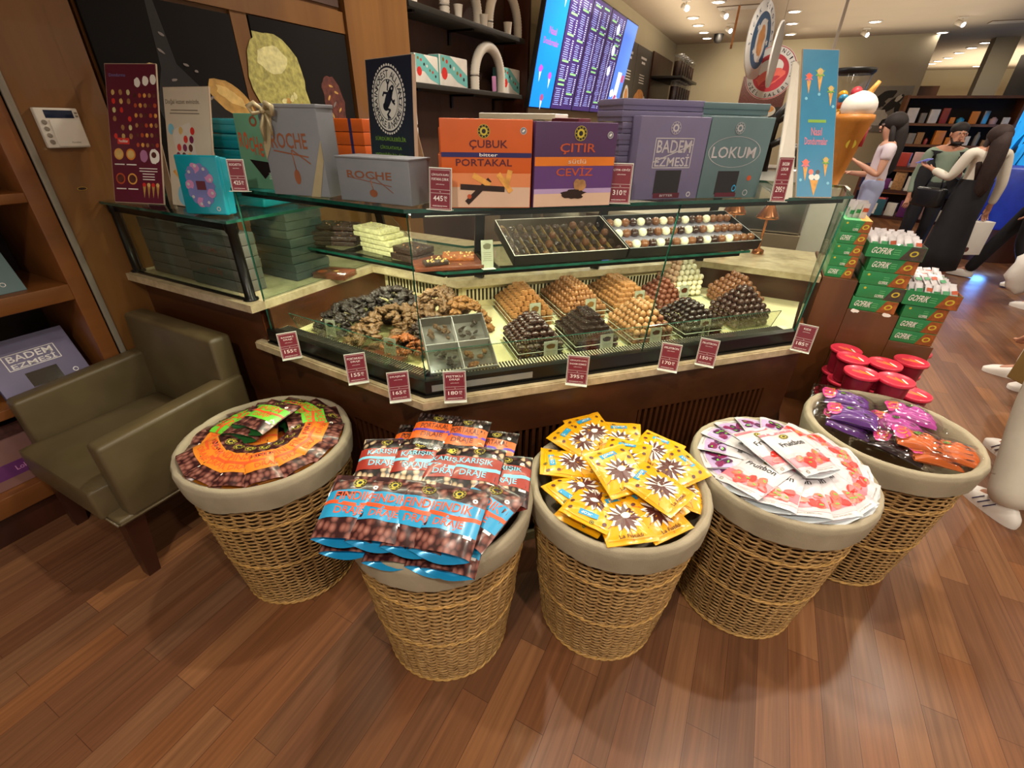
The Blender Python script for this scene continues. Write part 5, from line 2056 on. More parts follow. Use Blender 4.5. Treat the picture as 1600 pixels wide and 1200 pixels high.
def pile(u0, v0, nx, ny, sx, sy, sz, kinds, label, group, base=2, ramp=0, jit=0.1, rot=0.0, sheets=True, tray_lab='', name='praline', z0=ZF, M0=None):
    """rows of pralines stacked to a pyramid on clear sheets; only the pieces one can see"""
    rnd = random.Random(int(u0 * 1000 + v0 * 77))
    w, d = nx * sx, ny * sy
    B = M0 or (uvm(u0, v0, 0, rot))
    tr = G(B)
    tr.box(-0.008, w + 0.008, -0.008, d + 0.008, z0, z0 + 0.003, 'acrylic')
    z = z0 + 0.0032
    lv = []
    for l in range(base):
        lv.append((0, nx, 0, ny, z, l < base - 1 or True))
        z += sz
        if sheets:
            tr.box(-0.006, w + 0.006, -0.006, d + 0.006, z - 0.0022, z - 0.0006, 'acrylic')
            e = 0.0009
            for (x0, x1, y0, y1) in ((-0.006, w + .006, -0.006 - e, -0.006), (-0.006 - e, -0.006, -0.006, d + .006), (w + .006, w + .006 + e, -0.006, d + .006)):
                tr.box(x0, x1, y0, y1, z - 0.0024, z - 0.0004, 'acrylic_edge')
    for (x0, x1, y0, y1) in ((-0.008, w + .008, -0.0095, -0.008), (-0.0095, -0.008, -0.008, d + .008), (w + .008, w + .0095, -0.008, d + .008)):
        tr.box(x0, x1, y0, y1, z0, z0 + 0.004, 'acrylic_edge')
    o = tr.build('acrylic_tray')
    tag(o, tray_lab, 'tray')
    l = 0
    a0, a1, b0, b1 = 0, nx, 0, ny
    pyr = []
    while a1 - a0 > 0 and b1 - b0 > 0:
        pyr.append((a0, a1, b0, b1, z, False))
        z += sz * 0.86
        a0 += 0.5
        a1 -= 0.5
        b0 += 0.5 + ramp
        b1 -= 0.5
        l += 1
        if l > 6:
            break
    pyr.pop() if len(pyr) > 5 else None
    for (xa, xb, ya, yb, zz_, full) in lv + pyr:
        n_x, n_y = int(round(xb - xa)), int(round(yb - ya))
        for i in range(n_x):
            for j in range(n_y):
                last = (xa, xb) == (pyr[-1][0], pyr[-1][1]) and not full
                if full and not (j == 0 or i in (0, n_x - 1)):
                    continue
                if not full and not last and not (j <= 1 or i in (0, n_x - 1) or j == n_y - 1):
                    continue
                kd = kinds(i, j, zz_, rnd) if callable(kinds) else kinds
                x, y = (xa + i + 0.5) * sx, (ya + j + 0.5) * sy
                T = B @ Matrix.Translation((x + rnd.uniform(-1, 1) * sx * jit * .4, y + rnd.uniform(-1, 1) * sy * jit * .4, zz_)) @ Euler((0, 0, rnd.uniform(-1, 1) * jit * 2)).to_matrix().to_4x4()
                choc(kd, T, label, group, name)


pile(0.355, 0.10, 6, 8, 0.029, 0.027, 0.021, 'almond', 'dark coated almond in the pile just right of the grey assortment box', 'dark coated almonds', tray_lab='clear stacked tray under the dark coated almonds')
pile(0.575, 0.10, 6, 8, 0.029, 0.027, 0.021, 'square', 'dark square praline in the front pile above the 395 tag', 'dark square pralines', tray_lab='clear stacked tray under the dark square pralines')
pile(0.815, 0.10, 6, 8, 0.029, 0.028, 0.022, lambda i, j, z, r: 'drizzled' if i > 2 else 'drizzled_light', 'round drizzled praline in the front pile left of the 170 tag', 'drizzled pralines', tray_lab='clear stacked tray under the drizzled pralines')
pile(1.045, 0.10, 6, 8, 0.031, 0.028, 0.019, 'oval', 'shiny black oval praline in the front pile behind the 170 and 150 tags', 'black oval pralines', tray_lab='clear stacked tray under the black oval pralines')
pile(0.43, 0.41, 6, 9, 0.031, 0.031, 0.021, 'heart', 'milk heart praline in the leftmost pile of the back row', 'milk heart pralines', tray_lab='clear stacked tray under the milk heart pralines')
pile(0.665, 0.41, 6, 10, 0.033, 0.030, 0.021, 'twin', 'milk double-humped praline in the second pile of the back row', 'milk double-humped pralines', tray_lab='clear stacked tray under the double-humped pralines')
pile(0.905, 0.41, 6, 10, 0.034, 0.030, 0.020, 'block', 'milk block praline in the third pile of the back row', 'milk block pralines', tray_lab='clear stacked tray under the milk block pralines')
pile(1.14, 0.42, 5, 7, 0.031, 0.030, 0.022, 'ball_red', 'reddish brown chocolate ball left of the white balls in the back row', 'reddish brown chocolate balls', sheets=False, base=1, tray_lab='clear tray under the reddish brown balls', name='chocolate_ball')
pile(1.30, 0.56, 6, 6, 0.031, 0.030, 0.026, lambda i, j, z, r: 'ball_pink' if i < 1 and z > 0.85 else 'ball_white', 'white chocolate ball in the tall pile of the back row', 'white chocolate balls', sheets=False, base=3, tray_lab='clear tray under the white chocolate balls', name='chocolate_ball')
pile(1.45, 0.30, 5, 8, 0.031, 0.030, 0.023, 'ball_milk', 'milk chocolate ball in the pile at the right end of the case', 'milk chocolate balls', sheets=False, base=2, tray_lab='clear tray under the milk chocolate balls', rot=-0.15, name='chocolate_ball')
pile(1.32, 0.14, 6, 6, 0.031, 0.030, 0.024, 'ball_dark', 'dark chocolate ball in front of the milk balls at the right end', 'dark chocolate balls', sheets=False, base=2, tray_lab='clear tray under the dark chocolate balls', rot=0.0, name='chocolate_ball')

# heaps of clusters and bark at the left
def cluster(mat, seed, flat=0.55, amp=0.5, f=2.6):
    g = G()
    def fn(q):
        return 1 + amp * noise.noise(Vector((q.x * f + seed * 4.4, q.y * f, q.z * f))) + 0.75 * noise.noise(Vector((q.x * 5.5 + seed, q.y * 5.5, q.z * 5.5)))
    g.ball((0, 0, 0.0), 0.0185, mat, 20, 1.2, 0.95, flat, 12, fn)
    return g
CL = {}
CNAME = {'bd': 'dark_almond_cluster', 'tan': 'nut_cluster', 'gold': 'flake_cluster', 'brn': 'stick_cluster', 'org': 'caramel_cluster'}
def put_cluster(kind, mat, p, rnd, label, group, flat=0.55, s=1.0):
    name = CNAME[kind]
    k = (kind, rnd.randrange(3))
    if k not in CL:
        CL[k] = cluster(mat, len(CL) + 1, flat).build(name)
        o = CL[k]
    else:
        o = CL[k].copy()
        COL.objects.link(o)
    tag(o, label, 'chocolate', group)
    s *= rnd.uniform(0.62, 1.0)
    o.matrix_basis = Matrix.Translation(p) @ Euler((rnd.uniform(-.7, .7), rnd.uniform(-.7, .7), rnd.uniform(0, 6))).to_matrix().to_4x4() @ Matrix.Diagonal((s, s, s, 1))
rnd = random.Random(11)
def heap(cx, cy, rx, ry, hmax, n, kind, mat, label, group, flat=0.55, s=1.0, hb=0.0, ang=0.0):
    for i in range(n):
        t = rnd.uniform(0, 2 * PI)
        r_ = math.sqrt(rnd.random())
        ex, ey = rx * r_ * math.cos(t), ry * r_ * math.sin(t)
        c, s_ = math.cos(ang), math.sin(ang)
        x, y = cx + c * ex - s_ * ey, cy + s_ * ex + c * ey
        z = ZF + 0.012 + hb + hmax * (1 - r_ ** 2)
        put_cluster(kind, mat, (x, y, z), rnd, label, group, flat, s)
heap(-1.38, 1.30, 0.13, 0.19, 0.085, 130, 'bd', 'bark_grey', 'dark almond cluster in the blackish heap at the left end of the case', 'dark almond clusters', 0.45, 1.0)
heap(-1.30, 1.45, 0.16, 0.12, 0.11, 90, 'bd', 'bark_grey', 'dark almond cluster in the blackish heap at the left end of the case', 'dark almond clusters', 0.45, 1.0)
heap(-1.17, 1.27, 0.13, 0.21, 0.10, 160, 'tan', 'cluster_tan', 'light brown nut cluster in the wide heap left of the glass corner', 'light brown nut clusters', 0.6, 1.0)
heap(-1.07, 1.46, 0.13, 0.13, 0.14, 110, 'tan', 'cluster_tan', 'light brown nut cluster in the wide heap left of the glass corner', 'light brown nut clusters', 0.6, 1.05)
heap(-0.96, 1.46, 0.12, 0.12, 0.12, 110, 'gold', 'cluster_gold', 'golden flake cluster in the heap behind the grey assortment box', 'golden flake clusters', 0.7, 0.8)
heap(-1.00, 1.30, 0.10, 0.14, 0.08, 90, 'brn', 'bark_dark', 'thin dark stick cluster in the heap behind the glass corner', 'dark stick clusters', 0.5, 0.85)
heap(-1.03, 1.17, 0.10, 0.08, 0.05, 55, 'org', 'cluster_orange', 'orange brown flake cluster in the small front heap', 'orange brown clusters', 0.5, 0.8)
g = G()
g.box(-1.50, -0.93, 1.12, 1.58, ZF, ZF + 0.006, 'acrylic')
tag(g.build('acrylic_tray'), 'wide clear tray under the heaps of nut clusters', 'tray')
# bark slabs in a bag in front
g = G(loc(-1.06, 1.085, ZF + 0.007, 0.1))
g.box(-0.09, 0.09, -0.03, 0.03, 0, 0.02, 'milk_red', 0.004)
g.box(-0.095, 0.095, -0.034, 0.034, -0.002, 0.026, 'plastic_film', 0.006)
tag(g.build('wrapped_slab'), 'wrapped reddish chocolate slab at the front left of the case floor', 'chocolate')

# grey assortment box with four compartments under a clear lid
t = thing('assortment_box', 'grey open box with four compartments of clusters under a clear lid', 'chocolate box', uvm(0.035, 0.060, ZF + 0.004) @ Euler((math.radians(27), 0, 0)).to_matrix().to_4x4())
W_, D_, H_ = 0.225, 0.235, 0.045
g = G()
g.box(0, W_, 0, D_, 0, 0.003, 'tray_grey')
for a in ((0, 0.003, 0, D_), (W_ - 0.003, W_, 0, D_), (0, W_, 0, 0.003), (0, W_, D_ - 0.003, D_)):
    g.box(a[0], a[1], a[2], a[3], 0, H_, 'tray_grey')
g.build('box_tray', t)
g = G()
g.box(W_ / 2 - 0.0012, W_ / 2 + 0.0012, 0.003, D_ - 0.003, 0.003, H_ - 0.002, 'card_white')
g.box(0.003, W_ - 0.003, D_ / 2 - 0.0012, D_ / 2 + 0.0012, 0.003, H_ - 0.002, 'card_white')
g.build('divider', t)
g = G()
g.box(0.001, W_ - 0.001, 0.001, D_ - 0.001, H_, H_ + 0.0015, 'plastic_film')
g.build('clear_lid', t)
for (qx, qy, k, m) in ((0.06, 0.06, 'bd', 'bark_grey'), (0.165, 0.06, 'gold', 'cluster_gold'), (0.06, 0.175, 'tan', 'cluster_tan'), (0.165, 0.175, 'brn', 'bark_dark')):
    for i in range(9):
        p = t.matrix_basis @ Vector((qx + rnd.uniform(-.035, .035), qy + rnd.uniform(-.038, .038), 0.018 + rnd.uniform(0, .008)))
        put_cluster(k, m, p, rnd, 'small chocolate cluster inside the grey four-compartment box', 'clusters in the assortment box', 0.5, 0.55)
# supporting wedge of that box
g = G(uvm(0.045, 0.20, 0))
g.box(0, 0.20, 0.0, 0.015, ZF, ZF + 0.060, 'acrylic', 0.001)
tag(g.build('acrylic_riser'), 'clear riser behind the grey four-compartment box', 'riser')

# middle shelf: praline box and truffle box, tilted to the front
ZM = 1.0785
def long_box(u0, u1, name, label, lid):
    w = u1 - u0
    d, h = 0.275, 0.042
    T = uvm(u0, 0.352, ZM + 0.003) @ Euler((math.radians(17), 0, 0)).to_matrix().to_4x4()
    t = thing(name, label, 'chocolate box', T)
    g = G()
    g.box(0, w, 0, d, 0, 0.003, 'tray_black')
    for a in ((0, 0.003, 0, d), (w - 0.003, w, 0, d), (0, w, 0, 0.003), (0, w, d - 0.003, d)):
        g.box(a[0], a[1], a[2], a[3], 0, h, 'tray_black')
    g.build('box_tray', t)
    g = G()
    for a in ((0, 0.003, 0, d), (w - 0.003, w, 0, d), (0, w, 0, 0.003), (0, w, d - 0.003, d)):
        g.box(a[0], a[1], a[2], a[3], h, h + 0.0012, 'offwhite' if lid else 'silver_strip')
    g.build('rim', t)
    g = G()
    g.box(0.05, w - 0.05, d * 0.62, d * 0.70, -d * 0.62 * 0.29, -0.001, 'black_metal')
    g.build('riser', t)
    if lid:
        g = G()
        g.box(0.001, w - 0.001, 0.001, d - 0.001, h + .001, h + 0.0022, 'plastic_film')
        g.build('clear_lid', t)
    return t, T, w, d
t, T, w, d = long_box(0.41, 0.885, 'praline_box', 'long black box of assorted pralines under a clear lid on the middle shelf', True)
g = G()
for i in range(1, 12):
    g.box(i * w / 12 - 0.0006, i * w / 12 + 0.0006, 0.01, d - 0.01, 0.004, 0.018, 'drizzle')
g.build('divider', t)
kk = ['ball_dark', 'almond', 'oval', 'drizzled', 'square', 'ball_dark', 'oval', 'oval', 'almond', 'ball_milk', 'square', 'ball_dark']
for i in range(12):
    for j in range(4):
        choc(kk[(i * 1 + j * 5) % 12] if i not in (6, 8) else ('almond' if i == 6 else 'ball_milk'), T @ Matrix.Translation(((i + .5) * w / 12, (j + .5) * d / 4, 0.006)) @ Euler((0, 0, i + j)).to_matrix().to_4x4() @ Matrix.Diagonal((1.1, 1.1, 1.1, 1)), 'assorted praline in its cell of the lidded black box', 'pralines in the lidded box')
t, T, w, d = long_box(0.892, 1.545, 'truffle_box', 'long open black box of dark, milk and white truffles on the middle shelf', False)
g = G()
M('truffle_insert', '#8f8a9a', 0.5)
g.box(0.004, w - 0.004, 0.004, d - 0.004, 0.003, 0.018, 'truffle_insert', 0.002)
g.build('insert', t)
nc = 17
for i in range(nc):
    for j in range(3):
        if i >= nc - 3:
            k, lb, gr = 'ball_milk', 'milk truffle in the three right columns of the open truffle box', 'milk truffles'
        elif (i + (j == 1)) % 3 == 1:
            k, lb, gr = 'ball_white', 'white truffle in the open truffle box', 'white truffles'
        else:
            k, lb, gr = ('ball_dark' if (i + j) % 2 else 'ball_milk'), 'brown truffle in the open truffle box', 'brown truffles'
        choc(k, T @ Matrix.Translation(((i + .5) * w / nc, (j + .5) * (d - .01) / 3 + .005, 0.014)) @ Matrix.Diagonal((1.34, 1.34, 1.2, 1)), lb, gr, 'truffle')

# slabs of bark on the left part of the middle shelf
def slab_stack(cx, cy, rz, sizes, mat, label, group, z=ZM, bits=None):
    for i, (w, d, h, dx, dy, a, tilt) in enumerate(sizes):
        g = G()
        vs = []
        def top(u, v):
            x, y = (u - .5) * w, (v - .5) * d
            return Vector((x, y, h + 0.0025 * noise.noise(Vector((x * 40, y * 40, i)))))
        g.box(-w / 2, w / 2, -d / 2, d / 2, 0, h, mat, 0.002)
        g.grid(top, 14, 10, mat)
        if bits:
            for k in range(16):
                g.ball((rnd.uniform(-.45, .45) * w, rnd.uniform(-.45, .45) * d, h), rnd.uniform(.003, .005), bits[k % len(bits)], 7, k=5)
        o = g.build('chocolate_slab')
        o.matrix_basis = loc(cx + dx, cy + dy, z, rz + a, tilt)
        z += h + 0.002 + abs(math.sin(tilt)) * d * .5
        tag(o, label + (', topmost' if i == len(sizes) - 1 and len(sizes) > 1 else ''), 'chocolate')
        if i < len(sizes) - 1:
            o['group'] = group
        elif len(sizes) == 1 and group:
            pass
slab_stack(-1.60, 1.46, 0.35, [(0.22, 0.12, 0.018, 0, 0, 0, 0), (0.21, 0.11, 0.018, .01, 0, .08, 0.0), (0.18, 0.10, 0.018, -.005, .01, .2, 0.08), (0.17, 0.08, 0.016, .02, .01, -.05, 0.10)], 'bark_dark', 'dark almond slab in the leftmost stack of the middle shelf', 'dark almond slabs', bits=['bark_dark', 'milk'])
slab_stack(-1.33, 1.46, -0.15, [(0.20, 0.12, 0.017, .03, 0, 0, 0), (0.19, 0.12, 0.017, .02, 0, .04, 0), (0.18, 0.12, 0.017, .015, 0, -.03, 0), (0.18, 0.11, 0.017, -.02, 0, 0.02, 0), (0.17, 0.10, 0.017, -.03, 0, -.02, 0)], 'bark_green', 'pale pistachio slab in the stack on the middle shelf', 'pale pistachio slabs', bits=['pistachio', 'bark_green'])
slab_stack(-1.155, 1.42, -0.2, [(0.13, 0.11, 0.022, 0, 0, 0, 0), (0.125, 0.10, 0.022, 0, 0.01, .06, 0)], 'bark_dark', 'dark slab between the pistachio stack and the glass corner', 'dark slabs beside the corner', bits=['milk', 'bark_dark'])
sp_ = at_z(698, 408, ZM + .012)
slab_stack(sp_.x, sp_.y, 0.75, [(0.25, 0.17, 0.014, 0, 0, 0, 0.0)], 'milk_red', 'wide flat milk chocolate slab with nuts right of the glass corner', 'x', bits=['walnut', 'drizzle', 'almond_light'])
slab_stack(sp_.x + .02, sp_.y + .05, 0.55, [(0.12, 0.08, 0.012, 0, 0, 0, 0.05)], 'cluster_orange', 'small caramel coloured slab lying on the wide milk slab', 'x', z=ZM + .016, bits=['almond_light'])
slab_stack(sp_.x + .0, sp_.y - .07, 0.95, [(0.09, 0.035, 0.014, 0, 0, 0, 0.1)], 'bark_dark', 'small dark almond piece on the front edge of the milk slab', 'x', z=ZM + .017, bits=['drizzle'])
for (x, y, a, w, d, lab) in ((-1.60, 1.46, .35, .27, .17, 'clear tray under the dark almond slabs'), (-1.31, 1.455, -.12, .26, .17, 'clear tray under the pistachio slabs'), (-0.90, 1.50, .55, .27, .19, 'clear tray under the milk slab')):
    pass
# clear stands with white cards
def card(px, py, z, h, w, label, pic='walnut', k=None):
    P = at_z(px, py, z)
    P.z = z
    T = frame(P, CU if P.x > -0.85 else Vector((1, 0.15, 0)), (0, 0, 1)) @ Euler((-0.1, 0, 0)).to_matrix().to_4x4()
    t = thing('description_card', label, 'card', T)
    g = G()
    g.box(-w / 2, w / 2, 0, h, 0, 0.001, 'card_white')
    g.blob(0, h * 0.78, w * 0.34, h * 0.11, pic, 0.0014, 3, 0.3, 14)
    for i in range(5):
        g.rect(0, h * (0.56 - 0.07 * i), w * (0.7 - 0.08 * (i % 2)), h * 0.014, 'pole_grey', 0.0013)
    g.build('card', t)
    g = G()
    g.box(-w / 2 - .002, w / 2 + .002, 0, h + .002, 0.0018, 0.0028, 'acrylic')
    g.box(-w / 2 - .002, w / 2 + .002, 0.0, 0.0015, 0, 0.03, 'acrylic_edge')
    g.build('holder', t)
    return t
for (px, py, z, h, w, lab, pic) in ((519, 533, ZF, .085, .045, 'white card in front of the dark almond clusters', 'bark_grey'), (611, 566, ZF, .09, .048, 'white card in front of the orange brown clusters', 'cluster_orange'),
                                    (860, 568, ZF, .085, .052, 'white card before the dark coated almonds', 'milk'), (946, 556, ZF, .085, .052, 'white card before the dark square pralines', 'choc_dark'),
                                    (1022, 545, ZF, .085, .050, 'white card before the drizzled pralines', 'milk_red'), (1098, 530, ZF, .085, .050, 'white card before the black oval pralines', 'milk_red'),
                                    (836, 516, ZF + .0, .115, .048, 'small white card on the milk heart pralines', 'milk_light'), (921, 506, ZF, .11, .048, 'small white card on the double-humped pralines', 'milk_light'),
                                    (996, 494, ZF, .115, .050, 'small white card on the milk block pralines', 'milk_light'), (1065, 482, ZF, .11, .050, 'small white card before the reddish brown balls', 'milk_red'),
                                    (762, 419, ZM, .10, .045, 'white card on the middle shelf left of the praline box', 'pole_grey')):
    card(px, py, z, h, w, lab, pic)

# goods inside the low cabinet and on the stone counter behind it
for i in range(5):
    g = G()
    g.box(-2.30 + 0.0, -2.02, 1.06, 1.075 + .06, 0.952 + i * 0.046, 0.952 + (i + 1) * 0.046 - .002, 'box_greydark', 0.002)
    tag(g.build('chocolate_box'), 'grey box in the left stack inside the low glass cabinet', 'chocolate box', 'grey boxes at the left in the low cabinet')
for i in range(5):
    g = G()
    g.box(-2.00, -1.68, 1.05, 1.14, 0.952 + i * 0.044, 0.952 + (i + 1) * 0.044 - .002, 'box_greydark', 0.002)
    if i in (1, 3):
        g.T = frame((-2.0, 1.05, 0.952 + i * .044), (1, 0, 0), (0, 0, 1))
        g.text('ROCHE', 0.16, 0.022, 0.02, 'print_copper', 0.0006)
    tag(g.build('chocolate_box'), 'grey box in the right stack inside the low glass cabinet', 'chocolate box', 'grey boxes at the right in the low cabinet')
for i in range(8):
    g = G()
    dx = 0.006 * math.sin(i * 2.1)
    g.box(-1.86 + dx, -1.645 + dx, 1.26, 1.44, 0.952 + i * 0.034, 0.952 + (i + 1) * 0.034 - .002, 'box_darkgreen', 0.002)
    tag(g.build('chocolate_box'), 'flat dark box in the stack behind the black post, right end of low cabinet', 'chocolate box', 'dark flat boxes behind the post')
g = G(loc(-1.66, 1.235, 0.9505, 0.25))
g.box(-0.075, 0.075, -0.05, 0.05, 0, 0.024, 'milk_red', 0.003)
g.disc(0.01, 0.0, 0.014, 'drizzle', 0.0245, 14, 0.009)
g.blob(-0.045, -0.02, 0.02, 0.02, 'bag_orange2', 0.0246, 3)
g.box(-0.079, 0.079, -0.054, 0.054, -0.0, 0.028, 'plastic_film', 0.006)
o = tag(g.build('wrapped_box'), 'brown wrapped box lying alone on the stone counter behind the glass', 'chocolate box')
o.location = (0.09, 0.16, 0)
g = G()
g.tube([(-1.62, 1.78, 0.957), (-1.70, 1.9, 0.96), (-1.86, 1.9, 0.958), (-2.0, 2.0, 0.957)], 0.006, 'white', 8)
tag(g.build('power_cable'), 'white cable lying on the stone counter', 'cable')
# ---------------------------------------------------------------- armchair
ch = thing('armchair', 'low olive brown leather armchair with square arms beside the bookcase', 'armchair', Matrix.Translation((-2.04, 0.70, 0)))
def cpart(name, *a, bev=0.02, m='leather', fn=None):
    g = G()
    g.box(*a, m, bev)
    if fn:
        g.v = [fn(v) for v in g.v]
    return g.build(name, ch)
def slope(v):
    # arms run up towards the backrest
    if v.z > 0.5:
        v = Vector((v.x, v.y, v.z + 0.03 * max(0, (v.y + 0.28) / 0.5) - 0.0))
    return v
for s in (-1, 1):
    cpart('arm', s * 0.29 - 0.038, s * 0.29 + 0.038, -0.27, 0.26, 0.30, 0.605, bev=0.016, fn=slope)
def back(v):
    k = max(0, (v.z - 0.30) / 0.52)
    return Vector((v.x * (1 - 0.08 * k * k), v.y + 0.02 * k, v.z - 0.02 * (abs(v.x) / 0.3) ** 2 * (1 if v.z > .7 else 0)))
cpart('backrest', -0.325, 0.325, 0.17, 0.255, 0.30, 0.825, bev=0.016, fn=back)
def seat(v):
    return Vector((v.x, v.y, v.z + (0.014 * math.cos(v.x * 5.2) * math.cos((v.y + .05) * 4.0) if v.z > 0.40 else 0)))
g = G()
def cush(u, v):
    x, y = -0.250 + 0.50 * u, -0.325 + 0.50 * v
    e = min(u, 1 - u, v, 1 - v)
    z = 0.425 + 0.022 * min(1, e * 9) ** 0.5 + 0.006 * noise.noise(Vector((x * 8, y * 8, 0))) * min(1, e * 8)
    return Vector((x, y, z))
g.grid(cush, 24, 24, 'leather')
g.box(-0.252, 0.252, -0.328, 0.18, 0.30, 0.428, 'leather', 0.012)
g.build('seat', ch)
g = G()
g.box(-0.325, 0.325, -0.31, 0.25, 0.285, 0.315, 'leather', 0.012)
g.build('seat_base', ch)
g = G()
g.tube([(0.326, -0.31, 0.300), (0.326, 0.25, 0.300)], 0.004, 'leather', 6)
g.tube([(-0.326, -0.314, 0.300), (0.326, -0.314, 0.300)], 0.004, 'leather', 6)
g.build('piping', ch)
for (x, y) in ((-0.27, -0.26), (0.27, -0.26), (-0.27, 0.20), (0.27, 0.20)):
    g = G()
    k = 0.021
    vs = [(x + a * 0.034, y + b * 0.034, 0.29) for a, b in ((-1, -1), (1, -1), (1, 1), (-1, 1))] + [(x + a * k + (0.02 if y < 0 else 0) * 0, y + b * k - (0.02 if y < 0 else -0.02), 0.0) for a, b in ((-1, -1), (1, -1), (1, 1), (-1, 1))]
    g.add(vs, [(0, 1, 2, 3), (7, 6, 5, 4), (0, 4, 5, 1), (1, 5, 6, 2), (2, 6, 7, 3), (3, 7, 4, 0)], 'dark_wood')
    g.build('leg', ch)

# ---------------------------------------------------------------- boxes in the bookcase
def shelf_box(y0, y1, z, h, m, label, art, tilt=0.30, d=0.03):
    P = Vector((-2.42, y0, z + 0.001))
    w = y1 - y0
    T = frame(P, (0, 1, 0), (0, 0, 1)) @ Euler((-tilt, 0, 0)).to_matrix().to_4x4()
    g = G(T)
    g.box(0, w, 0, h, -d, 0, m, 0.002)
    art(g, w, h)
    return tag(g.build('chocolate_box'), label, 'chocolate box')
M('box_pink', '#c9a3a0', 0.5)
M('box_violet_dark', '#5b1f5e', 0.4)
def art_lokum(g, w, h):
    z = 0.0006
    g.text('LOKUM', w * .5, h * .66, h * .12, 'print_silver', z, w * .6)
    g.disc(w * .5, h * .66, w * .36, 'print_silver', z, 28, h * .14, r0=w * .352)
    g.rect(w * .46, h * .27, w * .42, h * .30, 'window_dark', z)
    g.rect(w * .46, h * .08, w * .42, h * .05, 'label_wine', z)
    g.disc(w * .80, h * .38, h * .035, 'print_rust', z)
    g.disc(w * .82, h * .16, h * .04, 'print_silver', z, 16, r0=h * .03)
def art_badem(g, w, h):
    z = 0.0006
    g.rect(w * .5, h * .88, w * .98, h * .2, 'box_lilac_line', z)
    g.text('BADEM', w * .5, h * .66, h * .11, 'print_silver', z, w * .5)
    g.text('EZMESİ', w * .5, h * .54, h * .11, 'print_silver', z, w * .5)
    for yy in (.735, .47):
        g.rect(w * .5, h * yy, w * .58, h * .012, 'print_silver', z)
    for xx in (.21, .79):
        g.rect(w * xx, h * .60, w * .012, h * .27, 'print_silver', z)
    g.rect(w * .5, h * .24, w * .36, h * .26, 'window_dark', z)
    g.rect(w * .5, h * .07, w * .36, h * .06, 'print_rust', z)
    g.disc(w * .84, h * .18, h * .04, 'print_silver', z, 16, r0=h * .03)
def art_pink(g, w, h):
    z = 0.0006
    g.rect(w * .5, h * .28, w * .995, h * .24, 'box_violet_dark', z)
    g.rect(w * .5, h * .90, w * .99, h * .2, 'cocoa_red', z)
    g.text('Lokum', w * .66, h * .28, h * .08, 'tin_pink', z + .0003, w * .2)
    g.disc(w * .90, h * .12, h * .04, 'print_silver', z, 16, r0=h * .03)
M('box_pinkish', '#7d5650', 0.5)
shelf_box(0.36, 0.665, 0.957, 0.21, 'box_teal', 'grey teal Turkish delight box leaning on the upper visible shelf', art_lokum, 0.5)
shelf_box(0.02, 0.33, 0.957, 0.21, 'box_teal', 'grey teal box at the far left of the same shelf, mostly out of frame', art_lokum, 0.5)
shelf_box(0.45, 0.735, 0.560, 0.23, 'box_lilac', 'lilac almond paste box leaning on the bookcase shelf behind the armchair arm', art_badem, 0.5)
shelf_box(0.14, 0.42, 0.560, 0.23, 'box_lilac', 'second lilac box, cut off by the left edge of the photo', art_badem, 0.5)
shelf_box(0.17, 0.52, 0.222, 0.24, 'box_pinkish', 'pinkish box with violet band on the lowest shelf', art_pink, 0.28)
shelf_box(0.55, 0.74, 0.222, 0.24, 'box_pinkish', 'pinkish box half hidden behind the armchair on the lowest shelf', art_pink, 0.28)
shelf_box(0.50, 0.71, 1.296, 0.16, 'box_pink', 'pale pink box on the top visible shelf at the left edge', lambda g, w, h: g.rect(w * .5, h * .3, w * .6, h * .2, 'tin_pink', .0006), 0.4)
# ---------------------------------------------------------------- wall shelves with paper cups
M('shelf_black', '#26241f', 0.5)
M('cup_white', '#ddd5c8', 0.5, var=0.02)
M('cup_band', '#c9b58a', 0.5)
M('carton_teal', '#6fb8b4', 0.5, var=0.04)
M('carton_white', '#e3dcd2', 0.5)
for (y0, y1, z, lab) in ((3.16, 4.95, 1.785, 'lower black wall shelf carrying cartons and a cup arch'), (3.16, 4.95, 2.245, 'upper black wall shelf carrying cup arches')):
    t = thing('wall_shelf', lab, 'shelf', Matrix.Translation((-2.55, (y0 + y1) / 2, z)))
    L = (y1 - y0) / 2
    g = G()
    g.box(-0.145, 0.145, -L, L, -0.035, 0, 'shelf_black', 0.003)
    g.build('board', t)
    for yy in (-L + 0.10, 0, L - 0.12):
        g = G()
        g.box(-0.148, 0.10, yy - 0.015, yy + 0.015, -0.05, -0.0351, 'black_metal')
        g.box(-0.148, -0.133, yy - 0.015, yy + 0.015, -0.14, -0.05, 'black_metal')
        g.build('bracket', t)
SX = -2.50
def arch(px0, px1, pyb, pyt, zs, label):
    a, b = at_x(px0, pyb, SX), at_x(px1, pyb, SX)
    y0, y1 = a.y, b.y
    top = at_x((px0 + px1) / 2, pyt, SX).z
    r = 0.042
    y0 += r
    y1 -= r
    R_ = (y1 - y0) / 2
    hh = max(0.05, top - zs - R_ - r)
    pts, rad = [], []
    n = 46
    L = 2 * hh + PI * R_
    for i in range(n * 2 + 1):
        s = L * i / (2 * n)
        if s < hh:
            p = (SX, y0, zs + s)
        elif s < hh + PI * R_:
            t = (s - hh) / R_
            p = (SX, (y0 + y1) / 2 - R_ * math.cos(t), zs + hh + R_ * math.sin(t))
        else:
            p = (SX, y1, zs + L - s)
        pts.append(p)
        rad.append(r * (1.0 if i % 2 else 0.90))
    g = G()
    g.tube(pts, rad, 'cup_white', 14)
    return tag(g.build('paper_cup_arch'), label, 'paper cups')
arch(738, 786, 131, 64, 1.786, 'arch of nested white paper cups on the lower wall shelf')
arch(690, 750, 26, -50, 2.246, 'left arch of nested paper cups on the upper wall shelf')
arch(760, 812, 50, -12, 2.246, 'right arch of nested paper cups on the upper wall shelf')
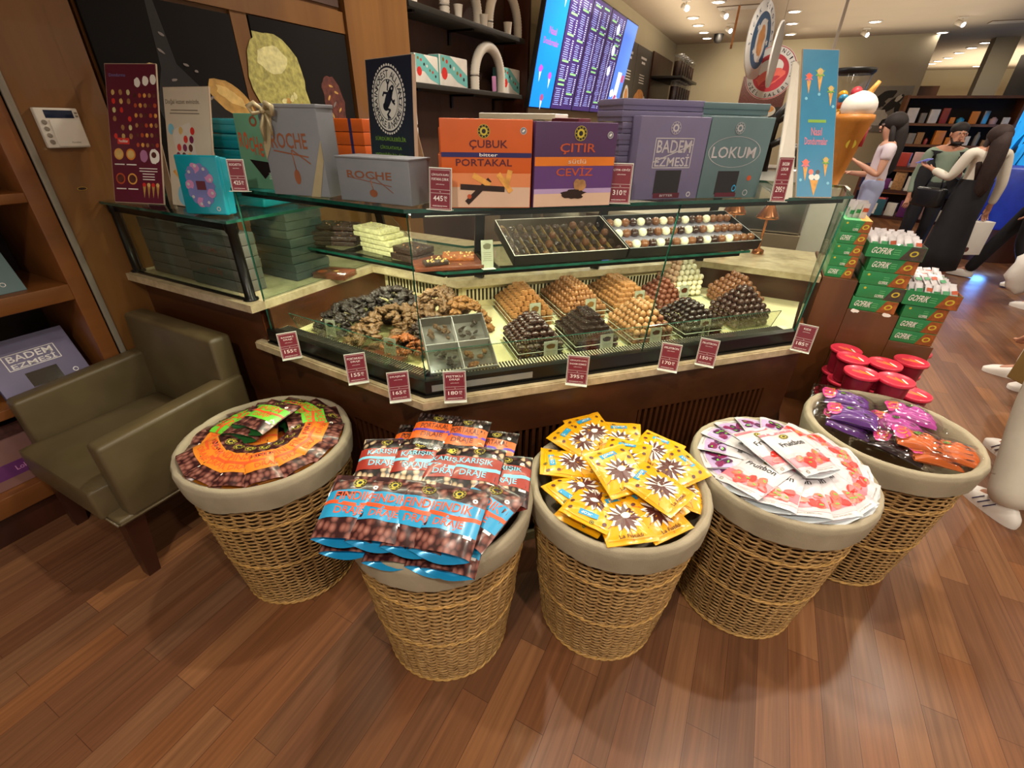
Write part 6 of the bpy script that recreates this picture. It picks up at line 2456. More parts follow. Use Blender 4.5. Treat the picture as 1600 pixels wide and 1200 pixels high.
def cup(px, py, zs, s, label):
    p = at_x(px, py, -2.44)
    g = G(Matrix.Translation((-2.44, p.y, zs)))
    g.lathe([(0.030 * s, 0.001), (0.040 * s, 0.085 * s), (0.042 * s, 0.088 * s), (0.038 * s, 0.088 * s), (0.029 * s, 0.006)], 'cup_white', 18, cap=False)
    g.disc(0, 0, 0.03 * s, 'cup_white', 0.002, 18)
    return tag(g.build('paper_cup'), label, 'cup')
cup(646, 18, 2.246, 1.0, 'single paper cup at the left end of the upper wall shelf')
cup(716, 24, 2.246, 0.9, 'paper cup inside the left cup arch')
cup(756, 40, 2.246, 0.9, 'paper cup between the two cup arches')
cup(793, 53, 2.246, 1.0, 'paper cup inside the right cup arch')
def carton(px0, px1, py, pyt, label):
    a, b = at_x(px0, py, SX), at_x(px1, py, SX)
    w = b.y - a.y
    h = at_x(px0, pyt, SX).z - 1.786
    g = G(frame((SX, a.y, 1.786), (0, 1, 0), (0, 0, 1)))
    g.box(0, w, 0, h, -0.12, 0, 'carton_white', 0.012)
    zz = 0.001
    g.poly([(0.01, h * .98, zz), (w * .35, h * .98, zz), (w * .98, h * .45, zz), (w * .98, h * .05, zz), (w * .6, h * .2, zz), (w * .35, h * .45, zz), (0.01, h * .40, zz)], 'carton_teal')
    for i in range(7):
        g.disc(w * (0.12 + 0.12 * i), h * (0.85 - 0.09 * i + 0.04 * (i % 2)), w * .035, ('gold', 'strawberry', 'ink', 'carton_white')[i % 4], zz + .0005, 8)
    g.disc(w * .15, h * .42, w * .1, 'strawberry', zz + .0004, 14)
    g.box(-0.001, 0.0, 0.0, h * .98, -0.115, -0.005, 'carton_teal')
    return tag(g.build('ice_cream_carton'), label, 'carton')
carton(650, 686, 118, 82, 'left teal and white carton on the lower wall shelf, half behind the navy board')
carton(688, 731, 123, 84, 'middle teal and white carton, left of the cup arch')
carton(786, 812, 138, 104, 'right teal and white carton, beyond the cup arch')
g = G(frame((SX + .05, at_x(763, 128, SX).y, 1.787), (0, 1, 0.1), (0, 0, 1)))
g.box(0, .07, 0, .12, -.01, 0, 'tin_pink', 0.003)
tag(g.build('sachet'), 'small pink sachet standing inside the lower cup arch', 'sachet')

# ---------------------------------------------------------------- menu screens, tilted forwards
M('scr_blue', '#0a7fff', 0.4, var=0.06, scale=1, emit=1.1)
M('scr_menu', '#3a2766', 0.4, var=0.15, scale=1, emit=0.85)
M('scr_light', '#4f7be8', 0.4, var=0.1, scale=1, emit=1.0)
M('scr_text', '#9aa6ea', 0.4, var=0, emit=1.0)
M('scr_green', '#8fd08a', 0.4, var=0, emit=0.9)
M('scr_pink', '#b04ad0', 0.4, var=0, emit=1.0)
M('scr_white', '#cfd8ff', 0.4, var=0, emit=1.2)
M('scr_red', '#a8507a', 0.4, var=0, emit=0.8)
XB = -2.36
ys_ = [at_x(px, py, XB).y for px, py in ((816, 169), (859, 171), (892, 173), (920, 174), (945, 160), (965, 148))]
ys_ = [4.97, ys_[1], ys_[2], ys_[3], ys_[4], ys_[5]]
tilt_ = math.radians(10)
UPV = Vector((math.sin(tilt_), 0, math.cos(tilt_)))
names_ = ['blue menu screen at the near end of the row, with pink lettering', 'purple menu screen right of the blue one', 'purple menu screen, second of the three text screens', 'purple menu screen, third and farthest of the text screens', 'pale blue screen at the far end of the row']
for i in range(5):
    w = ys_[i + 1] - ys_[i]
    T = frame((XB, ys_[i], 1.675), (0, 1, 0), UPV)
    t = thing('menu_screen', names_[i], 'screen', T)
    h = 1.13
    g = G()
    g.box(0.002, w - 0.002, 0, h, -0.05, 0, 'black_plastic', 0.004)
    g.build('housing', t)
    g = G()
    g.rect(w / 2, h / 2, w - 0.03, h - 0.03, ('scr_blue', 'scr_menu', 'scr_menu', 'scr_menu', 'scr_light')[i], 0.0006)
    z = 0.0012
    r_ = random.Random(i)
    if i == 0:
        g.text('Nasıl', w * .5, h * .60, .060, 'scr_pink', z, w * .32)
        g.text('Dondurmalar', w * .5, h * .52, .055, 'scr_pink', z, w * .66)
        for (x, y) in ((.25, .93), (.8, .88), (.25, .30), (.7, .26), (.5, .08)):
            g.poly([(w * (x - .05), h * y, z), (w * (x + .05), h * y, z), (w * x, h * (y - .09), z)], 'scr_white')
            g.blob(w * x, h * (y + .015), w * .08, h * .028, 'scr_pink' if y > .2 else 'scr_red', z + .0004, x * 9, .3, 10)
    elif i < 4:
        for c in range(2):
            y = .95
            while y > .05:
                if r_.random() < .07:
                    g.rect(w * (.26 + .46 * c), h * y, w * .28, h * .016, 'scr_green', z)
                    y -= .02
                else:
                    g.rect(w * (.20 + .46 * c), h * y, w * r_.uniform(.12, .26), h * .006, 'scr_text', z)
                    g.rect(w * (.42 + .46 * c), h * y, w * .06, h * .007, 'scr_white', z)
                y -= .017
        if i == 3:
            for k in range(3):
                g.blob(w * .6, h * (.85 - .2 * k), w * .1, h * .05, 'scr_white', z + .0003, k, .3)
    else:
        for k in range(7):
            g.blob(w * r_.uniform(.15, .85), h * r_.uniform(.06, .5), w * .14, h * .045, 'scr_red' if k % 2 else 'scr_white', z, k, .3, 12)
        g.rect(w * .5, h * .3, w * .3, h * .35, 'scr_white', z - .0003)
    g.build('display', t)
    g = G()
    g.slab((w / 2, h * .6, -0.05), Vector((w / 2, h * .6, -0.16)), 0.04, 'black_metal')
    g.build('wall_mount', t)

# dark picture panels after the screens
M('panel_dark', '#4a4438', 0.6, var=0.05)
M('coffee_foam', '#c98a4a', 0.5, var=.2)
for i, (y0, y1, lab) in enumerate(((8.62, 9.45, 'dark menu panel with an iced coffee glass, beyond the screens'), (9.47, 10.5, 'dark menu panel with a foamy coffee picture'), (10.52, 11.5, 'dark menu panel beside the coffee bean jars'))):
    g = G(frame((-2.49, y0, 1.6), (0, 1, 0), (0, 0, 1)))
    w, h = y1 - y0, 1.13
    g.box(0, w, 0, h, 0, 0.03, 'panel_dark', 0.003)
    z = 0.031
    g.rect(w * .5, h * .86, w * .4, h * .03, 'paper', z)
    g.rect(w * .5, h * .80, w * .25, h * .03, 'paper', z)
    for k in range(4):
        g.rect(w * .5, h * (.64 - .035 * k), w * .36, h * .012, 'offwhite', z)
    if i == 0:
        g.blob(w * .5, h * .28, w * .2, h * .18, 'offwhite', z, 3, .1)
        g.blob(w * .5, h * .30, w * .12, h * .12, 'coffee_foam', z + .001, 4, .1)
    elif i == 1:
        g.blob(w * .5, h * .28, w * .38, h * .17, 'coffee_foam', z, 3, .2)
        g.blob(w * .85, h * .22, w * .12, h * .15, 'offwhite', z + .001, 3, .1)
    tag(g.build('wall_poster'), lab, 'menu panel')

# bean dispensers
M('beans', '#3a1f14', 0.5, var=.4, scale=60)
M('beans_light', '#7a4a2c', 0.5, var=.4, scale=60)
t = thing('bean_rack', 'black rack holding clear coffee bean tubes at the far end of the wall', 'rack', Matrix.Translation((-2.15, 11.6, 0)))
g = G()
g.box(-0.30, 0.30, -1.0, 0.9, 1.92, 1.96, 'black_plastic', 0.004)
g.box(-0.30, 0.30, -1.0, 0.9, 2.32, 2.36, 'black_plastic', 0.004)
g.build('shelf', t)
g = G()
g.box(-0.31, -0.28, -1.0, 0.9, 1.0, 2.75, 'dark_wood')
g.build('back_board', t)
g = G()
g.box(-0.3, 0.35, -1.1, 1.0, 0.0, 1.0, 'dark_wood', 0.01)
g.build('cabinet', t)
proto = None
for r_, z in enumerate((1.962, 2.362)):
    for k in range(6):
        T = Matrix.Translation((-2.0, 10.85 + 0.28 * k, z))
        lab = 'clear tube of coffee beans on the %s shelf of the bean rack' % ('upper' if r_ else 'lower')
        if proto is None:
            proto = thing('bean_tube', lab, 'jar', T)
            g = G()
            g.lathe([(0.085, 0.02), (0.085, 0.33)], 'plastic_film', 14, cap=False)
            g.build('tube', proto)
            g = G()
            g.lathe([(0.0, 0.0), (0.08, 0.02), (0.08, 0.24), (0, 0.25)], 'beans', 14)
            g.build('beans', proto)
            g = G()
            g.lathe([(0.088, 0.33), (0.088, 0.352), (0.0, 0.355)], 'steel', 14)
            g.build('cap', proto)
            proto['group'] = 'bean tubes on the lower shelf'
        else:
            dup(proto, T, lab, 'bean tubes on the upper shelf' if r_ else 'bean tubes on the lower shelf')

# black and white photo on the far wall, coffee poster
M('photo_grey', '#8d887c', 0.6, var=.2, scale=3)
M('photo_black', '#26231f', 0.6)
M('photo_white', '#c9c4b8', 0.6)
g = G(frame((1.50, 12.985, 1.50), (1, 0, 0), (0, 0, 1)))
w, h = 0.66, 0.80
g.box(0, w, 0, h, -0.012, 0.004, 'photo_grey', 0.002)
for i, (x, y, rx, ry, a, m) in enumerate(((.4, .8, .25, .10, .4, 'photo_black'), (.62, .62, .30, .09, .9, 'photo_black'), (.30, .62, .14, .08, 0, 'photo_black'), (.72, .74, .10, .05, 1., 'photo_white'), (.35, .32, .22, .18, .3, 'photo_white'), (.60, .2, .12, .10, .2, 'photo_black'), (.82, .45, .10, .22, .3, 'photo_black'), (.2, .08, .1, .06, 0, 'photo_white'))):
    g.blob(w * x, h * y, w * rx, h * ry, m, 0.005 + i * .0006, i, .35, 18, a)
tag(g.build('wall_photo'), 'large black and white photo on the far wall above the woman in lilac', 'photo')
g = G(frame((-0.95, 12.985, 1.55), (1, 0, 0), (0, 0, 1)))
w, h = 0.9, 0.95
g.box(0, w, 0, h, -0.012, 0.004, 'cocoa_red', 0.002)
g.box(0, w, 0, h * .4, 0.0, 0.006, 'photo_black')
for x, r_ in ((.25, .16), (.68, .2)):
    g.disc(w * x, h * .32, w * r_, 'photo_white', 0.008, 20, h * .12)
    g.disc(w * x, h * .36, w * r_ * .8, 'coffee_foam', 0.009, 20, h * .07)
tag(g.build('wall_photo'), 'dark coffee cup poster on the far wall behind the round red sign', 'photo')

# round hanging signs --------------------------------------------------
M('sign_white', '#d9d6d2', 0.5, var=.03)
M('sign_navy', '#2a5278', 0.5)
M('sign_red', '#b5323e', 0.45)
M('sign_salmon', '#e0685a', 0.45)
M('sign_grey', '#8c8478', 0.6)
def hang_sign(px, py, dep, r, nrm, label, art, sx=1.0):
    d = ray(px, py)
    fwd = Vector((RM[2][0], RM[2][1], RM[2][2]))
    P = EYE + d * (dep / d.dot(fwd))
    n = Vector(nrm).normalized()
    x = Vector((0, 0, 1)).cross(n).normalized()
    T = frame(P, x, n.cross(x))
    t = thing('hanging_sign', label, 'sign', T)
    g = G()
    g.lathe([(0.0, -0.006), (r, -0.006), (r, 0.006), (0.0, 0.006)], 'sign_white', 44)
    for sgn in (1,):
        art(g, r, 0.0068)
    g.build('disc', t)
    g = G()
    g.tube([(0, r, 0), (0, CEIL - P.z, 0)], 0.0015, 'steel', 5)
    g.build('wire', t)
    return t
def art_red(g, r, z):
    g.disc(0, 0, r * .98, 'sign_red', z, 44, r0=r * .955)
    g.disc(0, 0, r * .70, 'sign_red', z, 44)
    g.disc(-r * .05, r * .18, r * .50, 'sign_white', z + .0006, 30, r * .33, .2)
    g.blob(r * .02, -r * .15, r * .52, r * .28, 'sign_salmon', z + .0012, 4, .25, 20, .35)
    g.blob(r * .05, -r * .28, r * .40, r * .10, 'sign_red', z + .0018, 5, .25, 18, .45)
    g.ringtext("KAKAO DONU'NUN", 0, 0, r * .84, r * .14, 'ink', z + .0004, PI / 2, PI * 1.15, True)
    g.ringtext('ÖZEL SALEBİ', 0, 0, r * .84, r * .14, 'ink', z + .0004, -PI / 2, PI * .75, False)
def art_navy2(g, r, z):
    g.disc(0, 0, r * .72, 'sign_navy', z, 40)
    g.disc(0, 0, r * .40, 'sign_white', z + .0005, 30, r * .55)
    g.blob(0, 0, r * .25, r * .4, 'coffee_foam', z + .001, 3, .3)
    for a in range(5):
        g.star(r * .5 * math.cos(a * 1.26), r * .5 * math.sin(a * 1.26), r * .1, r * .05, 'sign_white', z + .0012, 5)
    g.ringtext('SICAK ÇİKOLATA', 0, 0, r * .86, r * .12, 'sign_navy', z + .0004, PI / 2, PI * 1.2, True)
n0 = -ray(1208, 112)
hang_sign(1204, 114, 3.6, 0.180, (-0.05 + n0.x, n0.y, 0), 'round white sign with a red cup and the words around it', art_red)
c_, s_ = math.cos(1.22), math.sin(1.22)
n1 = -ray(1194, 66)
hang_sign(1187, 64, 3.45, 0.245, (n1.x * c_ - n1.y * s_, n1.x * s_ + n1.y * c_, 0), 'round white sign with a blue centre, turned almost edge-on', art_navy2)
c_, s_ = math.cos(1.42), math.sin(1.42)
hang_sign(1211, 86, 3.3, 0.20, (n1.x * c_ - n1.y * s_, n1.x * s_ + n1.y * c_, 0), 'round grey-backed sign hanging edge-on in front of the red one', lambda g, r, z: g.disc(0, 0, r * .97, 'sign_grey', z, 40))
# narrow boards hanging edge-on
def edge_board(px, py0, py1, px1, dep, m, label, wdt=.30):
    d = ray(px, py0)
    fwd = Vector((RM[2][0], RM[2][1], RM[2][2]))
    P = EYE + d * (dep / d.dot(fwd))
    z1 = hz(px1, py1, P)
    a = Vector((P.x, P.y, 0)).normalized()
    t = thing('hanging_board', label, 'sign', frame((P.x, P.y, z1), a, (0, 0, 1)))
    g = G()
    g.box(0, wdt, 0, P.z - z1, -0.012, 0.012, m, 0.004)
    g.build('board', t)
    g = G()
    g.tube([(wdt / 2, P.z - z1, 0), (wdt / 2, CEIL - z1, 0)], 0.002, 'steel', 5)
    g.build('wire', t)
edge_board(1327, -6, 92, 1288, 3.7, 'offwhite', 'long pale board hanging edge-on above the ice cream cone figure', .22)
edge_board(1156, 8, 70, 1147, 5.2, 'coffee_foam', 'short tan board hanging edge-on under the ceiling', .35)

# ---------------------------------------------------------------- behind the counter
M('taupe', '#8a7763', 0.5, var=.12, scale=6)
M('taupe_light', '#a89a86', 0.5, var=.05)
g = G()
t = thing('back_counter', 'taupe work counter with pale top behind the display case', 'counter', Matrix.Translation((-1.3, 4.2, 0)))
g = G()
g.box(-1.05, 1.1, -0.30, 0.35, 0, 0.9, 'taupe')
g.build('cabinet', t)
g = G()
g.box(-1.08, 1.13, -0.34, 0.35, 0.9, 0.94, 'taupe_light', 0.004)
g.build('worktop', t)
for k in range(4):
    g = G()
    g.box(-1.03 + k * .53, -0.53 + k * .53, -0.318, -0.30, 0.10, 0.86, 'taupe', 0.003)
    g.build('door', t)
# white notes on the wall
for k, (px, py) in enumerate(((664, 190), (664, 235), (683, 205), (682, 255))):
    p = at_x(px, py, -2.33)
    g = G(frame((-2.355, 2.84 + .13 * (k // 2), 1.52 - .20 * (k % 2)), (0, 1, 0), (0, 0, 1)))
    g.box(0, .12, 0, .18, 0, .0015, 'paper')
    for q in range(6):
        g.rect(.06, .15 - .022 * q, .09, .003, 'pole_grey', .002)
    tag(g.build('paper_note'), 'white printed note stuck to the wood wall behind the navy board', 'note', 'white notes on the wood wall')
# white tray and maroon card on stand behind the purple box
for (px0, px1, py, z, m, lab, nm, th) in ((748, 868, 176, 1.60, 'white', 'long white tray edge showing above the orange box', 'serving_tray', .03), (862, 905, 184, 1.56, 'menu_maroon', 'maroon card peeping over the purple box', 'maroon_card', .05)):
    a, b = at_y(px0, py, 2.75), at_y(px1, py, 2.75)
    g = G()
    g.box(a.x, b.x, 2.75, 2.95, a.z - th, a.z, m, 0.004)
    o = tag(g.build(nm), lab, 'tray' if nm == 'serving_tray' else 'card')
    tt = G()
    tt.box((a.x + b.x) / 2 - .12, (a.x + b.x) / 2 + .12, 2.78, 2.92, 0.95, a.z - th, 'steel', .01)
    tag(tt.build('machine_body'), 'steel machine body standing on the stone counter, carrying the ' + ('tray' if nm == 'serving_tray' else 'card'), 'machine')
# copper lamps / funnels seen through the glass
for (px, py, y, lab) in ((1150, 322, 2.72, 'copper funnel seen through the glass, left one'), (1202, 330, 2.85, 'copper funnel seen through the glass, right one')):
    p = at_y(px, py, y)
    g = G(Matrix.Translation((p.x, p.y, 0.951)))
    hh = p.z - 0.951
    g.lathe([(0.030, 0), (0.028, 0.02), (0.006, 0.03), (0.006, hh - .04), (0.055, hh - .035), (0.052, hh - .02), (0.02, hh + .03), (0.008, hh + .05), (0.008, hh + .12)], 'copper', 22)
    tag(g.build('copper_funnel'), lab, 'funnel')
# taps and machine between teal box and blue board
t = thing('coffee_machine', 'dark and steel coffee machine seen between teal box and blue board', 'coffee machine', Matrix.Translation((0.10, 3.85, 0)))
g = G()
g.box(-0.22, 0.2, -0.2, 0.2, 0.0, 0.92, 'taupe')
g.build('cabinet', t)
g = G()
g.box(-0.22, 0.20, -0.18, 0.18, 0.921, 1.32, 'steel', 0.02)
g.build('body', t)
g = G()
g.tube([(-0.12, -0.2, 1.30), (-0.12, -0.21, 1.62), (-0.06, -0.21, 1.70)], 0.022, 'black_plastic', 8)
g.tube([(-0.12, -0.21, 1.45), (-0.03, -0.21, 1.50)], 0.02, 'black_plastic', 8)
g.tube([(-0.12, -0.21, 1.58), (-0.04, -0.21, 1.64)], 0.02, 'black_plastic', 8)
g.build('tap_handle', t)
g = G()
g.lathe([(0.05, 1.325), (0.06, 1.42), (0.05, 1.45), (0.0, 1.46)], 'black_plastic', 16, (0.02, -0.05))
g.build('knob', t)

# generic ice cream cone figure on its stand
M('cone_orange', '#b87428', 0.5, var=.08)
M('cone_cream', '#e9e0d6', 0.6, var=.03)
p = at_y(1334, 190, 3.9)
t = thing('ice_cream_figure', 'tall orange ice cream cone figure with white scoop behind the blue board', 'figure', Matrix.Translation((p.x, 3.9, 0.61)) @ Matrix.Diagonal((.62, .62, .62, 1)))
g = G()
g.lathe([(0.03, 0.96), (0.05, 1.0), (0.155, 1.56), (0.175, 1.60), (0.165, 1.64), (0.10, 1.65)], 'cone_orange', 28)
g.build('cone', t)
g = G()
g.ball((0, 0, 1.71), 0.155, 'cone_cream', 22, 1, 1, 0.85, 12, lambda q: 1 + .05 * noise.noise(q * 2.5))
g.build('scoop', t)
g = G()
g.tube([(0.05, 0, 1.82), (0.10, 0, 1.92)], [0.03, 0.018], 'orange_peel', 10)
g.build('wafer_stick', t)
g = G()
g.ball((-0.06, 0, 1.83), 0.05, 'sign_red', 14)
g.build('cherry', t)
g = G()
g.disc(0, 0, 0.045, 'crest_yellow', 0, 18)
o = g.build('badge', t)
o.matrix_basis = frame((0.03, -0.115, 1.38), (1, 0.25, 0), (0, -0.2, 1))
g = G()
g.tube([(-0.13, 0, 1.55), (-0.17, 0, 1.66)], [0.03, 0.02], 'cone_orange', 10)
g.build('arm', t)
g = G()
g.tube([(0.13, -0.02, 1.55), (0.12, -0.05, 1.36)], [0.022, 0.018], 'sign_red', 10)
g.build('arm', t)
g = G()
g.box(-0.16, 0.16, -0.16, 0.16, -0.983, 0.98, 'offwhite', 0.01)
g.build('pedestal', t)
p = at_y(1330, 130, 6.2)
t = thing('candy_bucket', 'clear bucket with black rim and colourful sweets behind the cone figure', 'bucket', Matrix.Translation((p.x, 6.2, 0)))
g = G()
g.lathe([(0.10, 1.55), (0.16, 2.02)], 'plastic_film', 24, cap=False)
g.build('bucket', t)
g = G()
g.lathe([(0.155, 2.00), (0.175, 2.02), (0.175, 2.05), (0.15, 2.05)], 'black_plastic', 24, cap=False)
g.build('rim', t)
g = G()
for k in range(14):
    g.ball((0.06 * math.cos(k * 2.1), 0.06 * math.sin(k * 2.1), 1.60 + .018 * k), 0.045, ('bag_orange2', 'bag_yellow', 'sign_salmon', 'bag_blue')[k % 4], 10)
g.build('sweets', t)
g = G()
g.box(-0.12, 0.12, -0.12, 0.12, 0, 1.55, 'taupe_light', 0.01)
g.build('stand', t)

# ---------------------------------------------------------------- stepped stand with wafer boxes
M('wafer_green', '#23824a', 0.4, var=.08, coat=.2)
M('wafer_green_top', '#62b878', 0.4, var=.06)
M('wafer_brown', '#9a5426', 0.4, var=.35, scale=50)
M('wafer_dark', '#4a4038', 0.4, var=.3, scale=50)
M('wafer_open', '#1c1a18', 0.7)
YS = 2.52
t = thing('stepped_stand', 'brown stepped wooden stand right of the display counter', 'stand', Matrix.Translation((0.6, 2.8, 0)))
for (x0, x1, z) in ((0.352, 0.490, 0.952), (0.491, 0.690, 0.820), (0.691, 0.860, 0.702)):
    g = G(Matrix.Translation((-0.6, -2.8, 0)))
    g.box(x0, x1, YS, 3.08, 0, z, 'stand_wood', 0.002)
    g.build('step', t)
g = G(Matrix.Translation((-0.6, -2.8, 0)))
g.prism([(0.355, 2.519), (0.345, 2.13), (0.47, 2.13), (0.86, 2.33), (0.86, 2.519)], 0, 0.30, 'stand_wood')
g.build('low_step', t)


def wafer_box(x0, y0, z, w, h, d, label, right='wafer_brown', rz=0.0, group=None, opened=False, big=True):
    T = Matrix.Translation((x0, y0, z)) @ Euler((0, 0, rz)).to_matrix().to_4x4()
    t = thing('wafer_box', label, 'box', T, group)
    g = G()
    if opened:
        g.box(0, w, 0, .002, 0, h, 'wafer_green')
        g.box(0, w, d - .002, d, 0, h * 1.25, 'wafer_green')
        g.box(0, .002, .002, d, 0, h, 'wafer_green')
        g.box(w - .002, w, .002, d, 0, h, right)
        g.box(.002, w - .002, .002, d - .002, 0, .003, 'wafer_open')
    else:
        g.box(0, w, 0, d, 0, h, 'wafer_green', 0.001)
        g.add([(0.001, .001, h + .0003), (w * .62, .001, h + .0003), (w * .62, d - .001, h + .0003), (.001, d - .001, h + .0003)], [(0, 1, 2, 3)], 'wafer_green_top')
        g.add([(w * .62, .001, h + .0003), (w - .001, .001, h + .0003), (w - .001, d - .001, h + .0003), (w * .62, d - .001, h + .0003)], [(0, 1, 2, 3)], 'orange_peel')
        g.add([(w + .0004, .001, .001), (w + .0004, d - .001, .001), (w + .0004, d - .001, h - .001), (w + .0004, .001, h - .001)], [(0, 1, 2, 3)], right)
    g.T = frame((0, -0.0002, 0), (1, 0, 0), (0, 0, 1))
    g.poly([(w * .60, .001, .0003), (w * .995, .001, .0003), (w * .995, h * .98, .0003), (w * .74, h * .98, .0003)], right)
    g.disc(w * .82, h * .5, h * .26, 'crest_yellow', .0008, 16, h * .2, .4)
    g.disc(w * .82, h * .5, h * .16, right, .0011, 12, h * .12, .4)
    g.text('GOFRIK', w * .27, h * .52, h * .46, 'paper', .0009, w * .36, slant=.25) if big else g.text('GOFRIK', w * .50, h * .24, h * .22, 'paper', .0009, w * .2)
    if not big:
        g.disc(w * .14, h * .75, h * .09, 'crest_yellow', .0009, 10)
    for k in range(3):
        g.rect(w * .53, h * (.65 - .15 * k), w * .12, h * .05, 'wafer_green_top', .0007)
    g.build('carton', t)
    return t
# stack A on the highest step
for i in range(5):
    wafer_box(0.356, 2.535, 0.9525 + i * 0.0505, 0.105 if i < 5 else .1, 0.049, 0.24, 'green wafer box in the left stack beside the glass end' if i < 4 else 'green wafer box topmost of the left stack', big=i % 3 == 0, group='wafer boxes of the left stack' if i < 4 else None)
# stack B on the middle step
lb = ['lowest', 'second from the bottom', 'third from the bottom', 'topmost']
for i in range(4):
    wafer_box(0.495 + .006 * (i % 2), 2.528, 0.8205 + i * 0.0605, 0.175, 0.0585, 0.25, 'green wafer box in the middle stack, ' + lb[i], right='wafer_dark' if i == 1 else 'wafer_brown', big=i in (0, 3))
wafer_box(0.475, 2.520, 1.063, 0.205, 0.058, 0.26, 'open dark-ended wafer box on top of the middle stack', right='wafer_dark', opened=True)
for i in range(3):
    wafer_box(0.695, 2.528, 0.7025 + i * 0.0585, 0.155, 0.0565, 0.25, 'green wafer box in the right stack, ' + ('lowest', 'middle one', 'uppermost closed one')[i], big=i < 2)
wafer_box(0.675, 2.520, 0.879, 0.195, 0.062, 0.27, 'open wafer box full of bars on top of the right stack', opened=True, rz=0.0)
def bars(x0, y0, z, w, d, nx, ny, label, group, lean):
    proto = None
    rnd = random.Random(int(x0 * 100))
    for j in range(ny):
        for i in range(nx):
            x, y = x0 + (i + .5) * w / nx, y0 + (j + .5) * d / ny
            T = Matrix.Translation((x + rnd.uniform(-.003, .003), y, z + .004 * (j % 2) + .006 * i * 0)) @ Euler((lean + rnd.uniform(-.15, .15), rnd.uniform(-.12, .12), rnd.uniform(-.2, .2) + .4)).to_matrix().to_4x4()
            k = (i + j) % 3
            if BARS.get(k) is None:
                g = G()
                ww, hh = 0.030, 0.062
                g.grid(lambda u, v: Vector(((u - .5) * ww, -.006 * math.sin(PI * u) * math.sin(PI * min(1, max(0, v * 1.2 - .1))), (v - .5) * hh)), 6, 8, 'bag_white')
                g.grid(lambda u, v: Vector(((.5 - u) * ww, .006 * math.sin(PI * u) * math.sin(PI * min(1, max(0, v * 1.2 - .1))), (v - .5) * hh)), 6, 8, 'bag_white')
                g.T = frame((0, -.0064, 0), (1, 0, 0), (0, 0, 1))
                g.rect(0, -.008 + .006 * k, ww * .8, .016, ('wafer_green', 'wafer_green', 'print_rust')[k], 0)
                BARS[k] = g.build('wafer_bar')
                o = BARS[k]
            else:
                o = BARS[k].copy()
                COL.objects.link(o)
            o.matrix_basis = T
            tag(o, label, 'wafer bar', group)
BARS = {}
bars(0.482, 2.545, 1.118, 0.19, 0.22, 6, 6, 'small white and green wafer bar in the open box on the middle stack', 'wafer bars in the middle open box', -0.5)
bars(0.682, 2.545, 0.938, 0.18, 0.23, 6, 6, 'small white and green wafer bar in the open box on the right stack', 'wafer bars in the right open box', -0.5)
bars(0.70, 2.60, 0.975, 0.12, 0.15, 4, 4, 'small white wafer bar heaped over the open box on the right stack', 'heaped wafer bars', -0.9)
bars(0.37, 2.60, 1.235, 0.07, 0.12, 3, 4, 'small green wafer bar sticking up behind the left stack', 'wafer bars behind the left stack', 0.1)
for k, (px, py) in enumerate(((1336, 486), (1385, 493))):
    p = at_y(px, py, YS - .003)
    g = G(frame((p.x, YS - 0.0008, p.z), (1, 0, 0), (0, 0, 1)))
    g.blob(0, 0, 0.017, 0.008, 'white', 0.0, k, .3, 14)
    g.blob(-.008, .004, 0.008, 0.006, 'white', 0.0004, k + 3, .3, 10)
    tag(g.build('cloud_sticker'), 'white cloud-shaped sticker on the stand, ' + ('left one' if k == 0 else 'right one'), 'sticker')

# red tubs
M('tub_red', '#d8304a', 0.32, coat=.3, var=.04)
M('tub_body', '#7d1427', 0.35, var=.05)
tubs = [(1330, 531, .640, 'at the back left of the red tubs'), (1323, 545, .655, 'at the left edge of the red tubs'), (1334, 558, .665, 'left tub of the second front row'), (1347, 581, .680, 'front left tub, above the last basket'),
        (1380, 538, .655, 'back middle tub of the red tubs'), (1384, 567, .665, 'middle tub of the red tubs'), (1401, 592, .680, 'frontmost tub, right of the front left one'), (1431, 548, .640, 'back right tub of the red tubs'),
        (1425, 563, .668, 'right tub overlapping the back right one'), (1428, 614, .600, 'lowest red tub, behind the rim of the last basket')]
proto = None
for i, (px, py, z, lb) in enumerate(tubs):
    p = at_z(px, py, z)
    T = Matrix.Translation((p.x, p.y, z))
    lab = 'round red sweets tub, ' + lb
    if proto is None:
        proto = thing('sweets_tub', lab, 'tub', T)
        g = G()
        g.lathe([(0.046, -0.115), (0.054, -0.012), (0.054, -0.010)], 'tub_body', 28)
        g.build('tub_body', proto)
        g = G()
        g.lathe([(0.060, -0.014), (0.064, -0.012), (0.064, -0.001), (0.061, 0.001), (0.058, -0.002), (0.0, -0.003)], 'tub_red', 28)
        g.blob(-0.014, 0.004, 0.030, 0.010, 'strawberry_light', -0.0024, 1, .3, 12, -.4)
        g.blob(0.010, -0.002, 0.026, 0.006, 'bag_orange', -0.0018, 2, .3, 12, -.9)
        g.blob(0.028, -0.004, 0.024, 0.005, 'offwhite', -0.0012, 3, .3, 12, -1.1)
        g.build('lid', proto)
    else:
        dup(proto, T @ Euler((0, 0, .2 * math.sin(i * 5))).to_matrix().to_4x4(), lab)
# second layer of tubs that carries the first
for i, (px, py, z, lb) in enumerate(tubs):
    p = at_z(px, py, z)
    for k in range(1, 4):
        zz_ = z - 0.118 * k
        if zz_ - 0.115 < 0.30:
            continue
        dup(proto, Matrix.Translation((p.x, p.y, zz_)), 'red tub in a lower layer under the visible lids', 'lower red tubs')

# ---------------------------------------------------------------- deep part of the shop
M('glow_blue', '#1f8fd8', 0.3, var=.6, scale=1.2, emit=1.3)
M('night_blue', '#10263a', 0.3, var=.4, scale=1)
M('booth_blue', '#2540b8', 0.5, var=.1)
g = G()
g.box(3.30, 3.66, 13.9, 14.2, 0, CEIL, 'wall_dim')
struct('wall_pillar', g)
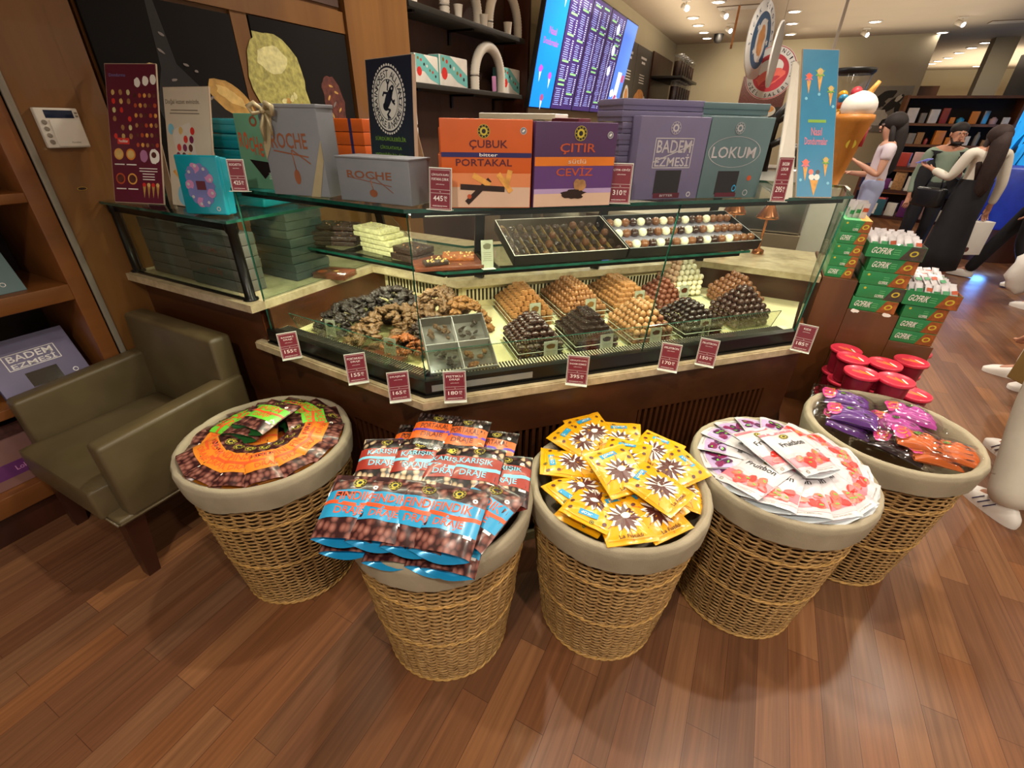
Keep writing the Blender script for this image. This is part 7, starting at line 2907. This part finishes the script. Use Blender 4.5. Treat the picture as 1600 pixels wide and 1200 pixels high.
# lit window front at the right
g = G()
g.box(3.92, 3.98, 7.5, 14.4, 0.0, CEIL - .25, 'night_blue')
struct('window_1', g)
g2 = G(frame((3.915, 14.3, 0), (0, -1, 0), (0, 0, 1)))
for k in range(34):
    rr = random.Random(k + 3)
    g2.blob(rr.uniform(.2, 5.5), rr.uniform(.5, 1.9), rr.uniform(.2, .6), rr.uniform(.06, .24), 'glow_blue', .001 * k, k, .5, 20, rr.uniform(.6, 1.3))
tag(g2.build('light_display'), 'glowing blue light display on the window front at the right edge', 'light display')
# round blue booth
p = at_y(1560, 300, 8.6)
g = G(Matrix.Translation((2.95, 9.0, 0)))
g.lathe([(0.50, 0.42), (0.52, 0.45), (0.52, 1.12), (0.50, 1.15), (0.0, 1.15)], 'booth_blue', 40)
g.lathe([(0.50, 0.0), (0.50, 0.43)], 'dark_wood', 40)
tag(g.build('round_counter'), 'round bright blue counter behind the woman in the white blouse', 'counter')
# brown column panel and shelving behind the people
g = G()
g.box(2.27, 2.62, 13.3, 13.7, 0, 2.31, 'stand_wood')
tag(g.build('wood_column'), 'plain reddish brown wood panel at the end of the far wall', 'panel')
t = thing('display_shelving', 'wood-framed dark shelving with small goods behind the people', 'shelving', Matrix.Translation((2.75, 12.2, 0)))
for (z, nm) in ((0.05, 'shelf'), (0.45, 'shelf'), (0.85, 'shelf'), (1.28, 'shelf'), (1.62, 'shelf'), (2.05, 'shelf')):
    g = G()
    g.box(-0.75, 0.85, -0.2, 0.2, z, z + 0.04, 'shelf_wood')
    g.build(nm, t)
for x in (-0.79, 0.85):
    g = G()
    g.box(x, x + 0.04, -0.2, 0.2, 0, 2.1, 'shelf_wood')
    g.build('side_panel', t)
g = G()
g.box(-0.75, 0.85, 0.18, 0.2, 0, 2.1, 'cell_dark')
g.build('back_panel', t)
rr = random.Random(9)
cols = ['bag_blue', 'carton_white', 'sign_salmon', 'bag_orange', 'box_pink', 'sign_grey', 'box_violet_dark', 'walnut', 'steel', 'bag_red', 'offwhite']
kinds_ = {'bag_blue': 'blue', 'carton_white': 'white', 'sign_salmon': 'salmon', 'bag_orange': 'orange', 'box_pink': 'pale pink', 'sign_grey': 'grey', 'box_violet_dark': 'violet', 'walnut': 'tan', 'steel': 'silver', 'bag_red': 'red', 'offwhite': 'off-white'}
for z, zn in ((1.322, 'third'), (1.662, 'top open'), (0.892, 'second'), (0.492, 'lowest')):
    x = -0.70
    while x < 0.78:
        w = rr.uniform(.07, .16)
        h = rr.uniform(.08, .24)
        m = cols[rr.randrange(len(cols))]
        g = G()
        if rr.random() < .35:
            g.lathe([(w * .4, 0), (w * .45, h * .7), (w * .2, h * .9), (w * .2, h), (0, h)], m, 12)
            nm = 'jar'
        else:
            g.box(-w / 2, w / 2, -.05, .05, 0, h, m, .004)
            nm = 'packet'
        o = g.build(nm)
        o.matrix_basis = loc(2.75 + x + w / 2, 12.08, z, rr.uniform(-.2, .2))
        tag(o, 'small %s %s on the %s shelf of the dark shelving' % (kinds_[m], nm, zn), nm, 'small goods on the %s shelf' % zn)
        x += w + rr.uniform(.02, .06)
# lower merchandise racks nearer the people
t = thing('goods_rack', 'low wooden rack with mugs and books between the people', 'rack', Matrix.Translation((1.75, 8.2, 0)) @ Euler((0, 0, -0.35)).to_matrix().to_4x4())
for z in (0.15, 0.50, 0.82, 1.10):
    g = G()
    g.box(-0.55, 0.55, -0.18, 0.18, z, z + 0.035, 'dark_wood')
    g.build('shelf', t)
for x in (-0.58, 0.55):
    g = G()
    g.box(x, x + 0.03, -0.18, 0.18, 0, 1.15, 'dark_wood')
    g.build('side_panel', t)
R_ = t.matrix_basis.copy()
for z, zn in ((0.536, 'lower'), (0.856, 'middle'), (1.136, 'top')):
    x = -0.50
    while x < 0.46:
        w = rr.uniform(.08, .15)
        h = rr.uniform(.12, .22)
        m = ['sign_salmon', 'box_pink', 'offwhite', 'box_violet_dark', 'sign_grey', 'walnut', 'bag_red'][rr.randrange(7)]
        g = G()
        g.box(-w / 2, w / 2, -.04, .04, 0, h, m, .004)
        o = g.build('packet')
        o.matrix_basis = R_ @ loc(x + w / 2, -0.1, z, rr.uniform(-.2, .2))
        tag(o, 'small %s packet on the %s shelf of the low wooden rack' % ({'sign_salmon': 'salmon', 'box_pink': 'pale pink', 'offwhite': 'off-white', 'box_violet_dark': 'violet', 'sign_grey': 'grey', 'walnut': 'tan', 'bag_red': 'red'}[m], zn), 'packet', 'goods on the %s shelf of the rack' % zn)
        x += w + .03
M('dark_teal', '#1f5560', 0.5)
g = G(R_ @ frame((-0.30, -0.185, 0.537), (1, 0, 0), (0, 0, 1)))
g.box(-.13, .13, 0, .20, 0, .04, 'dark_teal', .004)
g.rect(0, .11, .10, .08, 'offwhite', .041)
g.rect(-.04, .08, .03, .08, 'offwhite', .0415)
g.rect(.03, .05, .03, .07, 'offwhite', .0415)
tag(g.build('gift_bag'), 'dark teal bag with a white figure on the low rack', 'bag')
# ---------------------------------------------------------------- people
M('skin', '#b9846a', 0.5, var=.04)
M('skin_light', '#cf9d84', 0.5, var=.04)
M('hair_dark', '#1d1413', 0.75, var=.2, scale=60)
M('hair_brown', '#2c1a17', 0.75, var=.25, scale=60)
M('cloth_white', '#d9d3c6', 0.8, var=.05, scale=8)
M('cloth_tee', '#d6cbd4', 0.8, var=.04)
M('cloth_lilac', '#9aa3c4', 0.8, var=.06)
M('cloth_sage', '#7f8f7e', 0.8, var=.05)
M('cloth_black', '#14141a', 0.8, var=.2)
M('cloth_olive', '#8a713c', 0.8, var=.08)
M('denim_white', '#cfc8b8', 0.8, var=.05, scale=10)
M('shoe_white', '#e4ded6', 0.5, var=.02)
M('shoe_stripe', '#2a2350', 0.5)
M('eye_white', '#a8968c', 0.3)
M('lips', '#8f4a42', 0.5)
M('phone_black', '#121318', 0.2)
M('phone_blue', '#7f86d8', 0.3, emit=.3)
M('leather_black', '#121214', 0.35)


def skin_mesh(chains, mat, name, parent, lev=2):
    """chains: dict name -> (co, radius, radius2, parent name)"""
    names = list(chains)
    idx = {n: i for i, n in enumerate(names)}
    me = bpy.data.meshes.new(name)
    me.from_pydata([tuple(chains[n][0]) for n in names], [(idx[n], idx[chains[n][3]]) for n in names if chains[n][3]], [])
    o = bpy.data.objects.new(name, me)
    COL.objects.link(o)
    md = o.modifiers.new('skin', 'SKIN')
    md.use_smooth_shade = True
    sv = me.skin_vertices[0].data
    for i, n in enumerate(names):
        sv[i].radius = (chains[n][1], chains[n][2])
        sv[i].use_root = chains[n][3] is None
    sb = o.modifiers.new('sub', 'SUBSURF')
    sb.levels = lev
    dg = bpy.context.evaluated_depsgraph_get()
    m2 = bpy.data.meshes.new_from_object(o.evaluated_get(dg))
    bpy.data.objects.remove(o)
    m2.materials.clear()
    m2.materials.append(MATS[mat])
    for p in m2.polygons:
        p.use_smooth = True
    q = bpy.data.objects.new(name, m2)
    COL.objects.link(q)
    q.parent = parent
    return q


def person(T, label, skin, top_m, bottom_m, hair_m, pose, hair_len=0.0, skirt=False, shoes='shoe_white', sleeve='long', s=1.0, stripes=False, hair_top=True, wide=1.0, female=True):
    """local frame: the person faces -Y, feet at z=0; pose gives wrists, elbows, knees, ankles"""
    t = thing('person', label, 'person', T @ Matrix.Diagonal((s, s, s, 1)))
    P = dict(sl=(-.175, 0, 1.38), sr=(.175, 0, 1.38), el=(-.22, .02, 1.10), er=(.22, .02, 1.10), wl=(-.23, -.05, .86), wr=(.23, -.05, .86),
             hl=(-.095, 0, .90), hr=(.095, 0, .90), kl=(-.10, -.02, .49), kr=(.10, -.02, .49), al=(-.10, .02, .09), ar=(.10, .02, .09), head=(0, -.015, 1.575), tl=None, tr=None)
    P.update(pose)
    V = {k: Vector(v) for k, v in P.items() if v is not None}
    tl = V.get('tl', V['al'] + Vector((-.02, -.15, -.055)))
    tr = V.get('tr', V['ar'] + Vector((.02, -.15, -.055)))
    neck = Vector((0, 0, 1.44))
    hd = V['head']
    c = {'pelvis': ((0, 0, .95), .13, .10, None), 'waist': ((0, 0, 1.09), .115, .085, 'pelvis'), 'chest': ((0, 0, 1.27), .135, .10, 'waist'), 'ub': ((0, 0, 1.38), .10, .075, 'chest'),
         'neck': (neck, .048, .048, 'ub'), 'jaw': (hd + Vector((0, -.012, -.055)), .062, .066, 'neck'), 'head': (hd + Vector((0, .004, .02)), .078, .088, 'jaw'), 'crown': (hd + Vector((0, .01, .075)), .055, .062, 'head')}
    for sd, S in (('l', -1), ('r', 1)):
        sh, el, wr = V['s' + sd], V['e' + sd], V['w' + sd]
        c['sh' + sd] = (sh, .052, .052, 'ub')
        c['ua' + sd] = (sh.lerp(el, .5), .044, .044, 'sh' + sd)
        c['el' + sd] = (el, .036, .036, 'ua' + sd)
        c['fa' + sd] = (el.lerp(wr, .45), .034, .034, 'el' + sd)
        c['wr' + sd] = (wr, .023, .019, 'fa' + sd)
        d = (wr - el).normalized()
        side = Vector((S, 0, 0)) if abs(d.x) < .8 else Vector((0, -1, 0))
        perp = (side - d * side.dot(d)).normalized()
        palm = wr + d * .06
        c['pa' + sd] = (palm, .032, .014, 'wr' + sd)
        inn = d.cross(perp)
        for f in range(4):
            off = perp * (-.026 + .0175 * f)
            ln = (.055, .065, .06, .045)[f]
            k1 = palm + d * .028 + off
            c['f%d%s' % (f, sd)] = (k1, .0085, .0085, 'pa' + sd)
            c['g%d%s' % (f, sd)] = (k1 + d * ln * .6 + inn * .012, .0075, .0075, 'f%d%s' % (f, sd))
            c['h%d%s' % (f, sd)] = (k1 + d * ln * .85 + inn * .032, .006, .006, 'g%d%s' % (f, sd))
        th = wr + d * .025 - perp * .032
        c['t1' + sd] = (th, .010, .010, 'wr' + sd)
        c['t2' + sd] = (th + d * .035 - perp * .012 + inn * .012, .0085, .0085, 't1' + sd)
        hp, kn, an, toe = V['h' + sd], V['k' + sd], V['a' + sd], (tl if sd == 'l' else tr)
        c['hp' + sd] = (hp, .085, .085, 'pelvis')
        c['th' + sd] = (hp.lerp(kn, .5), .072, .072, 'hp' + sd)
        c['kn' + sd] = (kn, .053, .055, 'th' + sd)
        c['cf' + sd] = (kn.lerp(an, .35), .050, .052, 'kn' + sd)
        c['an' + sd] = (an, .034, .036, 'cf' + sd)
        c['to' + sd] = (toe.lerp(an, .2) + Vector((0, 0, -.01)), .030, .022, 'an' + sd)
    skin_mesh(c, skin, 'body', t)
    # face
    g = G(Matrix.Translation(hd))
    g.ball((0, -.098, -.008), .013, skin, 8, .8, 1.1, 1.3)
    for S in (-1, 1):
        g.ball((S * .030, -.083, .022), .0115, 'eye_white', 8)
        g.ball((S * .030, -.0925, .022), .0055, 'hair_dark', 8)
        g.box(S * .030 - .016, S * .030 + .016, -.094, -.084, .040, .046, hair_m)
        g.ball((S * .080, .0, .005), .02, skin, 8, .4, .8, 1.2)
    g.ball((0, -.089, -.045), .016, 'lips', 8, 1.25, .5, .4)
    g.build('face', t)
    # hair
    if hair_top:
        g = G(Matrix.Translation(hd))
        if female:
            g.ball((0, .024, .045), .104, hair_m, 18, .98, 1.03, .98, 10, lambda q: 1 + .03 * noise.noise(q * 4))
        else:
            g.ball((0, .030, .066), .090, hair_m, 18, .98, 1.08, .82, 10, lambda q: 1 + .03 * noise.noise(q * 4))
        if hair_len:
            g.tube([(0, .06, .06), (0, .085, -.05), (0, .10, -.20), (0, .105, -.20 - hair_len * .5), (0, .09, -.2 - hair_len)], [.070, .080, .082, .072, .03], hair_m, 16)
            for S in (-1, 1):
                g.tube([(S * .065, .0, .03), (S * .082, .02, -.08), (S * .09, .05, -.22), (S * .07, .07, -.4)], [.026, .028, .03, .012], hair_m, 10)
        elif not female:
            g.tube([(-.066, -.01, -.03), (-.050, -.048, -.078), (0, -.078, -.092), (.050, -.048, -.078), (.066, -.01, -.03)], [.010, .017, .020, .017, .010], hair_m, 8)
        g.build('hair', t)
    # top
    cs = {'pelvis': ((0, 0, .96), .150 * wide, .120, None), 'waist': ((0, 0, 1.09), .128 * wide, .10, 'pelvis'), 'chest': ((0, 0, 1.27), .150 * wide, .115, 'waist'), 'ub': ((0, 0, 1.385), .115, .085, 'chest'), 'col': ((0, 0, 1.425), .062, .058, 'ub')}
    for sd in 'lr':
        sh, el, wr = V['s' + sd], V['e' + sd], V['w' + sd]
        cs['sh' + sd] = (sh, .064, .064, 'ub')
        cs['ua' + sd] = (sh.lerp(el, .5), .058, .058, 'sh' + sd)
        if sleeve == 'long':
            cs['el' + sd] = (el, .050, .050, 'ua' + sd)
            cs['wr' + sd] = (el.lerp(wr, .88), .038, .038, 'el' + sd)
    skin_mesh(cs, top_m, 'shirt', t)
    if skirt:
        g = G()
        g.lathe([(.148, 1.12), (.150, 1.08), (.172, .92), (.18, .7), (.20, .35), (.215, .16), (.205, .155)], bottom_m, 26, sy=.8)
        g.v = [v + Vector((.008 * math.sin(v.z * 9 + 5 * math.atan2(v.y, v.x)), .008 * math.cos(v.z * 7 + 4 * math.atan2(v.y, v.x)), 0)) for v in g.v]
        g.build('skirt', t)
    else:
        cb_ = {'pelvis': ((0, 0, .95), .150, .120, None), 'wst': ((0, 0, 1.10), .146, .118, 'pelvis')}
        for sd in 'lr':
            hp, kn, an = V['h' + sd], V['k' + sd], V['a' + sd]
            cb_['hp' + sd] = (hp, .098, .098, 'pelvis')
            cb_['th' + sd] = (hp.lerp(kn, .5), .088 * wide, .088 * wide, 'hp' + sd)
            cb_['kn' + sd] = (kn, .072 * wide, .074 * wide, 'th' + sd)
            cb_['cf' + sd] = (kn.lerp(an, .5), .070 * wide, .070 * wide, 'kn' + sd)
            cb_['an' + sd] = (an + Vector((0, 0, -.035)), .062 * wide, .064 * wide, 'cf' + sd)
        skin_mesh(cb_, bottom_m, 'trousers', t)
    for sd, toe in (('l', tl), ('r', tr)):
        an = V['a' + sd]
        d = Vector((toe.x - an.x, toe.y - an.y, 0)).normalized()
        base = frame((an.x, an.y, an.z - .09), d, (-d.y, d.x, 0))
        g = G(base)
        def shoe(u, v):
            a = 2 * PI * u
            ca = math.copysign(abs(math.cos(a)) ** .62, math.cos(a))
            x = .065 + .135 * ca
            wv = .046 * (1 - .22 * max(0, -ca) + .10 * max(0, ca))
            y = wv * math.copysign(abs(math.sin(a)) ** .8, math.sin(a))
            
            k = [1.0, 1.02, .98, .80, .50, .0][min(5, int(v * 5 + .5))]
            zz = [.0, .025, .045, .07, .085, .088][min(5, int(v * 5 + .5))]
            zz *= (1.05 - .42 * max(0, (x - .06) / .15)) if v > .3 else 1
            return Vector((.065 + (x - .065) * k - (.02 if v > .7 else 0), y * k, zz))
        g.grid(shoe, 26, 5, shoes, True, True)
        if stripes:
            for k in range(3):
                for S in (-1, 1):
                    g.slab((.05 + .028 * k, S * .0485, .026), (.022 + .028 * k, S * .036, .066), .012, 'shoe_stripe', .004)
        g.build('shoe', t)
    return t


def pt(x, y, z=0, face=0.0):
    """face: direction the person looks in the floor plane (angle from +X)"""
    return Matrix.Translation((x, y, z)) @ Euler((0, 0, face + PI / 2)).to_matrix().to_4x4()


# woman with phone, white T-shirt, seen from the side, looking left
person(pt(1.13, 7.0, 0, PI * 1.0), 'person with very long dark hair in a white T-shirt looking at a phone', 'skin_light', 'cloth_tee', 'cloth_lilac', 'hair_dark',
       dict(er=(.20, -.02, 1.10), wr=(.12, -.24, 1.22), el=(-.20, -.03, 1.08), wl=(-.09, -.26, 1.10), head=(0, -.03, 1.575)), .42, False, 'shoe_white', 'short', 1.0)
g = G(pt(1.13, 7.0, 0, PI * 1.0) @ loc(-.06, -.37, 1.13, 0, -.7))
g.box(-.035, .035, -.005, .005, -.07, .07, 'phone_black', .003)
tag(g.build('phone'), 'dark phone held by the person in the white T-shirt', 'phone')
# man in sage shirt
man = person(pt(1.86, 7.75, 0, -PI * .45), 'person with short hair and beard in a sage green shirt under a dark jacket', 'skin', 'cloth_sage', 'cloth_black', 'hair_dark',
       dict(er=(.24, -.02, 1.10), wr=(.12, -.22, 1.14), head=(0.02, -.02, 1.555)), 0, False, 'shoe_white', 'long', .97, female=False)
g = G()
for S in (-1, 1):
    g.tube([(S * .13, -.02, 1.38), (S * .15, -.03, 1.2), (S * .15, -.02, .95), (S * .15, -.02, .86)], [.075, .088, .085, .08], 'cloth_black', 12)
g.build('jacket', man)
# woman in white blouse, seen from behind, very long brown hair
Tw = pt(2.02, 7.0, 0, PI * .62)
person(Tw, 'person seen from behind with very long brown hair, white blouse and long black skirt', 'skin', 'cloth_white', 'cloth_black', 'hair_brown',
       dict(er=(.25, -.04, 1.12), wr=(.33, -.26, 1.20), el=(-.25, .03, 1.08), wl=(-.27, .0, .84), head=(0, 0, 1.50)), .52, True, 'shoe_white', 'long', .985, wide=1.08)
g = G(Tw @ loc(.36, -.36, 1.25, .2, -1.2))
g.box(-.035, .035, -.004, .004, -.07, .07, 'phone_blue', .003)
tag(g.build('phone'), 'phone with a lit bluish screen held by the person in the white blouse', 'phone')
t = thing('handbag', 'black handbag hanging from the forearm of the person in the white blouse', 'handbag', Tw @ loc(.30, -.14, .80, .3))
g = G()
g.box(-.06, .06, -.15, .15, 0, .20, 'leather_black', .03)
g.build('bag_body', t)
g = G()
for y in (-.03, .03):
    g.tube([(0, -.09, .19), (0, -.07, .30), (0, 0, .34), (0, .07, .30), (0, .09, .19)], .008, 'leather_black', 8)
    break
g.build('handle', t)
g = G()
g.box(-.062, -.055, -.03, .03, .13, .16, 'gold', .002)
g.build('clasp', t)
t = thing('shopping_bag', 'white paper shopping bag with a round stamp held by the person in the white blouse', 'bag', Tw @ loc(-.27, -.02, .32, .15))
g = G()
g.box(-.13, .13, -.05, .05, 0, .36, 'paper', .004)
g.build('bag_body', t)
g = G()
g.tube([(-.05, 0, .355), (-.04, 0, .43), (.04, 0, .43), (.05, 0, .355)], .004, 'paper', 6)
g.build('handle', t)
g = G()
g.disc(0, 0, .028, 'star_brown', 0, 18)
o = g.build('stamp', t)
o.matrix_basis = frame((.06, .0505, .06), (-1, 0, 0), (0, 0, 1))
# dark figure with white trainers at the right edge
person(pt(2.72, 7.25, 0, PI * .9), 'person in black clothes and white trainers striding at the right edge', 'skin', 'cloth_black', 'cloth_black', 'hair_dark',
       dict(kl=(-.10, -.16, .49), al=(-.10, -.30, .10), kr=(.10, .02, .48), ar=(.10, .22, .11)), 0, False, 'shoe_white', 'long', 1.0)
t = thing('shopping_bag', 'crumpled white plastic shopping bag at the right edge, held low', 'bag', loc(2.60, 6.45, .12, .3))
g = G()
g.ball((0, 0, .22), .20, 'paper', 18, .8, .5, 1.15, 12, lambda q: 1 + .25 * noise.noise(q * 2.2))
g.build('bag_body', t)
g = G()
g.tube([(-.05, 0, .40), (0, 0, .56), (.05, 0, .40)], .008, 'paper', 6)
g.build('handle', t)
person(pt(2.78, 6.3, 0, PI * .7), 'person in black at the very right edge carrying a white plastic bag', 'skin', 'cloth_black', 'cloth_black', 'hair_dark',
       dict(wl=(-.22, -.12, .80)), 0, False, 'shoe_white', 'long', 1.0)
# white shoes and a brown paper bag at the right edge
person(pt(2.06, 4.12, 0, PI * .93), 'person in pale trousers and white shoes behind the brown paper bag', 'skin', 'cloth_white', 'denim_white', 'hair_dark',
       dict(kl=(-.10, -.08, .49), al=(-.10, -.10, .09), kr=(.10, .0, .49), ar=(.10, .02, .09), wr=(.24, -.08, .80)), 0, False, 'shoe_white', 'long', 1.0, wide=1.1)
t = thing('shopping_bag', 'olive brown paper bag hanging low at the right edge above white shoes', 'bag', loc(1.84, 3.72, .20, .5))
g = G()
g.box(-.16, .16, -.06, .06, 0, .42, 'cloth_olive', .006)
g.build('bag_body', t)
g = G()
g.tube([(-.06, 0, .41), (-.05, 0, .52), (.05, 0, .52), (.06, 0, .41)], .005, 'cloth_olive', 6)
g.build('handle', t)
# white jeans with striped trainers, nearest
person(pt(1.45, 2.67, 0, PI * .61), 'person in white jeans and white trainers with dark stripes, nearest the baskets', 'skin', 'cloth_white', 'denim_white', 'hair_dark',
       dict(kr=(.14, .06, .49), ar=(.19, .23, .09), tr=(.21, .07, .035), kl=(-.14, -.12, .49), al=(-.20, -.22, .09), tl=(-.21, -.38, .035)), 0, False, 'shoe_white', 'long', 1.0, stripes=True, wide=1.38)
